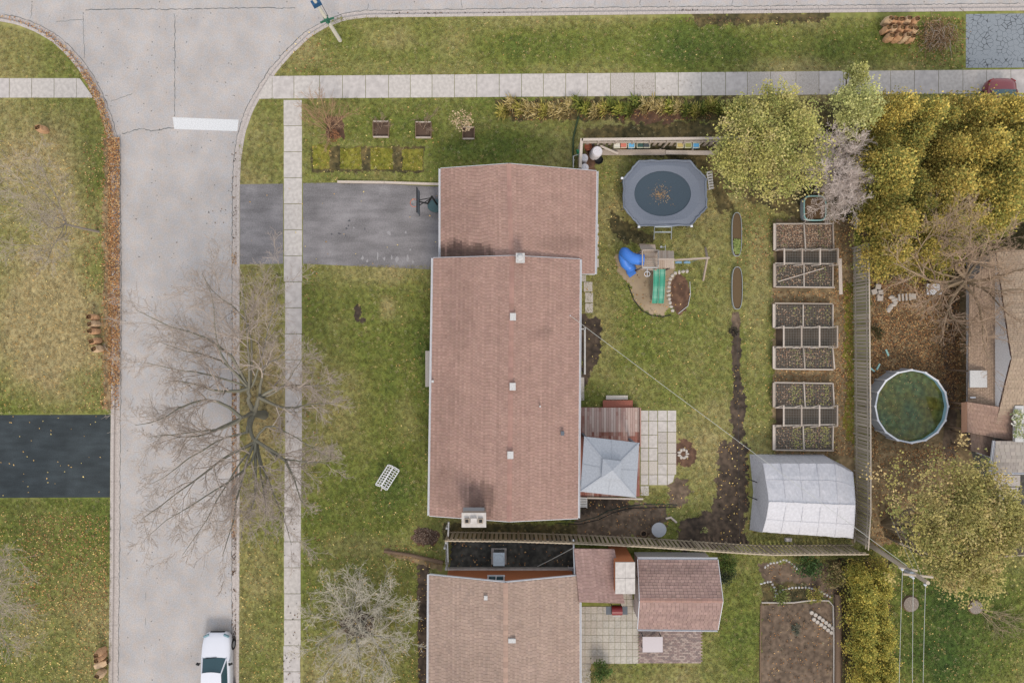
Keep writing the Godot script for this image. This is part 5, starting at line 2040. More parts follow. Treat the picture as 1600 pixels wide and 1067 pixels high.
	for q in [[1106, 272], [1109, 294], [1113, 270], [1114, 293]]:
		box_part("leg", wc, W(q[0], q[1], 0.5) * Vector3(1, 0, 1) + Vector3(0, 0.26, 0), Vector3(0.04, 0.52, 0.04), M["white_dirty"])

func playset() -> void:
	var t := thing("playset", "wooden climbing frame with blue tube slide, green slide and swing beam", "playset", W(1027, 405))
	var wood := [M["wood_grey"], mat("play_a", lin(176, 156, 140), 0.9, "wear", 1.2), mat("play_b", lin(190, 172, 158), 0.9, "wear", 1.2)]
	# open platform of slats
	for k in 9:
		var mb := MB.new()
		mb.bar(W(1006, 393.5 + k * 2.7, 1.5), W(1028, 393.5 + k * 2.7, 1.5), 0.09, 0.03)
		part("floor_slat", mb, wood[rng.randi() % 3], t)
	for e in [[1004, 391, 1029, 391], [1029, 391, 1029, 418], [1029, 418, 1004, 418], [1004, 418, 1004, 391]]:
		var mb := MB.new()
		mb.bar(W(e[0], e[1], 2.2), W(e[2], e[3], 2.2), 0.06, 0.09)
		part("guard_rail", mb, M["white_dirty"] if e[0] == 1029 else wood[0], t)
	for q in [[1004.5, 391.5], [1028.5, 391.5], [1028.5, 417.5], [1004.5, 417.5], [1051, 393], [1051, 417]]:
		var p := W(q[0], q[1], 2.2)
		box_part("post", t, Vector3(p.x, 1.12, p.z), Vector3(0.1, 2.24, 0.1), wood[1])
	# pitched board roof
	for s in [[391.5, 405], [418.5, 405]]:
		for k in 8:
			var mb := MB.new()
			var x := 1029.5 + k * 3.0
			var e := 1.5 if s[0] < 400 else 2.0
			var a := W(x + 1.4, s[0] + (k * 0.15 if k > 5 else 0.0), 2.45)
			var b := W(x + 1.4, s[1], 2.95)
			mb.bar(a, b, 0.107, 0.02)
			part("roof_board", mb, wood[rng.randi() % 3], t)
	var rg := MB.new()
	rg.bar(W(1029, 405, 2.97), W(1054, 405, 2.97), 0.1, 0.03)
	part("ridge_board", rg, wood[2], t)
	# swing beam and A frame
	rg = MB.new()
	rg.bar(W(1052, 406.5, 2.3), W(1109, 403, 2.3), 0.1, 0.14)
	part("swing_beam", rg, wood[2], t)
	for e in [[1104.5, 387, 1105.5, 403], [1105.5, 403, 1101, 438]]:
		rg = MB.new()
		var a := W(e[0], e[1], 2.3) if e[1] > 400 else W(e[0] - 2, e[1], 0.02)
		var b := W(e[2], e[3], 2.3) if e[3] < 410 else W(e[2] - 2, e[3], 0.02)
		rg.bar(a, b, 0.1, 0.1)
		part("frame_leg", rg, wood[2], t)
	for q in [[1072, 404.5], [1086, 404.5]]:
		var sw := MB.new()
		for s in [-0.22, 0.22]:
			sw.rod(W(q[0], q[1], 2.25) + Vector3(s, 0, 0), W(q[0], q[1], 2.25) * Vector3(1, 0, 1) + Vector3(s, 0.5, 0), 0.012, 5)
		sw.bar(W(q[0], q[1], 2.25) * Vector3(1, 0, 1) + Vector3(-0.2, 0.5, 0), W(q[0], q[1], 2.25) * Vector3(1, 0, 1) + Vector3(0.2, 0.5, 0), 0.14, 0.03)
		part("swing", sw, mat("swing_blue", lin(120, 150, 170), 0.6), t)
	# blue tube slide, turning down
	var pts := PackedVector3Array()
	var rd := PackedFloat32Array()
	for q in [[1006, 406, 1.62], [998, 405.5, 1.6], [989, 404, 1.5], [981, 399, 1.32], [976.5, 395, 1.1], [975, 402, 0.85], [978, 411, 0.62], [984, 417, 0.46], [987, 423, 0.42]]:
		pts.push_back(W(q[0], q[1], q[2]))
	var smooth := PackedVector3Array()
	for i in pts.size() - 1:
		for k in 4:
			var p0 := pts[maxi(i - 1, 0)]
			var p3 := pts[mini(i + 2, pts.size() - 1)]
			smooth.push_back(pts[i].cubic_interpolate(pts[i + 1], p0, p3, k / 4.0))
	smooth.push_back(pts[pts.size() - 1])
	for i in smooth.size():
		rd.push_back(0.33 + (0.025 if i % 8 == 0 else 0.0))
	var tb := MB.new()
	tb.tube(smooth, rd, 18, false)
	part("tube_slide", tb, M["blue_plastic"], t)
	var lip := MB.new()
	var e0 := pts[pts.size() - 1]
	lip.box(e0 + Vector3(0.05, -0.28, 0.12), Vector3(0.5, 0.08, 0.34), Basis(Vector3.UP, 0.6))
	part("slide_lip", lip, M["blue_plastic"], t)
	# green double wave slide: bed between raised edges
	var n := 14
	for lane in [0, 1]:
		var gs := MB.new()
		for k in n:
			var f := func(s: float, o: float, up: float) -> Vector3:
				var h := lerpf(1.45, 0.16, s) + 0.06 * sin(s * 9.0) + up
				return W(lerpf(1031.0, 1028.5, s * s) + o, lerpf(420.5, 474, s), h)
			var s0 := float(k) / n
			var s1 := float(k + 1) / n
			var xa: float = -9.5 + lane * 9.6
			var xb: float = xa + 8.8
			var pr := [[xa, 0.1], [xa + 1.0, 0.1], [xa + 1.8, 0.0], [xb - 1.8, 0.0], [xb - 1.0, 0.1], [xb, 0.1]]
			for j in 5:
				gs.quad(f.call(s0, pr[j][0], pr[j][1]), f.call(s0, pr[j + 1][0], pr[j + 1][1]), f.call(s1, pr[j + 1][0], pr[j + 1][1]), f.call(s1, pr[j][0], pr[j][1]), Vector3.UP)
			gs.quad(f.call(s0, xa, 0.1), f.call(s1, xa, 0.1), f.call(s1, xa, -0.08), f.call(s0, xa, -0.08), Vector3.LEFT)
			gs.quad(f.call(s0, xb, 0.1), f.call(s1, xb, 0.1), f.call(s1, xb, -0.08), f.call(s0, xb, -0.08), Vector3.RIGHT)
		part("wave_slide", gs, M["green_plastic"], t)
	# steering wheel, bench plank and telescope
	var wh := MB.new()
	var wp := PackedVector3Array()
	var wr := PackedFloat32Array()
	for k in 17:
		wp.push_back(W(1011.5, 428, 1.6) + Vector3(cos(TAU * k / 16) * 0.17, 0, sin(TAU * k / 16) * 0.15))
		wr.push_back(0.02)
	wh.tube(wp, wr, 6)
	wh.bar(W(1011.5, 420, 1.58), W(1011.5, 432, 1.58), 0.03, 0.03)
	part("steering_wheel", wh, M["white"], t)
	wh = MB.new()
	wh.bar(W(1002, 420.5, 1.45), W(1026, 421.5, 1.45), 0.12, 0.05)
	part("bench_plank", wh, wood[2], t)
	for k in 5:
		wh = MB.new()
		wh.bar(W(999 + k * 0.7, 382 + k * 2.2, 0.3 + k * 0.27), W(1024 + k * 0.3, 383 + k * 2.0, 0.3 + k * 0.27), 0.1, 0.04)
		part("ladder_step", wh, wood[rng.randi() % 3], t)
	wh = MB.new()
	wh.lathe(W(1033, 386, 1.9), PackedVector2Array([Vector2(0.05, -0.1), Vector2(0.07, 0.1), Vector2(0.0, 0.1)]), 8)
	wh.rod(W(1040, 383, 1.9), W(1040, 391, 1.9), 0.025, 5)
	wh.rod(W(1033, 386, 1.85), W(1040, 386, 1.85), 0.025, 5)
	part("telescope", wh, M["white_dirty"], t)
	# stone edge of the mulch bed and black lawn edging
	rng.seed = 81
	var ed := [[1074, 424], [1064, 424.5], [1056, 426], [1049, 432], [1046, 442], [1045, 455], [1046, 468], [1049, 480], [1053, 490]]
	var k2 := 0
	for p in resample(ed, 6.3):
		k2 += 1
		stone_at("edge_stone", "white edging stone number %s from the north round the mulch bed" % ordinal(mini(k2 - 1, 15)), p.x, p.y, 0.115, "stones edging the mulch bed")
	var eb := MB.new()
	eb.tube(line([[982, 446], [990, 468], [1003, 485], [1018, 493], [1036, 495], [1048, 492]], 0.03), PackedFloat32Array([0.03, 0.03, 0.03, 0.03, 0.03, 0.03]), 5)
	var eo := part("lawn_edging", eb, M["black"])
	tag(eo, "black curved edging between sand and lawn by the slide", "edging")
	eb = MB.new()
	eb.tube(line([[1078, 440], [1079, 460], [1075, 478], [1060, 490]], 0.03), PackedFloat32Array([0.025, 0.025, 0.025, 0.025]), 5)
	eo = part("lawn_edging", eb, M["white_dirty"])
	tag(eo, "pale thin edging round the outer side of the mulch bed", "edging")

func stone_at(called: String, label: String, px: float, py: float, r: float, group := "", m := "stone", flat := 0.55) -> void:
	var mb := MB.new()
	var f := FastNoiseLite.new()
	f.seed = rng.randi() % 1000
	f.frequency = 1.4
	var a := rng.randf_range(0.8, 1.25)
	var seg := 9
	var prev := PackedVector3Array()
	var c := W(px, py)
	for i in 5:
		var ph := PI * 0.5 * i / 4.0
		var ringp := PackedVector3Array()
		for s in seg:
			var an := TAU * s / seg
			var d := Vector3(cos(an) * cos(ph) * a, sin(ph) * flat, sin(an) * cos(ph) / a)
			ringp.push_back(c + d * r * (1.0 + 0.35 * f.get_noise_3d(d.x, d.y, d.z)))
		if i > 0:
			for s in seg:
				var q := (s + 1) % seg
				mb.quad(prev[s], prev[q], ringp[q], ringp[s], (prev[s] + ringp[q]) * 0.5 - c)
		prev = ringp
	var o := part(called, mb, M[m])
	tag(o, label, "stone", group)

func pool() -> void:
	var h := 1.2
	var c := W(1425, 635, h)
	var t := thing("swimming_pool", "round above ground pool with white rim and murky green water", "pool", c * Vector3(1, 0, 1))
	var r := 2.2
	var n := 16
	for i in n:
		var a := TAU * i / n
		var b := TAU * (i + 1) / n
		var da := Vector3(cos(a), 0, sin(a))
		var db := Vector3(cos(b), 0, sin(b))
		var wl := MB.new()
		wl.quad(c + da * r, c + db * r, (c + db * r) * Vector3(1, 0, 1), (c + da * r) * Vector3(1, 0, 1), da + db)
		part("wall_panel", wl, M["pool_wall"], t)
		wl = MB.new()
		wl.quad(c + da * (r - 0.02), c + db * (r - 0.02), c + db * (r - 0.02) - Vector3(0, 0.5, 0), c + da * (r - 0.02) - Vector3(0, 0.5, 0), -da - db)
		part("liner", wl, M["liner"], t)
		var rm := MB.new()
		rm.bar(c + da * (r + 0.01) + Vector3(0, 0.02, 0), c + db * (r + 0.01) + Vector3(0, 0.02, 0), 0.09, 0.04)
		part("rim_rail", rm, M["white"] if i % 4 else M["pool_wall"], t)
		box_part("rim_cap", t, c + da * (r + 0.01) + Vector3(0, 0.03, 0), Vector3(0.12, 0.045, 0.12), M["white"], Basis(Vector3.UP, -a))
		var up := MB.new()
		up.box((c + da * (r + 0.04)) * Vector3(1, 0, 1) + Vector3(0, 0.58, 0), Vector3(0.07, 1.16, 0.1), Basis(Vector3.UP, -a))
		part("upright", up, M["white"], t)
	var w := MB.new()
	for i in 40:
		w.tri(c - Vector3(0, 0.28, 0), c - Vector3(0, 0.28, 0) + Vector3(cos(TAU * i / 40), 0, sin(TAU * i / 40)) * (r - 0.03), c - Vector3(0, 0.28, 0) + Vector3(cos(TAU * (i + 1) / 40), 0, sin(TAU * (i + 1) / 40)) * (r - 0.03), Vector3.UP)
	part("water", w, M["water"], t)
	var lv := MB.new()
	rng.seed = 91
	for k in 420:
		var a := rng.randf() * TAU
		var rr := sqrt(rng.randf()) * (r - 0.1)
		var p := c + Vector3(cos(a) * rr, -0.272, sin(a) * rr)
		if p.x > c.x + 0.6 and rng.randf() < 0.6:
			continue
		blade(lv, p, rng.randf_range(0.02, 0.05), [lin(150, 120, 76), lin(104, 92, 58), lin(176, 150, 104), lin(88, 96, 58)])
	var o := part("floating_leaves", lv, M["vc_leaf"])
	o.set_meta("kind", "stuff")
	tag(o, "leaves floating on the murky water of the round pool", "leaves")

func car(called: String, label: String, paint: Material, at: Vector3, turn: float) -> void:
	# nose towards -z
	var t := thing(called, label, "car", Vector3.ZERO)
	var st := [[-2.28, 0.52, 0.42, 0.60], [-2.2, 0.68, 0.3, 0.68], [-2.0, 0.82, 0.24, 0.76], [-1.6, 0.89, 0.22, 0.85], [-1.1, 0.91, 0.22, 0.93], [-0.75, 0.92, 0.22, 0.97], [0.0, 0.92, 0.22, 0.98], [0.9, 0.92, 0.22, 0.99], [1.5, 0.91, 0.22, 1.0], [1.95, 0.86, 0.25, 1.0], [2.2, 0.76, 0.3, 0.94], [2.3, 0.62, 0.4, 0.8]]
	var mb := MB.new()
	var ring := func(s: Array) -> PackedVector3Array:
		var o := PackedVector3Array()
		var z: float = s[0]
		var w: float = s[1]
		var lo: float = s[2]
		var hi: float = s[3]
		for q in [[-0.92, lo], [-1.0, lerpf(lo, hi, 0.4)], [-0.985, lerpf(lo, hi, 0.75)], [-0.9, hi - 0.02], [-0.6, hi + 0.03], [-0.25, hi + 0.05], [0.25, hi + 0.05], [0.6, hi + 0.03], [0.9, hi - 0.02], [0.985, lerpf(lo, hi, 0.75)], [1.0, lerpf(lo, hi, 0.4)], [0.92, lo]]:
			o.push_back(Vector3(q[0] * w, q[1], z))
		return o
	var rings := []
	for s in st:
		rings.append(ring.call(s))
	var nrm := []
	for i in rings.size():
		var nn := PackedVector3Array()
		for j in 12:
			var a: Vector3 = rings[mini(i + 1, rings.size() - 1)][j] - rings[maxi(i - 1, 0)][j]
			var b: Vector3 = rings[i][mini(j + 1, 11)] - rings[i][maxi(j - 1, 0)]
			var x := b.cross(a).normalized()
			var p: Vector3 = rings[i][j]
			if x.dot(Vector3(p.x, p.y - 0.55, 0)) < 0:
				x = -x
			nn.push_back(x)
		nrm.append(nn)
	for i in rings.size() - 1:
		for j in 11:
			mb.tris(rings[i][j], rings[i][j + 1], rings[i + 1][j + 1], nrm[i][j], nrm[i][j + 1], nrm[i + 1][j + 1])
			mb.tris(rings[i][j], rings[i + 1][j + 1], rings[i + 1][j], nrm[i][j], nrm[i + 1][j + 1], nrm[i + 1][j])
	for e in [[0, Vector3(0, 0, -1)], [rings.size() - 1, Vector3(0, 0, 1)]]:
		for j in range(1, 11):
			mb.tri(rings[e[0]][0], rings[e[0]][j], rings[e[0]][j + 1], e[1])
	part("body", mb, paint, t)
	# cabin: glass all round, painted roof and pillars
	var lowr := [Vector3(-0.74, 0.99, -0.85), Vector3(0.74, 0.99, -0.85), Vector3(0.8, 1.0, 1.55), Vector3(-0.8, 1.0, 1.55)]
	var top := [Vector3(-0.58, 1.43, -0.1), Vector3(0.58, 1.43, -0.1), Vector3(0.58, 1.44, 0.85), Vector3(-0.58, 1.44, 0.85)]
	var names := ["windshield", "side_window", "rear_window", "side_window"]
	var outs := [Vector3(0, 0.5, -1), Vector3(1, 0.3, 0), Vector3(0, 0.5, 1), Vector3(-1, 0.3, 0)]
	for i in 4:
		var g := MB.new()
		var j := (i + 1) % 4
		var n := 6
		for k in n:
			for s in 4:
				var f := func(u: float, v: float) -> Vector3:
					var p: Vector3 = (lowr[i] as Vector3).lerp(lowr[j], u).lerp((top[i] as Vector3).lerp(top[j], u), v)
					var bul := sin(PI * u) * (0.1 if i % 2 == 0 else 0.03)
					return p + (outs[i] as Vector3) * Vector3(1, 0, 1) * bul
				g.quad(f.call(float(k) / n, s / 4.0), f.call(float(k + 1) / n, s / 4.0), f.call(float(k + 1) / n, (s + 1) / 4.0), f.call(float(k) / n, (s + 1) / 4.0), outs[i])
		part(names[i], g, M["glass_dark"], t)
		var pl := MB.new()
		pl.bar((lowr[i] as Vector3) + Vector3(0, -0.01, 0), (top[i] as Vector3), 0.07, 0.05)
		part("pillar", pl, paint, t)
	var rf := MB.new()
	for k in 6:
		for s in 8:
			var f := func(u: float, v: float) -> Vector3:
				var w := 0.6 + 0.02 * sin(PI * v)
				return Vector3(lerpf(-w, w, u), 1.44 + 0.05 * sin(PI * u) + 0.02 * sin(PI * v), lerpf(-0.16 - 0.09 * sin(PI * u), 0.9 + 0.08 * sin(PI * u), v))
			rf.quad(f.call(k / 6.0, s / 8.0), f.call((k + 1) / 6.0, s / 8.0), f.call((k + 1) / 6.0, (s + 1) / 8.0), f.call(k / 6.0, (s + 1) / 8.0), Vector3.UP)
	part("roof", rf, paint, t)
	for s in [-1.0, 1.0]:
		for z in [-1.42, 1.4]:
			var w := MB.new()
			w.lathe(Vector3(s * 0.83, 0.32, z), PackedVector2Array([Vector2(0.2, -0.09), Vector2(0.31, -0.1), Vector2(0.325, -0.05), Vector2(0.325, 0.05), Vector2(0.31, 0.1), Vector2(0.2, 0.09)]), 18, Basis(Vector3(0, 0, 1), PI / 2))
			var wh := part("wheel", w, M["rubber"], t)
			w = MB.new()
			w.lathe(Vector3(s * 0.86, 0.32, z), PackedVector2Array([Vector2(0.2, -0.06), Vector2(0.2, 0.055), Vector2(0.0, 0.045)]), 14, Basis(Vector3(0, 0, 1), -s * PI / 2))
			part("hub", w, M["steel"], wh)
		var mr := MB.new()
		mr.box(Vector3(s * 1.0, 1.02, -0.52), Vector3(0.2, 0.13, 0.1), Basis(Vector3.UP, s * 0.35))
		mr.bar(Vector3(s * 0.86, 0.98, -0.56), Vector3(s * 0.96, 1.0, -0.54), 0.05, 0.04)
		part("mirror", mr, M["black"], t)
		var hl := MB.new()
		hl.box(Vector3(s * 0.6, 0.69, -2.08), Vector3(0.34, 0.11, 0.2), Basis(Vector3.UP, -s * 0.42) * Basis(Vector3.RIGHT, 0.35))
		part("headlight", hl, M["glass"], t)
		hl = MB.new()
		hl.box(Vector3(s * 0.66, 0.86, 2.16), Vector3(0.3, 0.12, 0.12), Basis(Vector3.UP, s * 0.5))
		part("tail_light", hl, mat("lens_red", lin(140, 30, 30), 0.3), t)
	box_part("grille", t, Vector3(0, 0.52, -2.27), Vector3(0.9, 0.14, 0.06), M["black"])
	box_part("wiper", t, Vector3(-0.2, 1.03, -0.9), Vector3(0.7, 0.02, 0.03), M["black"], Basis(Vector3.UP, 0.1))
	t.position = at
	t.rotation.y = turn

func leaf_bag_mesh(sd: int) -> Array:
	# a tall paper yard waste bag: creased square sack, open at the top
	var f := FastNoiseLite.new()
	f.seed = sd
	f.frequency = 2.3
	var mb := MB.new()
	var seg := 16
	var prev := PackedVector3Array()
	var rows := 8
	var top := 0.82 + 0.08 * sin(sd * 2.3)
	var f2 := func(i: int, s: int) -> Vector3:
		var a := TAU * s / seg
		var e := 0.5
		var cx := signf(cos(a)) * pow(absf(cos(a)), e)
		var cz := signf(sin(a)) * pow(absf(sin(a)), e)
		var v := float(i) / rows
		var bul := 0.86 + 0.22 * sin(v * PI) - 0.16 * v * v
		var p := Vector3(cx * 0.22 * bul, v * top, cz * 0.19 * bul)
		var k := f.get_noise_3d(p.x * 2.0, p.y, p.z * 2.0)
		return p + Vector3(cx, 0, cz) * k * 0.05 + Vector3(0, k * 0.05 * v, 0)
	for i in rows + 1:
		var r := PackedVector3Array()
		for s in seg:
			r.push_back(f2.call(i, s))
		if i > 0:
			for s in seg:
				var q := (s + 1) % seg
				var o := (prev[s] + r[q]) * 0.5
				mb.quad(prev[s], prev[q], r[q], r[s], Vector3(o.x, 0, o.z))
		prev = r
	var fill := MB.new()
	rng.seed = sd
	for k in 90:
		var a := rng.randf() * TAU
		var r := sqrt(rng.randf()) * 0.14
		blade(fill, Vector3(cos(a) * r, top - 0.12 + rng.randf_range(-0.03, 0.04), sin(a) * r), 0.05, [lin(120, 92, 62), lin(92, 72, 50), lin(150, 118, 80)])
	return [mb.mesh(), fill.mesh()]

func leaf_bags() -> void:
	var proto := []
	for i in 4:
		proto.append(leaf_bag_mesh(200 + i))
	var rows := [[[1381, 38], [1390, 38], [1400, 38], [1410, 38.5], [1421, 39]], [[1379, 51], [1388, 51], [1399, 51.5], [1410, 52], [1421, 52]], [[1384, 63], [1396, 64], [1407, 64.5], [1417, 65]]]
	var rn := ["back", "middle", "front"]
	var spots := []
	for r in 3:
		for i in rows[r].size():
			var p: Array = rows[r][i]
			spots.append([p[0], p[1], "open paper leaf bag in the %s row by the brush pile, %s from the west" % [rn[r], ordinal(i)], "paper leaf bags beside the brush pile"])
	var west := ["northmost", "second", "third", "fourth", "southmost"]
	var wp := [[151, 496], [153, 507], [153, 518], [154.5, 533], [158, 545]]
	for i in 5:
		spots.append([wp[i][0], wp[i][1], "paper leaf bag standing by the west kerb, %s of five" % west[i], "paper leaf bags by the west kerb"])
	spots.append([162, 1014, "upright paper leaf bag above the lying one near the bottom edge", "paper leaf bags near the bottom edge"])
	spots.append([163, 1022, "paper leaf bag touching the lying one near the bottom edge", "paper leaf bags near the bottom edge"])
	spots.append([162, 1048, "paper leaf bag below the lying one near the bottom edge", "paper leaf bags near the bottom edge"])
	spots.append([72, 205, "single paper leaf bag on the north-west lawn", "paper leaf bags by the west kerb"])
	rng.seed = 220
	for i in spots.size():
		var s: Array = spots[i]
		var t := thing("leaf_bag", s[2], "leaf bag", W(s[0], s[1]), s[3])
		var v: Array = proto[i % 4]
		piece("sack", v[0], M["paper"] if i % 3 else M["paper_pale"], t, Transform3D(Basis(), t.position))
		piece("leaf_fill", v[1], M["vc_leaf"], t, Transform3D(Basis(), t.position))
		t.rotation = Vector3(rng.randf_range(-0.04, 0.04), rng.randf_range(-0.5, 0.5), rng.randf_range(-0.04, 0.04))
	var ly := thing("leaf_bag", "paper leaf bag lying on its side near the bottom edge", "leaf bag", W(161, 1036) + Vector3(-0.35, 0.19, 0.1), "paper leaf bags near the bottom edge")
	piece("sack", proto[1][0], M["paper_pale"], ly, Transform3D(Basis(), ly.position))
	piece("leaf_fill", proto[1][1], M["vc_leaf"], ly, Transform3D(Basis(), ly.position))
	ly.rotation = Vector3(0, 0.35, -PI / 2)

func brush_pile() -> void:
	rng.seed = 231
	var t := thing("brush_pile", "heap of pruned branches and dead leaves beside the paper bags", "brush pile", W(1464, 58))
	var mb := MB.new()
	for k in 320:
		var p := W(1464 + rng.randfn(0, 13), 55 + rng.randfn(0, 13)) + Vector3(0, rng.randf_range(0.02, 0.4), 0)
		var a := rng.randfn(PI * 0.5, 0.7)
		var l := rng.randf_range(0.2, 0.8)
		var d := Vector3(cos(a), rng.randf_range(-0.2, 0.3), sin(a)) * l
		var q := rng.randf()
		mb.col = lin(176, 150, 124) if q < 0.4 else lin(128, 100, 74) if q < 0.8 else lin(196, 184, 172)
		mb.tube(PackedVector3Array([p, p + d * 0.5 + Vector3(rng.randf_range(-0.05, 0.05), 0.03, 0), p + d]), PackedFloat32Array([0.014, 0.011, 0.005]), 3, false)
	part("branches", mb, M["vc"], t)
	mb = MB.new()
	for k in 900:
		var p := W(1464 + rng.randfn(0, 14), 55 + rng.randfn(0, 13)) + Vector3(0, rng.randf_range(0.02, 0.25), 0)
		blade(mb, p, 0.055, [lin(150, 116, 80), lin(120, 92, 62), lin(176, 146, 104)])
	part("dead_leaves", mb, M["vc_leaf"], t)

func poles_and_wires() -> void:
	# lamp and sign pole on the corner
	var b := W(531, 63)
	var t := thing("street_pole", "pale tapered pole with green street name blades at the corner", "pole", b)
	var mb := MB.new()
	mb.tube(PackedVector3Array([b, b + Vector3(-0.05, 3, 0.05), b + Vector3(-0.15, 7.4, 0.1)]), PackedFloat32Array([0.13, 0.11, 0.08]), 10)
	part("shaft", mb, M["pole_concrete"], t)
	for q in [[2.75, 0.35, 0.85], [2.98, -1.2, 0.85]]:
		var s := MB.new()
		s.box(b + Vector3(-0.05, q[0], 0.05), Vector3(q[2], 0.2, 0.025), Basis(Vector3.UP, q[1]))
		part("name_blade", s, M["sign_green"], t)
	mb = MB.new()
	mb.lathe(b + Vector3(-0.05, 2.55, 0.05), PackedVector2Array([Vector2(0.12, 0), Vector2(0.14, 0.03), Vector2(0.14, 0.6), Vector2(0.12, 0.62)]), 12)
	part("clamp_band", mb, M["sign_green"], t)
	mb = MB.new()
	mb.box(b + Vector3(-0.1, 4.75, 0.05), Vector3(0.5, 0.34, 0.3), Basis(Vector3.UP, 0.5))
	part("box", mb, M["sign_blue"], t)
	mb = MB.new()
	mb.tube(PackedVector3Array([b + Vector3(-0.15, 7.2, 0.1), b + Vector3(-0.6, 7.6, -0.7), b + Vector3(-1.0, 7.7, -1.7)]), PackedFloat32Array([0.05, 0.045, 0.04]), 8)
	part("arm", mb, M["steel"], t)
	mb = MB.new()
	mb.box(b + Vector3(-1.1, 7.68, -1.95), Vector3(0.26, 0.14, 0.6), Basis(Vector3.UP, 0.38))
	part("lamp_head", mb, M["grey_metal"], t)
	mb = MB.new()
	mb.tube(PackedVector3Array([b + Vector3(0.05, 2.9, -0.1), b + Vector3(-0.15, 4.6, -0.5), b + Vector3(-0.3, 6.0, -0.8)]), PackedFloat32Array([0.018, 0.018, 0.018]), 5)
	part("conduit", mb, M["wire_dark"], t)
	# power pole beside the fence corner
	b = W(1352, 846)
	var tp := W(1451, 911, 7.2)
	var p := thing("utility_pole", "leaning wooden utility pole with crossarms at the fence corner", "pole", b)
	mb = MB.new()
	mb.tube(PackedVector3Array([b, b.lerp(tp, 0.5), tp]), PackedFloat32Array([0.16, 0.13, 0.1]), 12)
	part("shaft", mb, M["pole_wood"], p)
	var c0 := b.lerp(tp, 0.72)
	var arms := [[0.86, 1.6], [0.72, 1.0]]
	var ends := []
	for a in arms:
		var q: Vector3 = b.lerp(tp, a[0])
		mb = MB.new()
		mb.bar(q + Vector3(-a[1] * 0.5, 0, -0.12), q + Vector3(a[1] * 0.5, 0, 0.05), 0.1, 0.12)
		part("crossarm", mb, M["pole_wood"], p)
	for q in [[1411, 890, 6.3], [1428, 903, 6.6], [1447, 914, 7.1]]:
		mb = MB.new()
		mb.lathe(W(q[0], q[1], q[2]), PackedVector2Array([Vector2(0.03, -0.12), Vector2(0.06, -0.08), Vector2(0.04, -0.04), Vector2(0.07, 0.0), Vector2(0.03, 0.06), Vector2(0.0, 0.06)]), 8)
		part("insulator", mb, M["white"], p)
		ends.append(W(q[0], q[1], q[2]))
	mb = MB.new()
	mb.lathe(W(1417, 893, 5.6), PackedVector2Array([Vector2(0.0, 0), Vector2(0.16, 0), Vector2(0.17, 0.5), Vector2(0.1, 0.56), Vector2(0.0, 0.58)]), 12)
	part("transformer", mb, M["steel"], p)
	# service drop from the house, then the lines to the south and north-east
	wire("service_wire", "pale service wire from the house eave across the back yard", W(891, 493, 3.0), W(1418, 884, 6.2), 0.5, 0.013, "wire")
	var hk := thing("service_mast", "short service mast on the east roof edge of the long bungalow", "mast", W(893, 495, 2.9))
	mb = MB.new()
	mb.rod(W(893, 496, 2.6), W(891, 493, 3.05), 0.03, 6)
	part("mast_pipe", mb, M["white"], hk)
	var nm := ["westmost", "middle", "eastmost"]
	var far := [[1404, 1180, 6.3], [1427, 1180, 6.6], [1442, 1180, 7.1]]
	for i in 3:
		wire("power_line", "%s of three lines running south from the utility pole" % nm[i], ends[i], W(far[i][0], far[i][1], far[i][2]), 0.05, 0.013, "wire", "lines south of the utility pole")
	wire("guy_wire", "upper guy wire from the utility pole over the pine", ends[0] + Vector3(0.6, 0.2, 0.2), W(1392, 806, 3.5), 0.02, 0.008, "wire")
	wire("guy_wire", "lower guy wire with white marker from the utility pole", ends[2], W(1403, 812, 3.2), 0.02, 0.008, "wire")
	wire("garden_line", "thin taut line along the dark soil strip of the back yard", W(1153, 520, 0.3), W(1156, 842, 0.35), 0.03, 0.008, "wire_dark")

func wire(called: String, label: String, a: Vector3, b: Vector3, sag: float, r: float, m: String, group := "") -> void:
	var pts := PackedVector3Array()
	var rd := PackedFloat32Array()
	for i in 25:
		var u := i / 24.0
		pts.push_back(a.lerp(b, u) - Vector3(0, sag * 4.0 * u * (1.0 - u), 0))
		rd.push_back(r)
	var mb := MB.new()
	mb.tube(pts, rd, 5)
	var o := part(called, mb, M[m])
	tag(o, label, "wire", group)

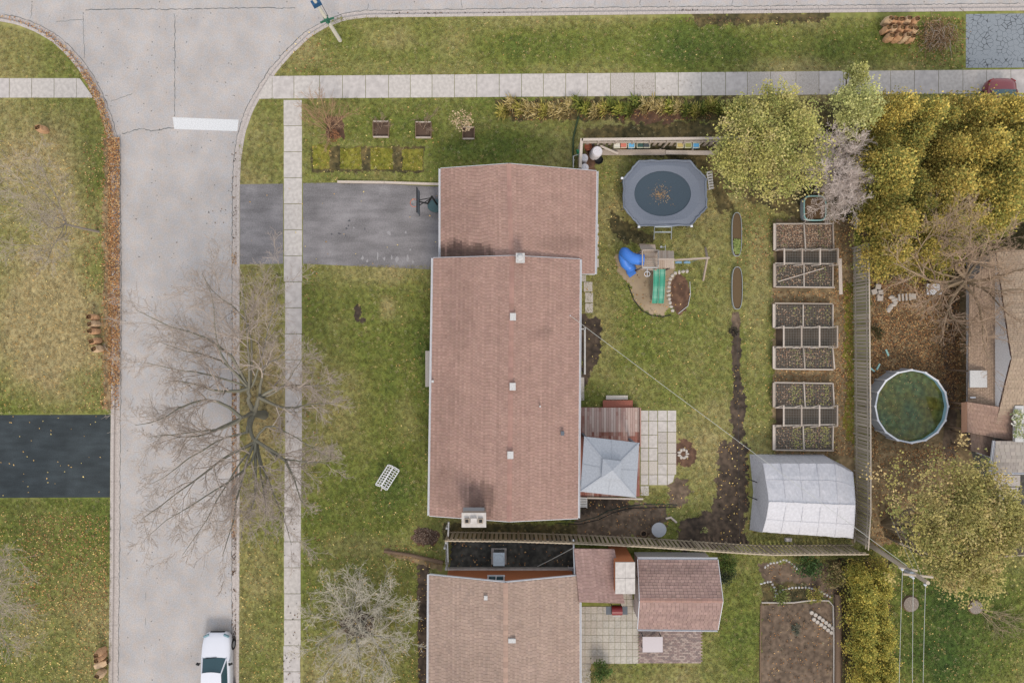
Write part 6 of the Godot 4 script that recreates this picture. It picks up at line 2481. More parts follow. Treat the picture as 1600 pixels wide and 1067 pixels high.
func small_things() -> void:
	# basketball hoop over the driveway
	var t := thing("basketball_hoop", "portable basketball hoop with clear backboard in front of the garage", "hoop", W(684, 321))
	var hb := 3.05
	var bp := W(654.5, 317, hb)
	var mb := MB.new()
	mb.box(bp + Vector3(0, 0.35, 0), Vector3(0.04, 1.0, 1.4))
	part("backboard", mb, M["grey_metal"], t)
	mb = MB.new()
	for e in [[0.86, 0, 1.44], [-0.16, 0, 1.44]]:
		mb.box(bp + Vector3(-0.004, e[0], 0), Vector3(0.06, 0.06, e[2]))
	part("backboard_frame", mb, M["black"], t)
	mb = MB.new()
	var pts := PackedVector3Array()
	var rd := PackedFloat32Array()
	var rc := bp + Vector3(-0.28, 0, 0)
	for i in 21:
		pts.push_back(rc + Vector3(cos(TAU * i / 20), 0, sin(TAU * i / 20)) * 0.225)
		rd.push_back(0.016)
	mb.tube(pts, rd, 6)
	part("rim", mb, M["orange"], t)
	mb = MB.new()
	for i in 12:
		var a := TAU * i / 12
		for s in [-1.0, 1.0]:
			var b: float = a + s * 0.5
			mb.tube(PackedVector3Array([rc + Vector3(cos(a), 0, sin(a)) * 0.22, rc + Vector3(cos(b) * 0.16, -0.22, sin(b) * 0.16), rc + Vector3(cos(a) * 0.13, -0.42, sin(a) * 0.13)]), PackedFloat32Array([0.008, 0.008, 0.008]), 3, false)
	part("net", mb, M["white"], t)
	mb = MB.new()
	var pole := W(683, 320) + Vector3(0, 0.2, 0)
	mb.tube(PackedVector3Array([pole, pole + Vector3(-0.05, 2.2, 0), bp + Vector3(0.55, 0.3, 0.1), bp + Vector3(0.05, 0.4, 0)]), PackedFloat32Array([0.06, 0.06, 0.05, 0.045]), 8)
	part("pole", mb, M["black"], t)
	mb = MB.new()
	mb.bar(pole + Vector3(-0.05, 1.9, 0), bp + Vector3(0.05, 0.1, 0.15), 0.04, 0.04)
	mb.bar(pole + Vector3(-0.05, 1.9, 0), bp + Vector3(0.05, 0.1, -0.15), 0.04, 0.04)
	part("brace", mb, M["black"], t)
	mb = MB.new()
	mb.lathe(W(682, 322), PackedVector2Array([Vector2(0.55, 0.0), Vector2(0.56, 0.12), Vector2(0.45, 0.24), Vector2(0.0, 0.26)]), 18, Basis(), 1.0, 0.75)
	part("base", mb, mat("base_teal", lin(60, 84, 88), 0.5), t)
	# lattice bench on the front lawn
	var u := W(618, 729) - W(597, 762)
	var ax := u.normalized()
	var bs := Basis(ax, Vector3.UP, ax.cross(Vector3.UP))
	var c := W(607, 746, 0.4)
	var bn := thing("garden_bench", "white plastic lattice bench standing on the front lawn", "bench", c * Vector3(1, 0, 1))
	var L := u.length() * 0.98
	# two lattice panels: seat and low back
	for pn in [["seat", Vector3(0, 0, 0.12), Basis(), 0.42], ["backrest", Vector3(0, 0.16, -0.28), Basis(Vector3.RIGHT, 0.75), 0.42]]:
		mb = MB.new()
		var lb: Basis = bs * (pn[2] as Basis)
		var o: Vector3 = c + bs * (pn[1] as Vector3)
		var wd: float = pn[3]
		for s in [-1.0, 1.0]:
			mb.box(o + lb * Vector3(0, 0, s * wd * 0.5), Vector3(L - 0.1, 0.035, 0.05), lb)
			mb.box(o + lb * Vector3(s * (L * 0.5 - 0.03), 0, 0), Vector3(0.05, 0.035, wd - 0.06), lb)
		mb.box(o, Vector3(L - 0.12, 0.03, 0.035), lb)
		for k in 9:
			mb.box(o + lb * Vector3((k - 4) * L / 9.5, 0.002, 0), Vector3(0.04, 0.026, wd - 0.05), lb)
		part(pn[0], mb, M["white"], bn)
	for s in [[-0.42, 0.25], [0.42, 0.25], [-0.42, -0.15], [0.42, -0.15]]:
		mb = MB.new()
		mb.box(c * Vector3(1, 0, 1) + bs * Vector3(s[0] * L, 0.19, s[1]), Vector3(0.05, 0.38, 0.05), bs)
		part("leg", mb, M["white"], bn)
	mb = MB.new()
	mb.bar(c + bs * Vector3(-L * 0.5, -0.3, -0.02), c + bs * Vector3(-L * 0.5 - 0.28, -0.36, 0.02), 0.07, 0.04)
	part("foot_board", mb, M["wood_pale"], bn)
	# white barrels in the north yard corner
	var bl := [[931, 236, 0.34, 0.95, "large white plastic barrel tilted in the north yard corner", 0.12], [913, 246, 0.25, 0.8, "white pail shaped barrel against the fence, north of its twin", 0.0], [914, 261, 0.25, 0.8, "white pail shaped barrel closest to the garage roof", 0.0]]
	for q in bl:
		var r: float = q[2]
		var h: float = q[3]
		var p := W(q[0], q[1], h) * Vector3(1, 0, 1)
		var b := thing("barrel", q[4], "barrel", p, "white barrels in the yard corner")
		var tb := Basis(Vector3(0, 0, 1), -q[5])
		mb = MB.new()
		mb.lathe(p + Vector3(0, 0.02, 0), PackedVector2Array([Vector2(r * 0.9, 0), Vector2(r, h * 0.15), Vector2(r * 1.02, h * 0.5), Vector2(r, h * 0.85), Vector2(r * 0.9, h * 0.97), Vector2(r * 0.84, h), Vector2(0.0, h * 0.985)]), 20, tb)
		part("drum", mb, mat("barrel_white", lin(226, 220, 224), 0.5, "soft", 1.5), b)
		mb = MB.new()
		for s in [-0.4, 0.4]:
			mb.lathe(p + tb * Vector3(r * s, h + 0.0, 0.0), PackedVector2Array([Vector2(0.05, 0), Vector2(0.05, 0.035), Vector2(0.0, 0.035)]), 8, tb)
		part("bung", mb, M["white"], b)
	# hose reel and terracotta pots
	var hr := thing("hose_reel", "green garden hose coiled on a reel outside the corner fence", "hose reel", W(904, 250))
	for k in 5:
		mb = MB.new()
		pts = PackedVector3Array()
		rd = PackedFloat32Array()
		for i in 19:
			var a := TAU * i / 18
			pts.push_back(W(903.5 + k * 0.5, 241, 0.45) + Vector3(0.02 * k + 0.1 * sin(a), 0.26 * cos(a), 0.27 * sin(a)))
			rd.push_back(0.02)
		mb.tube(pts, rd, 5)
		part("coil", mb, M["hose_green"], hr)
	mb = MB.new()
	mb.bar(W(896, 244, 0.5), W(896, 262, 0.5), 0.06, 0.06)
	mb.bar(W(896, 244, 0.5), W(904, 241, 0.5), 0.05, 0.05)
	mb.box(W(896, 253) + Vector3(0, 0.24, 0), Vector3(0.07, 0.48, 0.07))
	part("stand", mb, M["white_dirty"], hr)
	var pt := thing("terracotta_pot", "terracotta pot between the white barrels and the fence", "pot", W(918, 232))
	mb = MB.new()
	mb.lathe(W(918, 232), PackedVector2Array([Vector2(0.14, 0), Vector2(0.22, 0.4), Vector2(0.24, 0.4), Vector2(0.24, 0.46), Vector2(0.2, 0.46), Vector2(0.19, 0.4), Vector2(0.0, 0.4)]), 14)
	part("pot", mb, M["terracotta"], pt)
	var kp := thing("black_pot", "dark round nursery pot below the large barrel", "pot", W(935, 252))
	mb = MB.new()
	mb.lathe(W(935, 252), PackedVector2Array([Vector2(0.2, 0), Vector2(0.27, 0.36), Vector2(0.25, 0.36), Vector2(0.22, 0.2), Vector2(0.0, 0.2)]), 14)
	part("pot", mb, M["rubber"], kp)
	# round table and tyre pot at the fence, cinder block
	var rt := thing("round_table", "small round grey glass table against the brown board fence", "table", W(1029, 827))
	mb = MB.new()
	mb.lathe(W(1030, 828, 0.68), PackedVector2Array([Vector2(0.0, 0.012), Vector2(0.44, 0.012), Vector2(0.46, 0.0), Vector2(0.44, -0.02)]), 28)
	part("table_top", mb, mat("table_glass", lin(150, 152, 158), 0.15), rt)
	mb = MB.new()
	for k in 4:
		var a := TAU * k / 4 + 0.4
		mb.rod(W(1030, 828, 0.68) + Vector3(cos(a) * 0.35, -0.02, sin(a) * 0.35), W(1030, 828, 0.68) * Vector3(1, 0, 1) + Vector3(cos(a) * 0.4, 0, sin(a) * 0.4), 0.02, 6)
	part("leg", mb, M["grey_metal"], rt)
	var ty := thing("ring_planter", "dark ring shaped planter next to the small round table", "planter", W(1006, 834))
	mb = MB.new()
	pts = PackedVector3Array()
	rd = PackedFloat32Array()
	for i in 21:
		pts.push_back(W(1006, 834, 0.25) + Vector3(cos(TAU * i / 20), 0, sin(TAU * i / 20)) * 0.19)
		rd.push_back(0.035)
	mb.tube(pts, rd, 6)
	mb.lathe(W(1006, 834), PackedVector2Array([Vector2(0.15, 0), Vector2(0.2, 0.25)]), 16)
	part("ring", mb, M["wood_brown"], ty)
	mb = MB.new()
	mb.lathe(W(1006, 834), PackedVector2Array([Vector2(0.17, 0.15), Vector2(0.0, 0.17)]), 14)
	part("planter_soil", mb, M["soil"], ty)
	# fire ring of stones
	rng.seed = 301
	for k in 9:
		var a := TAU * k / 9
		stone_at("fire_ring_stone", "fire ring stone beside the slab patio, %s clockwise from its east side" % ordinal(k), 1068 + cos(a) * 6.5, 709 + sin(a) * 6.5, 0.1, "stones of the fire ring")
	# garden hose loops by the house
	mb = MB.new()
	mb.tube(line([[880, 812], [905, 815], [932, 808], [950, 798], [975, 792], [1005, 788], [1030, 787], [1058, 789]], 0.03), PackedFloat32Array([0.022, 0.022, 0.022, 0.022, 0.022, 0.022, 0.022, 0.022]), 6)
	var ho := part("garden_hose", mb, M["hose"])
	tag(ho, "dark garden hose snaking south of the deck", "hose")
	mb = MB.new()
	mb.tube(line([[868, 817], [905, 819], [935, 812], [958, 801], [985, 794], [1056, 792]], 0.03), PackedFloat32Array([0.022, 0.022, 0.022, 0.022, 0.022, 0.022]), 6)
	ho = part("garden_hose", mb, M["black"])
	tag(ho, "second black hose just below the other, south of the deck", "hose")
	mb = MB.new()
	mb.tube(line([[904, 183], [900, 198], [896, 215], [895, 240], [896, 258]], 0.06), PackedFloat32Array([0.06, 0.06, 0.06, 0.06, 0.06]), 6)
	ho = part("lawn_hose", mb, mat("hose_turf", lin(54, 70, 44), 0.7))
	tag(ho, "thick dark green hose along the lawn by the corner fence", "hose")
	# air conditioner
	var ac := thing("air_conditioner", "grey outdoor air conditioner unit in the dark side yard", "air conditioner", W(779, 869))
	mb = MB.new()
	mb.box(W(779.5, 875, 0.75) * Vector3(1, 0, 1) + Vector3(0, 0.4, -0.06), Vector3(0.66, 0.7, 0.78))
	part("casing", mb, M["steel"], ac)
	mb = MB.new()
	mb.box(W(779.5, 875, 0.75) + Vector3(0, 0.03, -0.06), Vector3(0.7, 0.05, 0.82))
	mb.lathe(W(779.5, 875, 0.75) + Vector3(0, 0.055, -0.08), PackedVector2Array([Vector2(0.28, 0.0), Vector2(0.27, 0.03), Vector2(0.1, 0.035), Vector2(0.09, 0.05), Vector2(0.0, 0.05)]), 18)
	part("top_cover", mb, mat("ac_top", lin(190, 202, 212), 0.5), ac)
	box_part("pad", ac, W(779.5, 869, 0.03), Vector3(0.95, 0.06, 1.0), M["concrete_grey"])
	# barbecue on the neighbour's patio
	var bb := thing("barbecue", "red lidded gas barbecue with grey side shelves on the cream patio", "barbecue", W(963, 952))
	var bc := W(964, 954, 0.9)
	mb = MB.new()
	for k in 8:
		var a0 := PI * k / 8
		var a1 := PI * (k + 1) / 8
		var p0 := Vector3(0, sin(a0) * 0.2, -cos(a0) * 0.27)
		var p1 := Vector3(0, sin(a1) * 0.2, -cos(a1) * 0.27)
		mb.quad(bc + p0 - Vector3(0.32, 0, 0), bc + p0 + Vector3(0.32, 0, 0), bc + p1 + Vector3(0.32, 0, 0), bc + p1 - Vector3(0.32, 0, 0), p0 + p1)
		mb.tri(bc + p0 + Vector3(0.32, 0, 0), bc + p1 + Vector3(0.32, 0, 0), bc + Vector3(0.32, 0, 0), Vector3.RIGHT)
		mb.tri(bc + p0 - Vector3(0.32, 0, 0), bc + p1 - Vector3(0.32, 0, 0), bc - Vector3(0.32, 0, 0), Vector3.LEFT)
	part("lid", mb, M["bbq_red"], bb)
	box_part("firebox", bb, bc - Vector3(0, 0.12, 0), Vector3(0.62, 0.22, 0.5), M["black"])
	for s in [-1.0, 1.0]:
		box_part("side_shelf", bb, bc + Vector3(s * 0.5, -0.02, 0), Vector3(0.32, 0.04, 0.5), M["grey_metal"])
	mb = MB.new()
	mb.rod(bc + Vector3(-0.25, 0.08, 0.32), bc + Vector3(0.25, 0.08, 0.32), 0.018, 6)
	part("handle", mb, M["white"], bb)
	for s in [[-0.28, -0.2], [0.28, -0.2], [-0.28, 0.2], [0.28, 0.2]]:
		box_part("leg", bb, bc * Vector3(1, 0, 1) + Vector3(s[0], 0.34, s[1]), Vector3(0.04, 0.68, 0.04), M["black"])
	# leaf yard clutter east of the board fence
	rng.seed = 310
	var rub := [[1372, 448, "grey garden block by the board fence, uppermost of the heap"], [1366, 456, "grey garden block in the middle of the heap by the board fence"], [1376, 458, "pale garden block at the outer side of the heap by the board fence"], [1375, 465, "pale garden block at the bottom of the heap by the board fence"]]
	for q in rub:
		mb = MB.new()
		mb.box(W(q[0], q[1], 0.1), Vector3(rng.randf_range(0.3, 0.42), 0.2, rng.randf_range(0.28, 0.4)), Basis(Vector3.UP, rng.randf_range(-0.3, 0.3)))
		tag(part("garden_block", mb, M["stone"]), q[2], "block", "blocks by the board fence")
	var so := ["first", "second", "third", "fourth", "fifth"]
	for k in 5:
		mb = MB.new()
		mb.box(W(1405.5 + k * 5.6, 465 - k * 0.4, 0.04), Vector3(0.12 if k < 4 else 0.3, 0.08, 0.44 if k < 4 else 0.36), Basis(Vector3.UP, 0.08))
		tag(part("paver_stone", mb, M["stone"]), "pale brick standing in the leaves, %s from the stone ring" % so[k], "paver", "row of pavers in the leaves")
	for k in 6:
		stone_at("rockery_stone", "mossy stone of the small curved rockery in the leafy yard, %s from its north end" % ordinal(k), 1394 + 5 * sin(k * 0.9), 464 + k * 4.0, 0.18, "rockery stones")
	mb = MB.new()
	mb.box(W(1461, 452, 0.45), Vector3(0.95, 0.06, 0.66))
	mb.box(W(1461, 452, 0.2), Vector3(0.8, 0.38, 0.5))
	tag(part("storage_box", mb, M["white"]), "white lidded box standing in the leaves under the bare tree", "box")
	var lt := thing("butterfly_stake", "turquoise garden ornament blades by the pool", "ornament", W(1385, 560))
	for q in [[1387, 551, 0.6, 0.4], [1373, 573, 0.5, -0.5], [1363, 577, 0.4, 0.9]]:
		mb = MB.new()
		mb.box(W(q[0], q[1], q[2]), Vector3(0.1, 0.05, 0.42), Basis(Vector3.UP, q[3]))
		mb.rod(W(q[0], q[1], q[2]), W(q[0], q[1], q[2]) * Vector3(1, 0, 1), 0.015, 5)
		part("blade", mb, M["galv_teal"], lt)
	# south-east garden
	rng.seed = 320
	k_stones()

func k_stones() -> void:
	var mb: MB
	var caps := [[[1268, 956.5], [1274, 960], [1280, 964], [1285.3, 968], [1290.4, 972], [1295.5, 976], [1300.5, 980.5]], [[1271.6, 967], [1277, 971], [1283, 975], [1288.2, 979], [1293.5, 983.5], [1298.7, 987.5]]]
	for s in 2:
		for k in caps[s].size():
			mb = MB.new()
			mb.lathe(W(caps[s][k][0], caps[s][k][1]), PackedVector2Array([Vector2(0.12, 0), Vector2(0.125, 0.1), Vector2(0.1, 0.12), Vector2(0.0, 0.11)]), 10)
			tag(part("edging_post", mb, M["stone"]), "round pale stone cap, %s of the %s row in the vegetable plot" % [ordinal(k), "upper" if s == 0 else "lower"], "stone", "rows of round stone caps")
	# string of white stones round the beds
	var n := 0
	for ln in [[[1196, 886], [1205, 880], [1218, 878], [1226, 874], [1236, 879], [1247, 890]], [[1212, 932], [1222, 922], [1240, 918], [1262, 918], [1280, 922], [1298, 933]], [[1190, 912], [1204, 908], [1212, 920], [1213, 930]]]:
		n += 1
		var k := -1
		for p in resample(ln, 5.2):
			k += 1
			stone_at("border_stone", "small white flower bed stone, %s along the %s from the west" % [ordinal(k), ["upper wave by the fence", "long lower curve", "short west loop"][n - 1]], p.x, p.y, 0.075, "stones of the flower bed border", "white_dirty")
	mb = MB.new()
	mb.tube(line([[1190, 941], [1240, 941], [1270, 937], [1295, 938], [1302, 946], [1303, 1000], [1303, 1090]], 0.05), PackedFloat32Array([0.05, 0.05, 0.05, 0.05, 0.05, 0.05, 0.05]), 6)
	tag(part("bed_edging", mb, M["stone"]), "pale edging strip round the bare vegetable plot", "edging")
	mb = MB.new()
	mb.tube(line([[1189, 945], [1188, 1000], [1188, 1090]], 0.05), PackedFloat32Array([0.05, 0.05, 0.05]), 6)
	tag(part("bed_edging", mb, M["wood_brown"]), "timber edging between south lawn and vegetable plot", "edging")
	mb = MB.new()
	mb.tube(PackedVector3Array([W(1310, 928, 0.16), W(1311, 960, 0.16), W(1310, 1010, 0.15), W(1309, 1080, 0.14)]), PackedFloat32Array([0.2, 0.2, 0.19, 0.18]), 12)
	tag(part("garden_log", mb, M["wood_brown"]), "thick brown log lying between the plot and the yellow hedge", "log")
	for q in [[1423, 943, 0.48, "grey flat stump ringed by gravel under the power lines"], [1524, 948, 0.42, "pale sawn stump on the dark lawn below the pine"]]:
		var t := thing("tree_stump", q[3], "stump", W(q[0], q[1]))
		mb = MB.new()
		mb.lathe(W(q[0], q[1]), PackedVector2Array([Vector2(q[2] * 1.12, 0), Vector2(q[2], 0.08), Vector2(q[2] * 0.97, 0.12)]), 18)
		part("bark", mb, M["wood_brown"], t)
		mb = MB.new()
		mb.lathe(W(q[0], q[1]), PackedVector2Array([Vector2(q[2] * 0.97, 0.12), Vector2(0.1, 0.125), Vector2(0.0, 0.12)]), 18)
		part("cut_face", mb, mat("stump_face", lin(176, 162, 150), 0.95, "cells", 0.6), t)
	mb = MB.new()
	mb.box(W(1232, 843, 0.1), Vector3(0.4, 0.2, 0.22))
	tag(part("cinder_block", mb, M["concrete_grey"]), "grey cinder block at the foot of the fence below the shelter", "block")
	mb = MB.new()
	mb.tube(line([[1040, 810], [1048, 808], [1057, 816]], 0.08), PackedFloat32Array([0.08, 0.08, 0.07]), 6)
	tag(part("firewood", mb, M["wood_pale"]), "short split log beside the black soil patch", "log")
	# round bed stones on the front lawn
	var bs := thing("mulch_mound", "round mound of dark wood chips on the front lawn by the gate", "mound", W(664, 838))
	mb = MB.new()
	rng.seed = 340
	for k in 420:
		var a := rng.randf() * TAU
		var r := sqrt(rng.randf())
		var p := W(664 + cos(a) * r * 20, 838 + sin(a) * r * 13.5) + Vector3(0, 0.14 * (1.0 - r * r) + 0.01, 0)
		blade(mb, p, 0.06, [lin(100, 82, 70), lin(78, 62, 54), lin(136, 116, 100)])
	part("chips", mb, M["vc_leaf"], bs)

# ---------------------------------------------------------------- trees and shrubs
# lim: limbs mesh, twg: twig mesh. A shoot bends, thins and carries side shoots.
func shoot(lim: MB, twg: MB, p: Vector3, dir: Vector3, length: float, r: float, level: int, o: Dictionary) -> void:
	var segs := 5 if level == 0 else 4 if level == 1 else 3 if level == 2 else 2
	var pts := PackedVector3Array([p])
	var rd := PackedFloat32Array([r])
	var d := dir.normalized()
	var tip := maxf(r * 0.3, o.thin)
	for i in segs:
		d = (d + Vector3(rng.randfn(0, o.wob), rng.randfn(0, o.wob * 0.6) + o.lift, rng.randfn(0, o.wob))).normalized()
		pts.push_back(pts[i] + d * length / segs)
		rd.push_back(lerpf(r, tip, float(i + 1) / segs))
	var mb := lim if level < 1 else twg
	var b: Color = (o.bark if level < 1 else o.twig)
	var k := rng.randf_range(0.75, 1.3)
	mb.col = Color(b.r * k, b.g * k, b.b * k)
	mb.tube(pts, rd, [7, 5, 3, 3][mini(level, 3)], false)
	spawn(lim, twg, pts, rd, length, level, o)

func spawn(lim: MB, twg: MB, pts: PackedVector3Array, rd: PackedFloat32Array, length: float, level: int, o: Dictionary) -> void:
	if level >= o.levels:
		return
	var n: int = o.kids[level]
	for k in n:
		var u := lerpf(o.start[mini(level, 2)], 1.0, (k + rng.randf()) / n)
		var f := u * (pts.size() - 1)
		var i := mini(int(f), pts.size() - 2)
		var at := pts[i].lerp(pts[i + 1], f - i)
		var along := (pts[i + 1] - pts[i]).normalized()
		var rr := lerpf(rd[i], rd[i + 1], f - i)
		var a := rng.randf() * TAU
		var x := along.cross(Vector3.UP if absf(along.y) < 0.9 else Vector3.RIGHT).normalized()
		var y := along.cross(x)
		var sp: float = rng.randf_range(0.35, 0.95) * o.spread
		var dd := (along * cos(sp) + (x * cos(a) + y * sin(a)) * sin(sp)).normalized()
		var ln: float = length * o.ratio[level] * rng.randf_range(0.6, 1.25) * (1.15 - 0.5 * u)
		shoot(lim, twg, at, dd, ln, clampf(rr * 0.62, o.thin, 1.0), level + 1, o)

func bare_tree(called: String, label: String, base: Vector3, fork: Vector3, r: float, tips: Array, o: Dictionary, forks := []) -> void:
	rng.seed = hash(label) % 100000
	var t := thing(called, label, "tree", base)
	var tr := MB.new()
	tr.col = o.bark
	tr.tube(PackedVector3Array([base - Vector3(0, 0.1, 0), base + Vector3(0, 0.15, 0), base.lerp(fork, 0.5) + Vector3(rng.randf_range(-0.05, 0.05), 0, 0.03), fork]), PackedFloat32Array([r * 1.45, r * 1.12, r * 0.95, r * 0.85]), 10)
	part("trunk", tr, M["vc_wood"], t)
	var lim := MB.new()
	var twg := MB.new()
	for fk in forks:
		var fp := PackedVector3Array()
		var fr := PackedFloat32Array()
		var bend := Vector3(rng.randfn(0, 0.12), 0.1, rng.randfn(0, 0.12))
		for i in 9:
			var u := i / 8.0
			fp.push_back((fork - Vector3(0, 0.3, 0)).lerp(fk, u) + bend * sin(u * PI) + Vector3(rng.randfn(0, 0.025), 0, rng.randfn(0, 0.025)))
			fr.push_back(r * lerpf(0.62, 0.36, u) * rng.randf_range(0.85, 1.15))
		lim.col = o.bark
		lim.tube(fp, fr, 8)
	for tp in tips:
		# limb from the fork through a bent middle to its tip
		var b: Vector3 = tp
		var from := fork
		for fk in forks:
			if (fk - b).length() < (from - b).length():
				from = fk
		var a := from + Vector3(rng.randf_range(-0.05, 0.05), rng.randf_range(-0.3, 0.1), rng.randf_range(-0.05, 0.05))
		var up: float = (b - a).length() * o.bow
		var pts := PackedVector3Array()
		var rd := PackedFloat32Array()
		var n := 8
		var w1 := Vector3(rng.randfn(0, 0.07), 0, rng.randfn(0, 0.07)) * (b - a).length()
		var r0: float = r * rng.randf_range(0.3, 0.5)
		for i in n + 1:
			var u := float(i) / n
			pts.push_back(a.lerp(b, u) + Vector3(0, -up * 4.0 * u * (1.0 - u) * o.sag, 0) + w1 * sin(u * PI * 1.5) + Vector3(rng.randfn(0, 0.03), rng.randfn(0, 0.03), rng.randfn(0, 0.03)))
			rd.push_back(lerpf(r0, maxf(o.thin * 1.5, r0 * 0.12), pow(u, 0.8)))
		var k := rng.randf_range(0.85, 1.2)
		lim.col = Color(o.bark.r * k, o.bark.g * k, o.bark.b * k)
		lim.tube(pts, rd, 7, false)
		spawn(lim, twg, pts, rd, (b - a).length(), 0, o)
	part("limbs", lim, M["vc_wood"], t)
	part("crown", twg, M["vc"], t)

func bare_trees() -> void:
	var big := {"wob": 0.22, "lift": 0.04, "thin": 0.0062, "levels": 3, "kids": [12, 10, 6], "ratio": [0.4, 0.46, 0.5], "start": [0.22, 0.15, 0.15], "spread": 1.12, "bow": 0.05, "sag": 1.0, "bark": lin(140, 136, 120), "twig": lin(180, 165, 153)}
	var tips := []
	for q in [[222, 466, 6.0], [262, 600, 5.5], [250, 690, 5.0], [232, 748, 5.5], [262, 832, 6.0], [345, 850, 6.5], [415, 820, 6.0], [515, 592, 4.6], [505, 690, 4.6], [490, 790, 5.0], [435, 450, 5.5], [372, 410, 7.0], [300, 440, 6.5], [440, 530, 6.5], [450, 850, 5.5], [210, 640, 6.0], [205, 560, 6.0], [212, 700, 6.0], [225, 800, 6.0], [290, 850, 6.5], [330, 400, 7.0], [250, 520, 6.5], [520, 640, 4.2], [490, 550, 5.0], [515, 740, 4.6], [380, 860, 6.0]]:
		tips.append(W(q[0], q[1], q[2]))
	bare_tree("bare_tree", "big leafless street tree spreading over the kerb, road and front walk", W(412, 648), W(394, 645, 1.9), 0.24, tips, big, [W(389, 606, 2.8), W(399, 690, 3.0), W(375, 652, 3.0), W(404, 622, 3.1), W(386, 676, 2.6)])
	# slender tree by the west kerb whose crown runs out of the frame
	tips = []
	for q in [[-10, 225, 7.5], [55, 250, 7.0], [70, 330, 6.5], [60, 420, 6.5], [-20, 400, 7.5], [-60, 300, 8.0], [20, 300, 8.5]]:
		tips.append(W(q[0], q[1], q[2]))
	var pale := big.duplicate()
	pale.bark = lin(176, 164, 150)
	pale.twig = lin(182, 168, 150)
	pale.kids = [10, 8, 5]
	bare_tree("bare_tree", "slender pale leafless tree on the west lawn beside the kerb", W(153, 362), W(100, 350, 3.0), 0.07, tips, pale)
	tips = []
	for q in [[8, 868, 5.5], [14, 960, 5.5], [-20, 1000, 5.5], [-40, 900, 6.0], [20, 905, 5.0], [18, 1010, 5.0]]:
		tips.append(W(q[0], q[1], q[2]))
	bare_tree("bare_tree", "leafless tree reaching in at the lower west edge", W(-60, 905), W(-70, 910, 2.6), 0.12, tips, pale)
	# low bushy tree in front of the brick house
	tips = []
	for q in [[510, 918, 2.6], [560, 898, 3.0], [612, 922, 2.8], [632, 962, 2.6], [640, 1010, 2.6], [620, 1060, 2.8], [560, 1080, 3.0], [500, 1060, 2.8], [478, 1010, 2.6], [484, 958, 2.6], [545, 930, 3.8], [590, 1000, 4.0], [530, 1010, 4.0], [560, 1040, 3.8]]:
		tips.append(W(q[0], q[1], q[2]))
	var bushy := big.duplicate()
	bushy.kids = [11, 9, 5]
	bushy.bark = lin(150, 146, 134)
	bushy.twig = lin(206, 196, 178)
	bushy.ratio = [0.5, 0.45, 0.5]
	bare_tree("bare_tree", "low bushy leafless tree on the lawn before the brick house", W(566, 975), W(562, 985, 0.9), 0.17, tips, bushy)
	# grey twiggy tree behind the evergreen
	tips = []
	for q in [[1280, 250, 3.4], [1300, 330, 3.0], [1340, 320, 3.0], [1350, 270, 3.2], [1340, 225, 3.6], [1300, 215, 3.6], [1320, 280, 4.0], [1310, 250, 4.2], [1335, 300, 3.6]]:
		tips.append(W(q[0], q[1], q[2]))
	var grey := bushy.duplicate()
	grey.twig = lin(222, 206, 196)
	grey.bark = lin(150, 138, 130)
	grey.kids = [16, 12, 6]
	bare_tree("bare_tree", "dense grey leafless tree between the evergreen and the yellow cedars", W(1300, 272), W(1304, 270, 1.0), 0.12, tips, grey)
	# wide tree over the neighbour's yard
	tips = []
	for q in [[1420, 345, 6.0], [1470, 325, 6.5], [1530, 335, 6.5], [1590, 350, 6.0], [1620, 420, 6.0], [1600, 500, 5.5], [1560, 560, 5.5], [1500, 540, 5.0], [1435, 480, 5.5], [1400, 420, 5.5], [1610, 460, 6.5], [1520, 390, 7.5], [1560, 400, 7.5]]:
		tips.append(W(q[0], q[1], q[2]))
	var tan := big.duplicate()
	tan.bark = lin(168, 146, 118)
	tan.twig = lin(176, 150, 126)
	tan.kids = [10, 8, 5]
	bare_tree("bare_tree", "wide tan leafless tree between the cedars and the white gable house", W(1470, 446), W(1508, 436, 2.7), 0.27, tips, tan)
	# small garden shrubs without leaves
	shrub_twigs("bare_shrub", "fan of bare reddish shoots at the west end of the front beds", 516, 203, [[482, 152, 1.6], [500, 150, 1.7], [520, 165, 1.5], [490, 175, 1.4], [475, 185, 1.2], [530, 190, 1.3], [510, 225, 1.0], [545, 175, 1.2], [470, 165, 1.2]], lin(176, 142, 112), 12)
	shrub_twigs("bare_shrub", "small bare twigs growing from the middle tree box", 595, 200, [[585, 186, 0.9], [600, 184, 1.0], [606, 196, 0.8], [588, 206, 0.7]], lin(150, 128, 110), 8)
	shrub_twigs("bare_shrub", "small bare twigs growing from the eastern tree box", 661, 201, [[650, 186, 0.9], [668, 182, 1.1], [678, 176, 1.2], [672, 204, 0.7]], lin(150, 128, 110), 8)
	shrub_twigs("bare_shrub", "cut fan of dry twigs lying beside the pale sawn stump", 1530, 952, [[1580, 960, 0.3], [1590, 980, 0.3], [1570, 990, 0.25], [1600, 968, 0.3], [1560, 985, 0.3]], lin(170, 150, 124), 9)

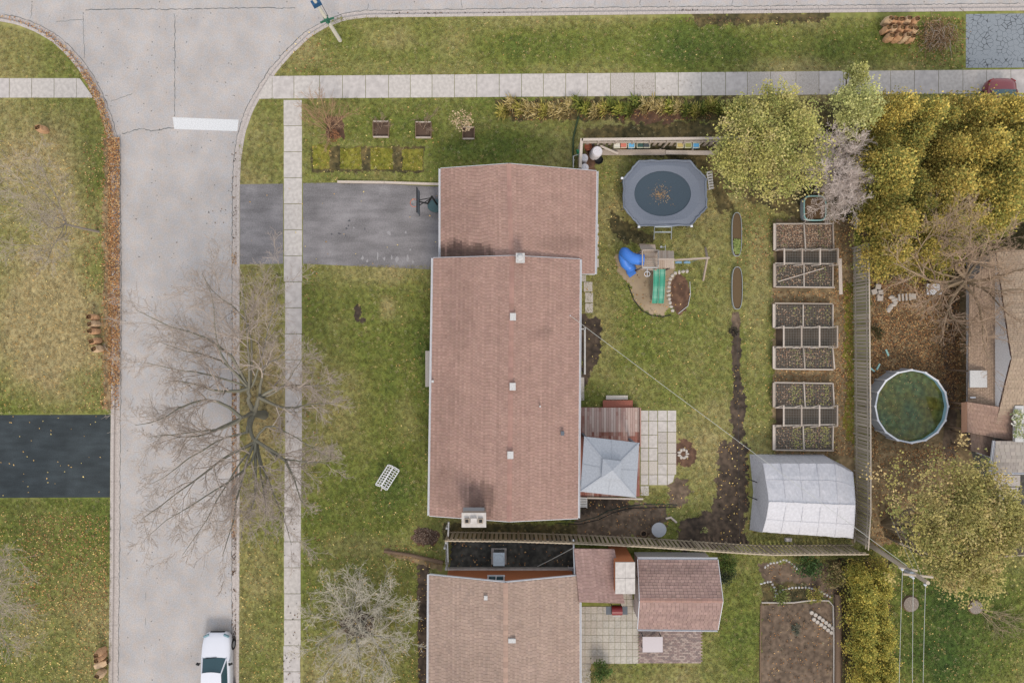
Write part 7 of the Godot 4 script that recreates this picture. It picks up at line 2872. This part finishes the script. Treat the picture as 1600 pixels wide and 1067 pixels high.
func shrub_twigs(called: String, label: String, px: float, py: float, ends: Array, tone: Color, kids: int) -> void:
	rng.seed = hash(label) % 100000
	var t := thing(called, label, "shrub", W(px, py))
	var mb := MB.new()
	var o := {"wob": 0.14, "lift": 0.06, "thin": 0.006, "levels": 2, "kids": [kids, 5], "ratio": [0.5, 0.5], "start": [0.2, 0.2, 0.2], "spread": 0.9, "bark": tone, "twig": tone}
	for e in ends:
		var a := W(px + rng.randf_range(-3, 3), py + rng.randf_range(-3, 3), 0.05)
		var b := W(e[0], e[1], e[2])
		var pts := PackedVector3Array([a, a.lerp(b, 0.35) + Vector3(0, 0.08, 0), a.lerp(b, 0.7) + Vector3(0, 0.08, 0), b])
		var rd := PackedFloat32Array([0.02, 0.016, 0.012, 0.007])
		mb.col = tone
		mb.tube(pts, rd, 4, false)
		spawn(mb, mb, pts, rd, (b - a).length(), 0, o)
	part("stems", mb, M["vc"], t)

# a spray of scale leaves: a few narrow leaflets fanned from one point
func spray(mb: MB, c: Vector3, out: Vector3, s: float, tone: Color) -> void:
	var k := rng.randf_range(0.72, 1.3)
	mb.col = Color(tone.r * k, tone.g * k, tone.b * k)
	var d := (out + Vector3(rng.randfn(0, 0.5), rng.randfn(0, 0.4) + 0.25, rng.randfn(0, 0.5))).normalized()
	var fn := out * 0.5 + Vector3(rng.randfn(0, 0.35), 1.4 + rng.randfn(0, 0.3), rng.randfn(0, 0.35))
	var x := d.cross(fn).normalized()
	for i in 3:
		var a := (i - 1) * 0.6
		var e := (d * cos(a) + x * sin(a)) * s * (1.0 if i == 1 else 0.75)
		var w := x * s * 0.3
		mb.tri(c - w * 0.4, c + w * 0.4 + e * 0.45 + w * 0.6, c + e, Vector3.UP)
		mb.tri(c - w * 0.4, c + e * 0.45 - w, c + e, Vector3.UP)

# a conical evergreen of clumped sprays, foot at the origin
func cedar_mesh(sd: int, h: float, r: float, tones: Array, clumps: int, per: int, s: float) -> ArrayMesh:
	rng.seed = sd
	var mb := MB.new()
	for k in clumps:
		var u := pow(rng.randf(), 0.8)
		var y := lerpf(0.36 * h, h, u)
		var rr := r * (1.0 - pow(u, 1.1)) * rng.randf_range(0.5, 1.25) + 0.05
		var a := rng.randf() * TAU
		var c := Vector3(cos(a) * rr, y, sin(a) * rr)
		var out := Vector3(cos(a), 0.7, sin(a)).normalized()
		var tone: Color = tones[rng.randi() % tones.size()]
		if rng.randf() < 0.14:
			tone = tone.lerp(lin(120, 124, 62), 0.6)
		var size := rng.randf_range(0.1, 0.22) * r * 1.1
		for i in per:
			var o := Vector3(rng.randfn(0, size), rng.randfn(0, size), rng.randfn(0, size))
			spray(mb, c + o, (out + o.normalized() * 0.6).normalized(), s * rng.randf_range(0.7, 1.3), tone)
	return mb.mesh()

func trunk_mesh(h: float, r: float) -> ArrayMesh:
	var mb := MB.new()
	mb.col = lin(110, 92, 76)
	mb.tube(PackedVector3Array([Vector3(0, -0.1, 0), Vector3(0.02, h * 0.5, 0.01), Vector3(0, h, 0)]), PackedFloat32Array([r, r * 0.6, 0.02]), 7)
	return mb.mesh()

func evergreens() -> void:
	var yellow := [lin(218, 192, 96), lin(204, 182, 92), lin(222, 196, 102), lin(172, 170, 88), lin(206, 182, 92), lin(150, 152, 82), lin(214, 186, 98), lin(164, 160, 82)]
	var kinds := []
	for i in 4:
		var own := yellow.slice(i * 2, i * 2 + 2) + yellow.slice(i * 2, i * 2 + 2) + [yellow[(i * 3 + 5) % 8], yellow[(i * 5 + 2) % 8]]
		kinds.append(cedar_mesh(500 + i, 4.6, [1.1, 1.28, 1.0, 1.18][i], own, 250, 30, 0.09))
	var tk := trunk_mesh(4.0, 0.1)
	var proto := Node3D.new()
	rng.seed = 510
	var rows := [[208, 1350, 1520, 37], [236, 1347, 1640, 37], [262, 1351, 1640, 37], [290, 1346, 1640, 37], [318, 1350, 1640, 37], [346, 1346, 1560, 36], [374, 1350, 1500, 38], [404, 1352, 1440, 36]]
	var rown := ["first", "second", "third", "fourth", "fifth", "sixth", "seventh", "eighth"]
	var spots := []
	for ri in rows.size():
		var q: Array = rows[ri]
		var x: float = q[1]
		var i := 0
		while x < q[2]:
			spots.append([x + rng.randf_range(-7, 7), q[0] + rng.randf_range(-7, 7), "yellowing cedar in the %s row south of the north walk, %s from the west" % [rown[ri], ordinal(i)]])
			x += q[3]
			i += 1
	for i in spots.size():
		var s: Array = spots[i]
		var t := thing("cedar_tree", s[2], "tree", W(s[0], s[1]), "yellowing cedars in the north-east stand")
		piece("crown", kinds[i % 4], M["vc_leaf"], t, Transform3D(Basis(), t.position))
		piece("trunk", tk, M["vc_wood"], t, Transform3D(Basis(), t.position))
		t.rotation.y = rng.randf() * TAU
		var g := rng.randf_range(0.8, 1.2)
		t.scale = Vector3(g * 1.05, g * rng.randf_range(0.75, 1.15), g * 1.05)
	# yellow hedge in the south-east
	var lemon := [lin(212, 194, 92), lin(194, 184, 88), lin(222, 198, 98), lin(172, 172, 84), lin(206, 186, 90), lin(154, 158, 78)]
	var hk := []
	for i in 3:
		hk.append(cedar_mesh(530 + i, 2.1, 0.75, lemon, 210, 20, 0.075))
	var ht := trunk_mesh(1.7, 0.07)
	rng.seed = 540
	for i in 10:
		for c in 2:
			var t := thing("hedge_cedar", "clipped yellow cedar of the south-east hedge, %s column, %s from the fence" % ["west" if c == 0 else "east", ordinal(i)], "hedge", W(1328 + c * 26 + i * 0.9 + rng.randf_range(-4, 4), 884 + i * 23 + rng.randf_range(-5, 5)), "yellow cedars of the south-east hedge")
			piece("crown", hk[(i + c) % 3], M["vc_leaf"], t, Transform3D(Basis(), t.position))
			piece("trunk", ht, M["vc_wood"], t, Transform3D(Basis(), t.position))
			t.rotation.y = rng.randf() * TAU
			var g := rng.randf_range(0.85, 1.15)
			t.scale = Vector3(g, g, g)
	# the broad feathery evergreen above the trampoline
	var lime := [lin(206, 198, 112), lin(190, 186, 104), lin(216, 206, 124), lin(174, 176, 100), lin(198, 186, 112), lin(208, 190, 132), lin(162, 166, 94)]
	lobed_tree("evergreen_tree", "broad feathery yellow green evergreen beside the trampoline", W(1180, 250), W(1195, 233, 3.2), 3.2, 1.9, lime, 560, 56, 0.095, 551, 0.14)
	lobed_tree("evergreen_tree", "light green evergreen reaching over the north walk", W(1300, 195), W(1330, 172, 3.0), 1.45, 1.7, [lin(212, 208, 132), lin(200, 202, 124), lin(220, 214, 146), lin(184, 190, 116)], 110, 50, 0.095, 552, 0.1)
	lobed_tree("evergreen_tree", "slender pale green spire leaning across the north walk", W(1318, 150), W(1333, 122, 2.4), 0.7, 1.5, [lin(190, 188, 112), lin(174, 178, 100), lin(200, 196, 126)], 34, 50, 0.1, 553, 0.07)
	# the loose pine in the south-east, on several stems
	lobed_tree("pine_tree", "loose olive pine with several leaning stems below the pool", W(1382, 818), W(1494, 822, 4.2), 3.75, 1.5, [lin(192, 178, 104), lin(176, 168, 96), lin(206, 186, 118), lin(158, 156, 90), lin(212, 186, 130), lin(166, 158, 92)], 560, 50, 0.105, 554, 0.24)
	# smaller bushes
	lobed_tree("round_shrub", "round dark green bush at the corner of the cream patio", W(940, 1045), W(938, 1048, 0.5), 0.62, 0.5, [lin(92, 116, 58), lin(110, 132, 64), lin(78, 98, 50)], 40, 22, 0.08, 561, 0.03)
	lobed_tree("round_shrub", "dark green bush at the foot of the fence in the flower garden", W(1262, 882), W(1264, 884, 0.5), 0.75, 0.5, [lin(72, 98, 54), lin(88, 112, 58), lin(60, 82, 46)], 44, 22, 0.09, 562, 0.03)
	lobed_tree("round_shrub", "leafy green bush behind the shed by the fence", W(1134, 880), W(1136, 882, 0.5), 0.6, 0.5, [lin(92, 112, 54), lin(76, 96, 48), lin(112, 122, 60)], 36, 22, 0.08, 563, 0.03)
	lobed_tree("round_shrub", "dark low bush against the east end of the shed", W(1133, 898), W(1135, 899, 0.4), 0.5, 0.45, [lin(66, 76, 52), lin(82, 90, 56), lin(56, 64, 46)], 30, 22, 0.08, 564, 0.03)
	lobed_tree("round_shrub", "tan grassy clump beside the yellow hedge's north end", W(1300, 895), W(1302, 897, 0.6), 0.8, 0.6, [lin(150, 132, 92), lin(128, 116, 76), lin(110, 112, 64)], 40, 22, 0.1, 565, 0.03)
	lobed_tree("round_shrub", "green flowering clump inside the stone border", W(1222, 930), W(1222, 930, 0.25), 0.55, 0.3, [lin(110, 124, 62), lin(140, 144, 84), lin(90, 104, 54)], 26, 20, 0.07, 566, 0.02)
	lobed_tree("round_shrub", "yellow flowering clump at the east end of the stone border", W(1274, 929), W(1274, 929, 0.25), 0.45, 0.3, [lin(160, 150, 76), lin(120, 124, 62), lin(176, 160, 84)], 24, 20, 0.07, 567, 0.02)
	lobed_tree("round_shrub", "grey green rosette plant on the bare vegetable plot", W(1244, 983), W(1244, 983, 0.15), 0.32, 0.18, [lin(92, 98, 84), lin(112, 114, 98), lin(76, 82, 70)], 18, 16, 0.06, 568, 0.02)
	lobed_tree("round_shrub", "dark climbing plant at the pool yard gap of the board fence", W(1366, 520), W(1367, 521, 0.4), 0.5, 0.5, [lin(70, 70, 44), lin(92, 84, 52)], 24, 18, 0.07, 569, 0.02)
	lobed_tree("round_shrub", "pale leafed dried shrub at the east end of the tree boxes", W(722, 196), W(722, 191, 0.9), 0.62, 0.55, [lin(206, 178, 142), lin(190, 160, 124), lin(216, 192, 158)], 34, 10, 0.08, 570, 0.03)
	lobed_tree("round_shrub", "rust coloured dead leaves round the fan of bare shoots", W(522, 212), W(522, 213, 0.3), 0.4, 0.35, [lin(176, 124, 88), lin(150, 106, 76)], 20, 14, 0.06, 571, 0.02)
	lobed_tree("round_shrub", "small dark plant on the black soil beside the shelter", W(1100, 828), W(1100, 828, 0.15), 0.2, 0.12, [lin(170, 170, 110), lin(140, 146, 92)], 10, 10, 0.06, 572, 0.01)
	lobed_tree("round_shrub", "dark tuft by the soil strip in the back yard", W(1147, 520), W(1146, 518, 0.2), 0.28, 0.3, [lin(58, 54, 48), lin(76, 70, 58)], 20, 16, 0.06, 573, 0.02)
	# perennials along the north walk, straw coloured to green
	rng.seed = 580
	var wild := [[lin(204, 192, 104), lin(220, 200, 124), lin(176, 172, 86)], [lin(176, 180, 86), lin(202, 194, 98), lin(150, 160, 76)], [lin(214, 194, 136), lin(192, 172, 110), lin(224, 206, 154)], [lin(132, 144, 72), lin(164, 166, 84), lin(108, 122, 64)]]
	for i in 30:
		var x := 786.0 + i * 13.0
		var kd := rng.randi() % 4
		if i < 9:
			kd = 2 if rng.randf() < 0.6 else 0
		var word: String = ["yellow", "fresh green", "straw coloured", "dark green"][kd]
		var y := 168.0 + rng.randf_range(-6, 8)
		var t := thing("perennial_clump", "%s perennial clump, %s of the %s ten along the north walk" % [word, ordinal(i % 10), ["west", "middle", "east"][i / 10]], "plant", W(x, y), "perennials along the north walk")
		var mb := MB.new()
		for k in 150:
			var a := rng.randf() * TAU
			var l := rng.randf_range(0.2, 0.55)
			var d := Vector3(cos(a) * l, rng.randf_range(0.1, 0.45), sin(a) * l)
			var c := W(x, y) + Vector3(rng.randfn(0, 0.1), 0, rng.randfn(0, 0.16))
			var s := Vector3(-sin(a), 0, cos(a)) * 0.02
			var tn: Color = wild[kd][rng.randi() % 3]
			var g := rng.randf_range(0.75, 1.25)
			mb.col = Color(tn.r * g, tn.g * g, tn.b * g)
			mb.tri(c - s, c + s, c + d * 0.6 + Vector3(0, 0.1, 0) + s, Vector3.UP)
			mb.tri(c - s, c + d * 0.6 + Vector3(0, 0.1, 0) + s, c + d, Vector3.UP)
		part("leaves", mb, M["vc_leaf"], t)

# foliage gathered in lobes round a centre, on stems from the base
func lobed_tree(called: String, label: String, base: Vector3, mid: Vector3, rx: float, ry: float, tones: Array, clumps: int, per: int, s: float, sd: int, tr: float) -> void:
	rng.seed = sd
	var big := rx > 1.0
	var t := thing(called, label, "tree" if called.ends_with("tree") else "shrub", base)
	var mb := MB.new()
	var st := MB.new()
	st.col = lin(150, 132, 108)
	var f := FastNoiseLite.new()
	f.seed = sd
	f.frequency = 0.9
	var hubs := 7 if big else 3
	for k in hubs:
		var a := TAU * k / hubs + rng.randf_range(-0.4, 0.4)
		var e := mid + Vector3(cos(a) * rx * 0.6, rng.randf_range(-0.3, 0.3) * ry, sin(a) * rx * 0.6)
		st.tube(PackedVector3Array([base - Vector3(0, 0.05, 0), base.lerp(e, 0.4) + Vector3(0, 0.12 * ry, 0), base.lerp(e, 0.75) + Vector3(rng.randfn(0, 0.05), 0.1 * ry, 0), e]), PackedFloat32Array([tr, tr * 0.7, tr * 0.4, tr * 0.12]), 6)
	part("trunk", st, M["vc_wood"], t)
	var lobes := []
	if big:
		for k in int(6 + rx * 6.0):
			var la := rng.randf() * TAU
			var lu := sqrt(rng.randf()) * 0.82
			lobes.append([mid + Vector3(cos(la) * rx * lu, (0.75 - lu * lu) * ry * rng.randf_range(0.5, 1.1), sin(la) * rx * lu), rng.randf_range(0.16, 0.36) * minf(rx, 2.6), tones[rng.randi() % tones.size()]])
	for k in clumps:
		var a := rng.randf() * TAU
		var v := rng.randf_range(-0.35, 1.0)
		var d := Vector3(cos(a) * sqrt(1.0 - v * v), v, sin(a) * sqrt(1.0 - v * v))
		var u := pow(rng.randf(), 0.4)
		var k2 := 0.95 + (0.85 if big else 0.45) * f.get_noise_3d(d.x * 1.6, d.y * 1.6, d.z * 1.6)
		var c := mid + Vector3(d.x * rx, d.y * ry, d.z * rx) * u * k2
		var tone: Color = tones[rng.randi() % tones.size()]
		var sz := rng.randf_range(0.1, 0.24) * (rx if rx < 1.0 else 1.0 + (rx - 1.0) * 0.2)
		if big and rng.randf() < 0.68:
			var lb: Array = lobes[rng.randi() % lobes.size()]
			c = lb[0] + d * lb[1] * (rng.randf_range(0.5, 1.15) if rng.randf() < 0.88 else rng.randf_range(1.2, 1.9))
			tone = tone.lerp(lb[2], 0.45)
		if big and rng.randf() < 0.14:
			tone = tone.lerp(lin(120, 126, 70), 0.6)
		c.y = maxf(c.y, 0.05)
		for i in per:
			var o := Vector3(rng.randfn(0, sz), rng.randfn(0, sz * 0.7), rng.randfn(0, sz))
			spray(mb, c + o, (d + o.normalized() * 0.8).normalized(), s * rng.randf_range(0.7, 1.35), tone)
	part("crown", mb, M["vc_leaf"], t)

# ---------------------------------------------------------------- the scene
func _ready() -> void:
	var cam := Camera3D.new()
	cam.name = "camera"
	cam.position = Vector3(0, EYE, 0)
	cam.rotation_degrees = Vector3(-90, 0, 0)
	cam.fov = rad_to_deg(2.0 * atan(533.5 / SC / EYE))
	cam.far = 400.0
	cam.current = true
	add_child(cam)
	var env := Environment.new()
	env.background_mode = Environment.BG_SKY
	var sm := ProceduralSkyMaterial.new()          # an even overcast
	sm.sky_top_color = Color(0.80, 0.82, 0.85)
	sm.sky_horizon_color = Color(0.84, 0.86, 0.89)
	sm.ground_bottom_color = Color(0.4, 0.4, 0.38)
	sm.ground_horizon_color = Color(0.6, 0.6, 0.6)
	sm.sky_curve = 0.2
	sm.sky_energy_multiplier = 1.0
	var sky := Sky.new()
	sky.sky_material = sm
	env.sky = sky
	env.tonemap_mode = Environment.TONE_MAPPER_LINEAR
	env.tonemap_exposure = 1.9
	env.sdfgi_enabled = true
	env.ssao_enabled = true
	env.ssil_enabled = true
	var we := WorldEnvironment.new()
	we.name = "world_environment"
	we.environment = env
	add_child(we)
	var sun := DirectionalLight3D.new()
	sun.name = "sun"
	sun.light_energy = 0.5
	sun.light_color = Color(1.0, 0.96, 0.91)
	sun.light_angular_distance = 18.0
	sun.shadow_enabled = true
	sun.rotation_degrees = Vector3(-42, 12, 0)
	add_child(sun)

	rng.seed = 1
	textures()
	mats()
	ground_map()
	streets()
	rng.seed = 11
	main_house()
	brick_house()
	gable_shed()
	tarp_shelter()
	gazebo()
	deck()
	patio()
	east_house()
	rng.seed = 12
	fences()
	beds()
	rng.seed = 13
	trampoline()
	playset()
	pool()
	car("parked_car", "white sedan parked at the east kerb, cut by the bottom edge", M["car_white"], W(344, 1040) + Vector3(0, -0.12, 0), 0.0)
	car("parked_car", "red car mostly hidden under the yellow cedars by the walk", M["car_red"], W(1551, 188), PI)
	leaf_bags()
	brush_pile()
	poles_and_wires()
	small_things()
	bare_trees()
	evergreens()
	cover_plants()
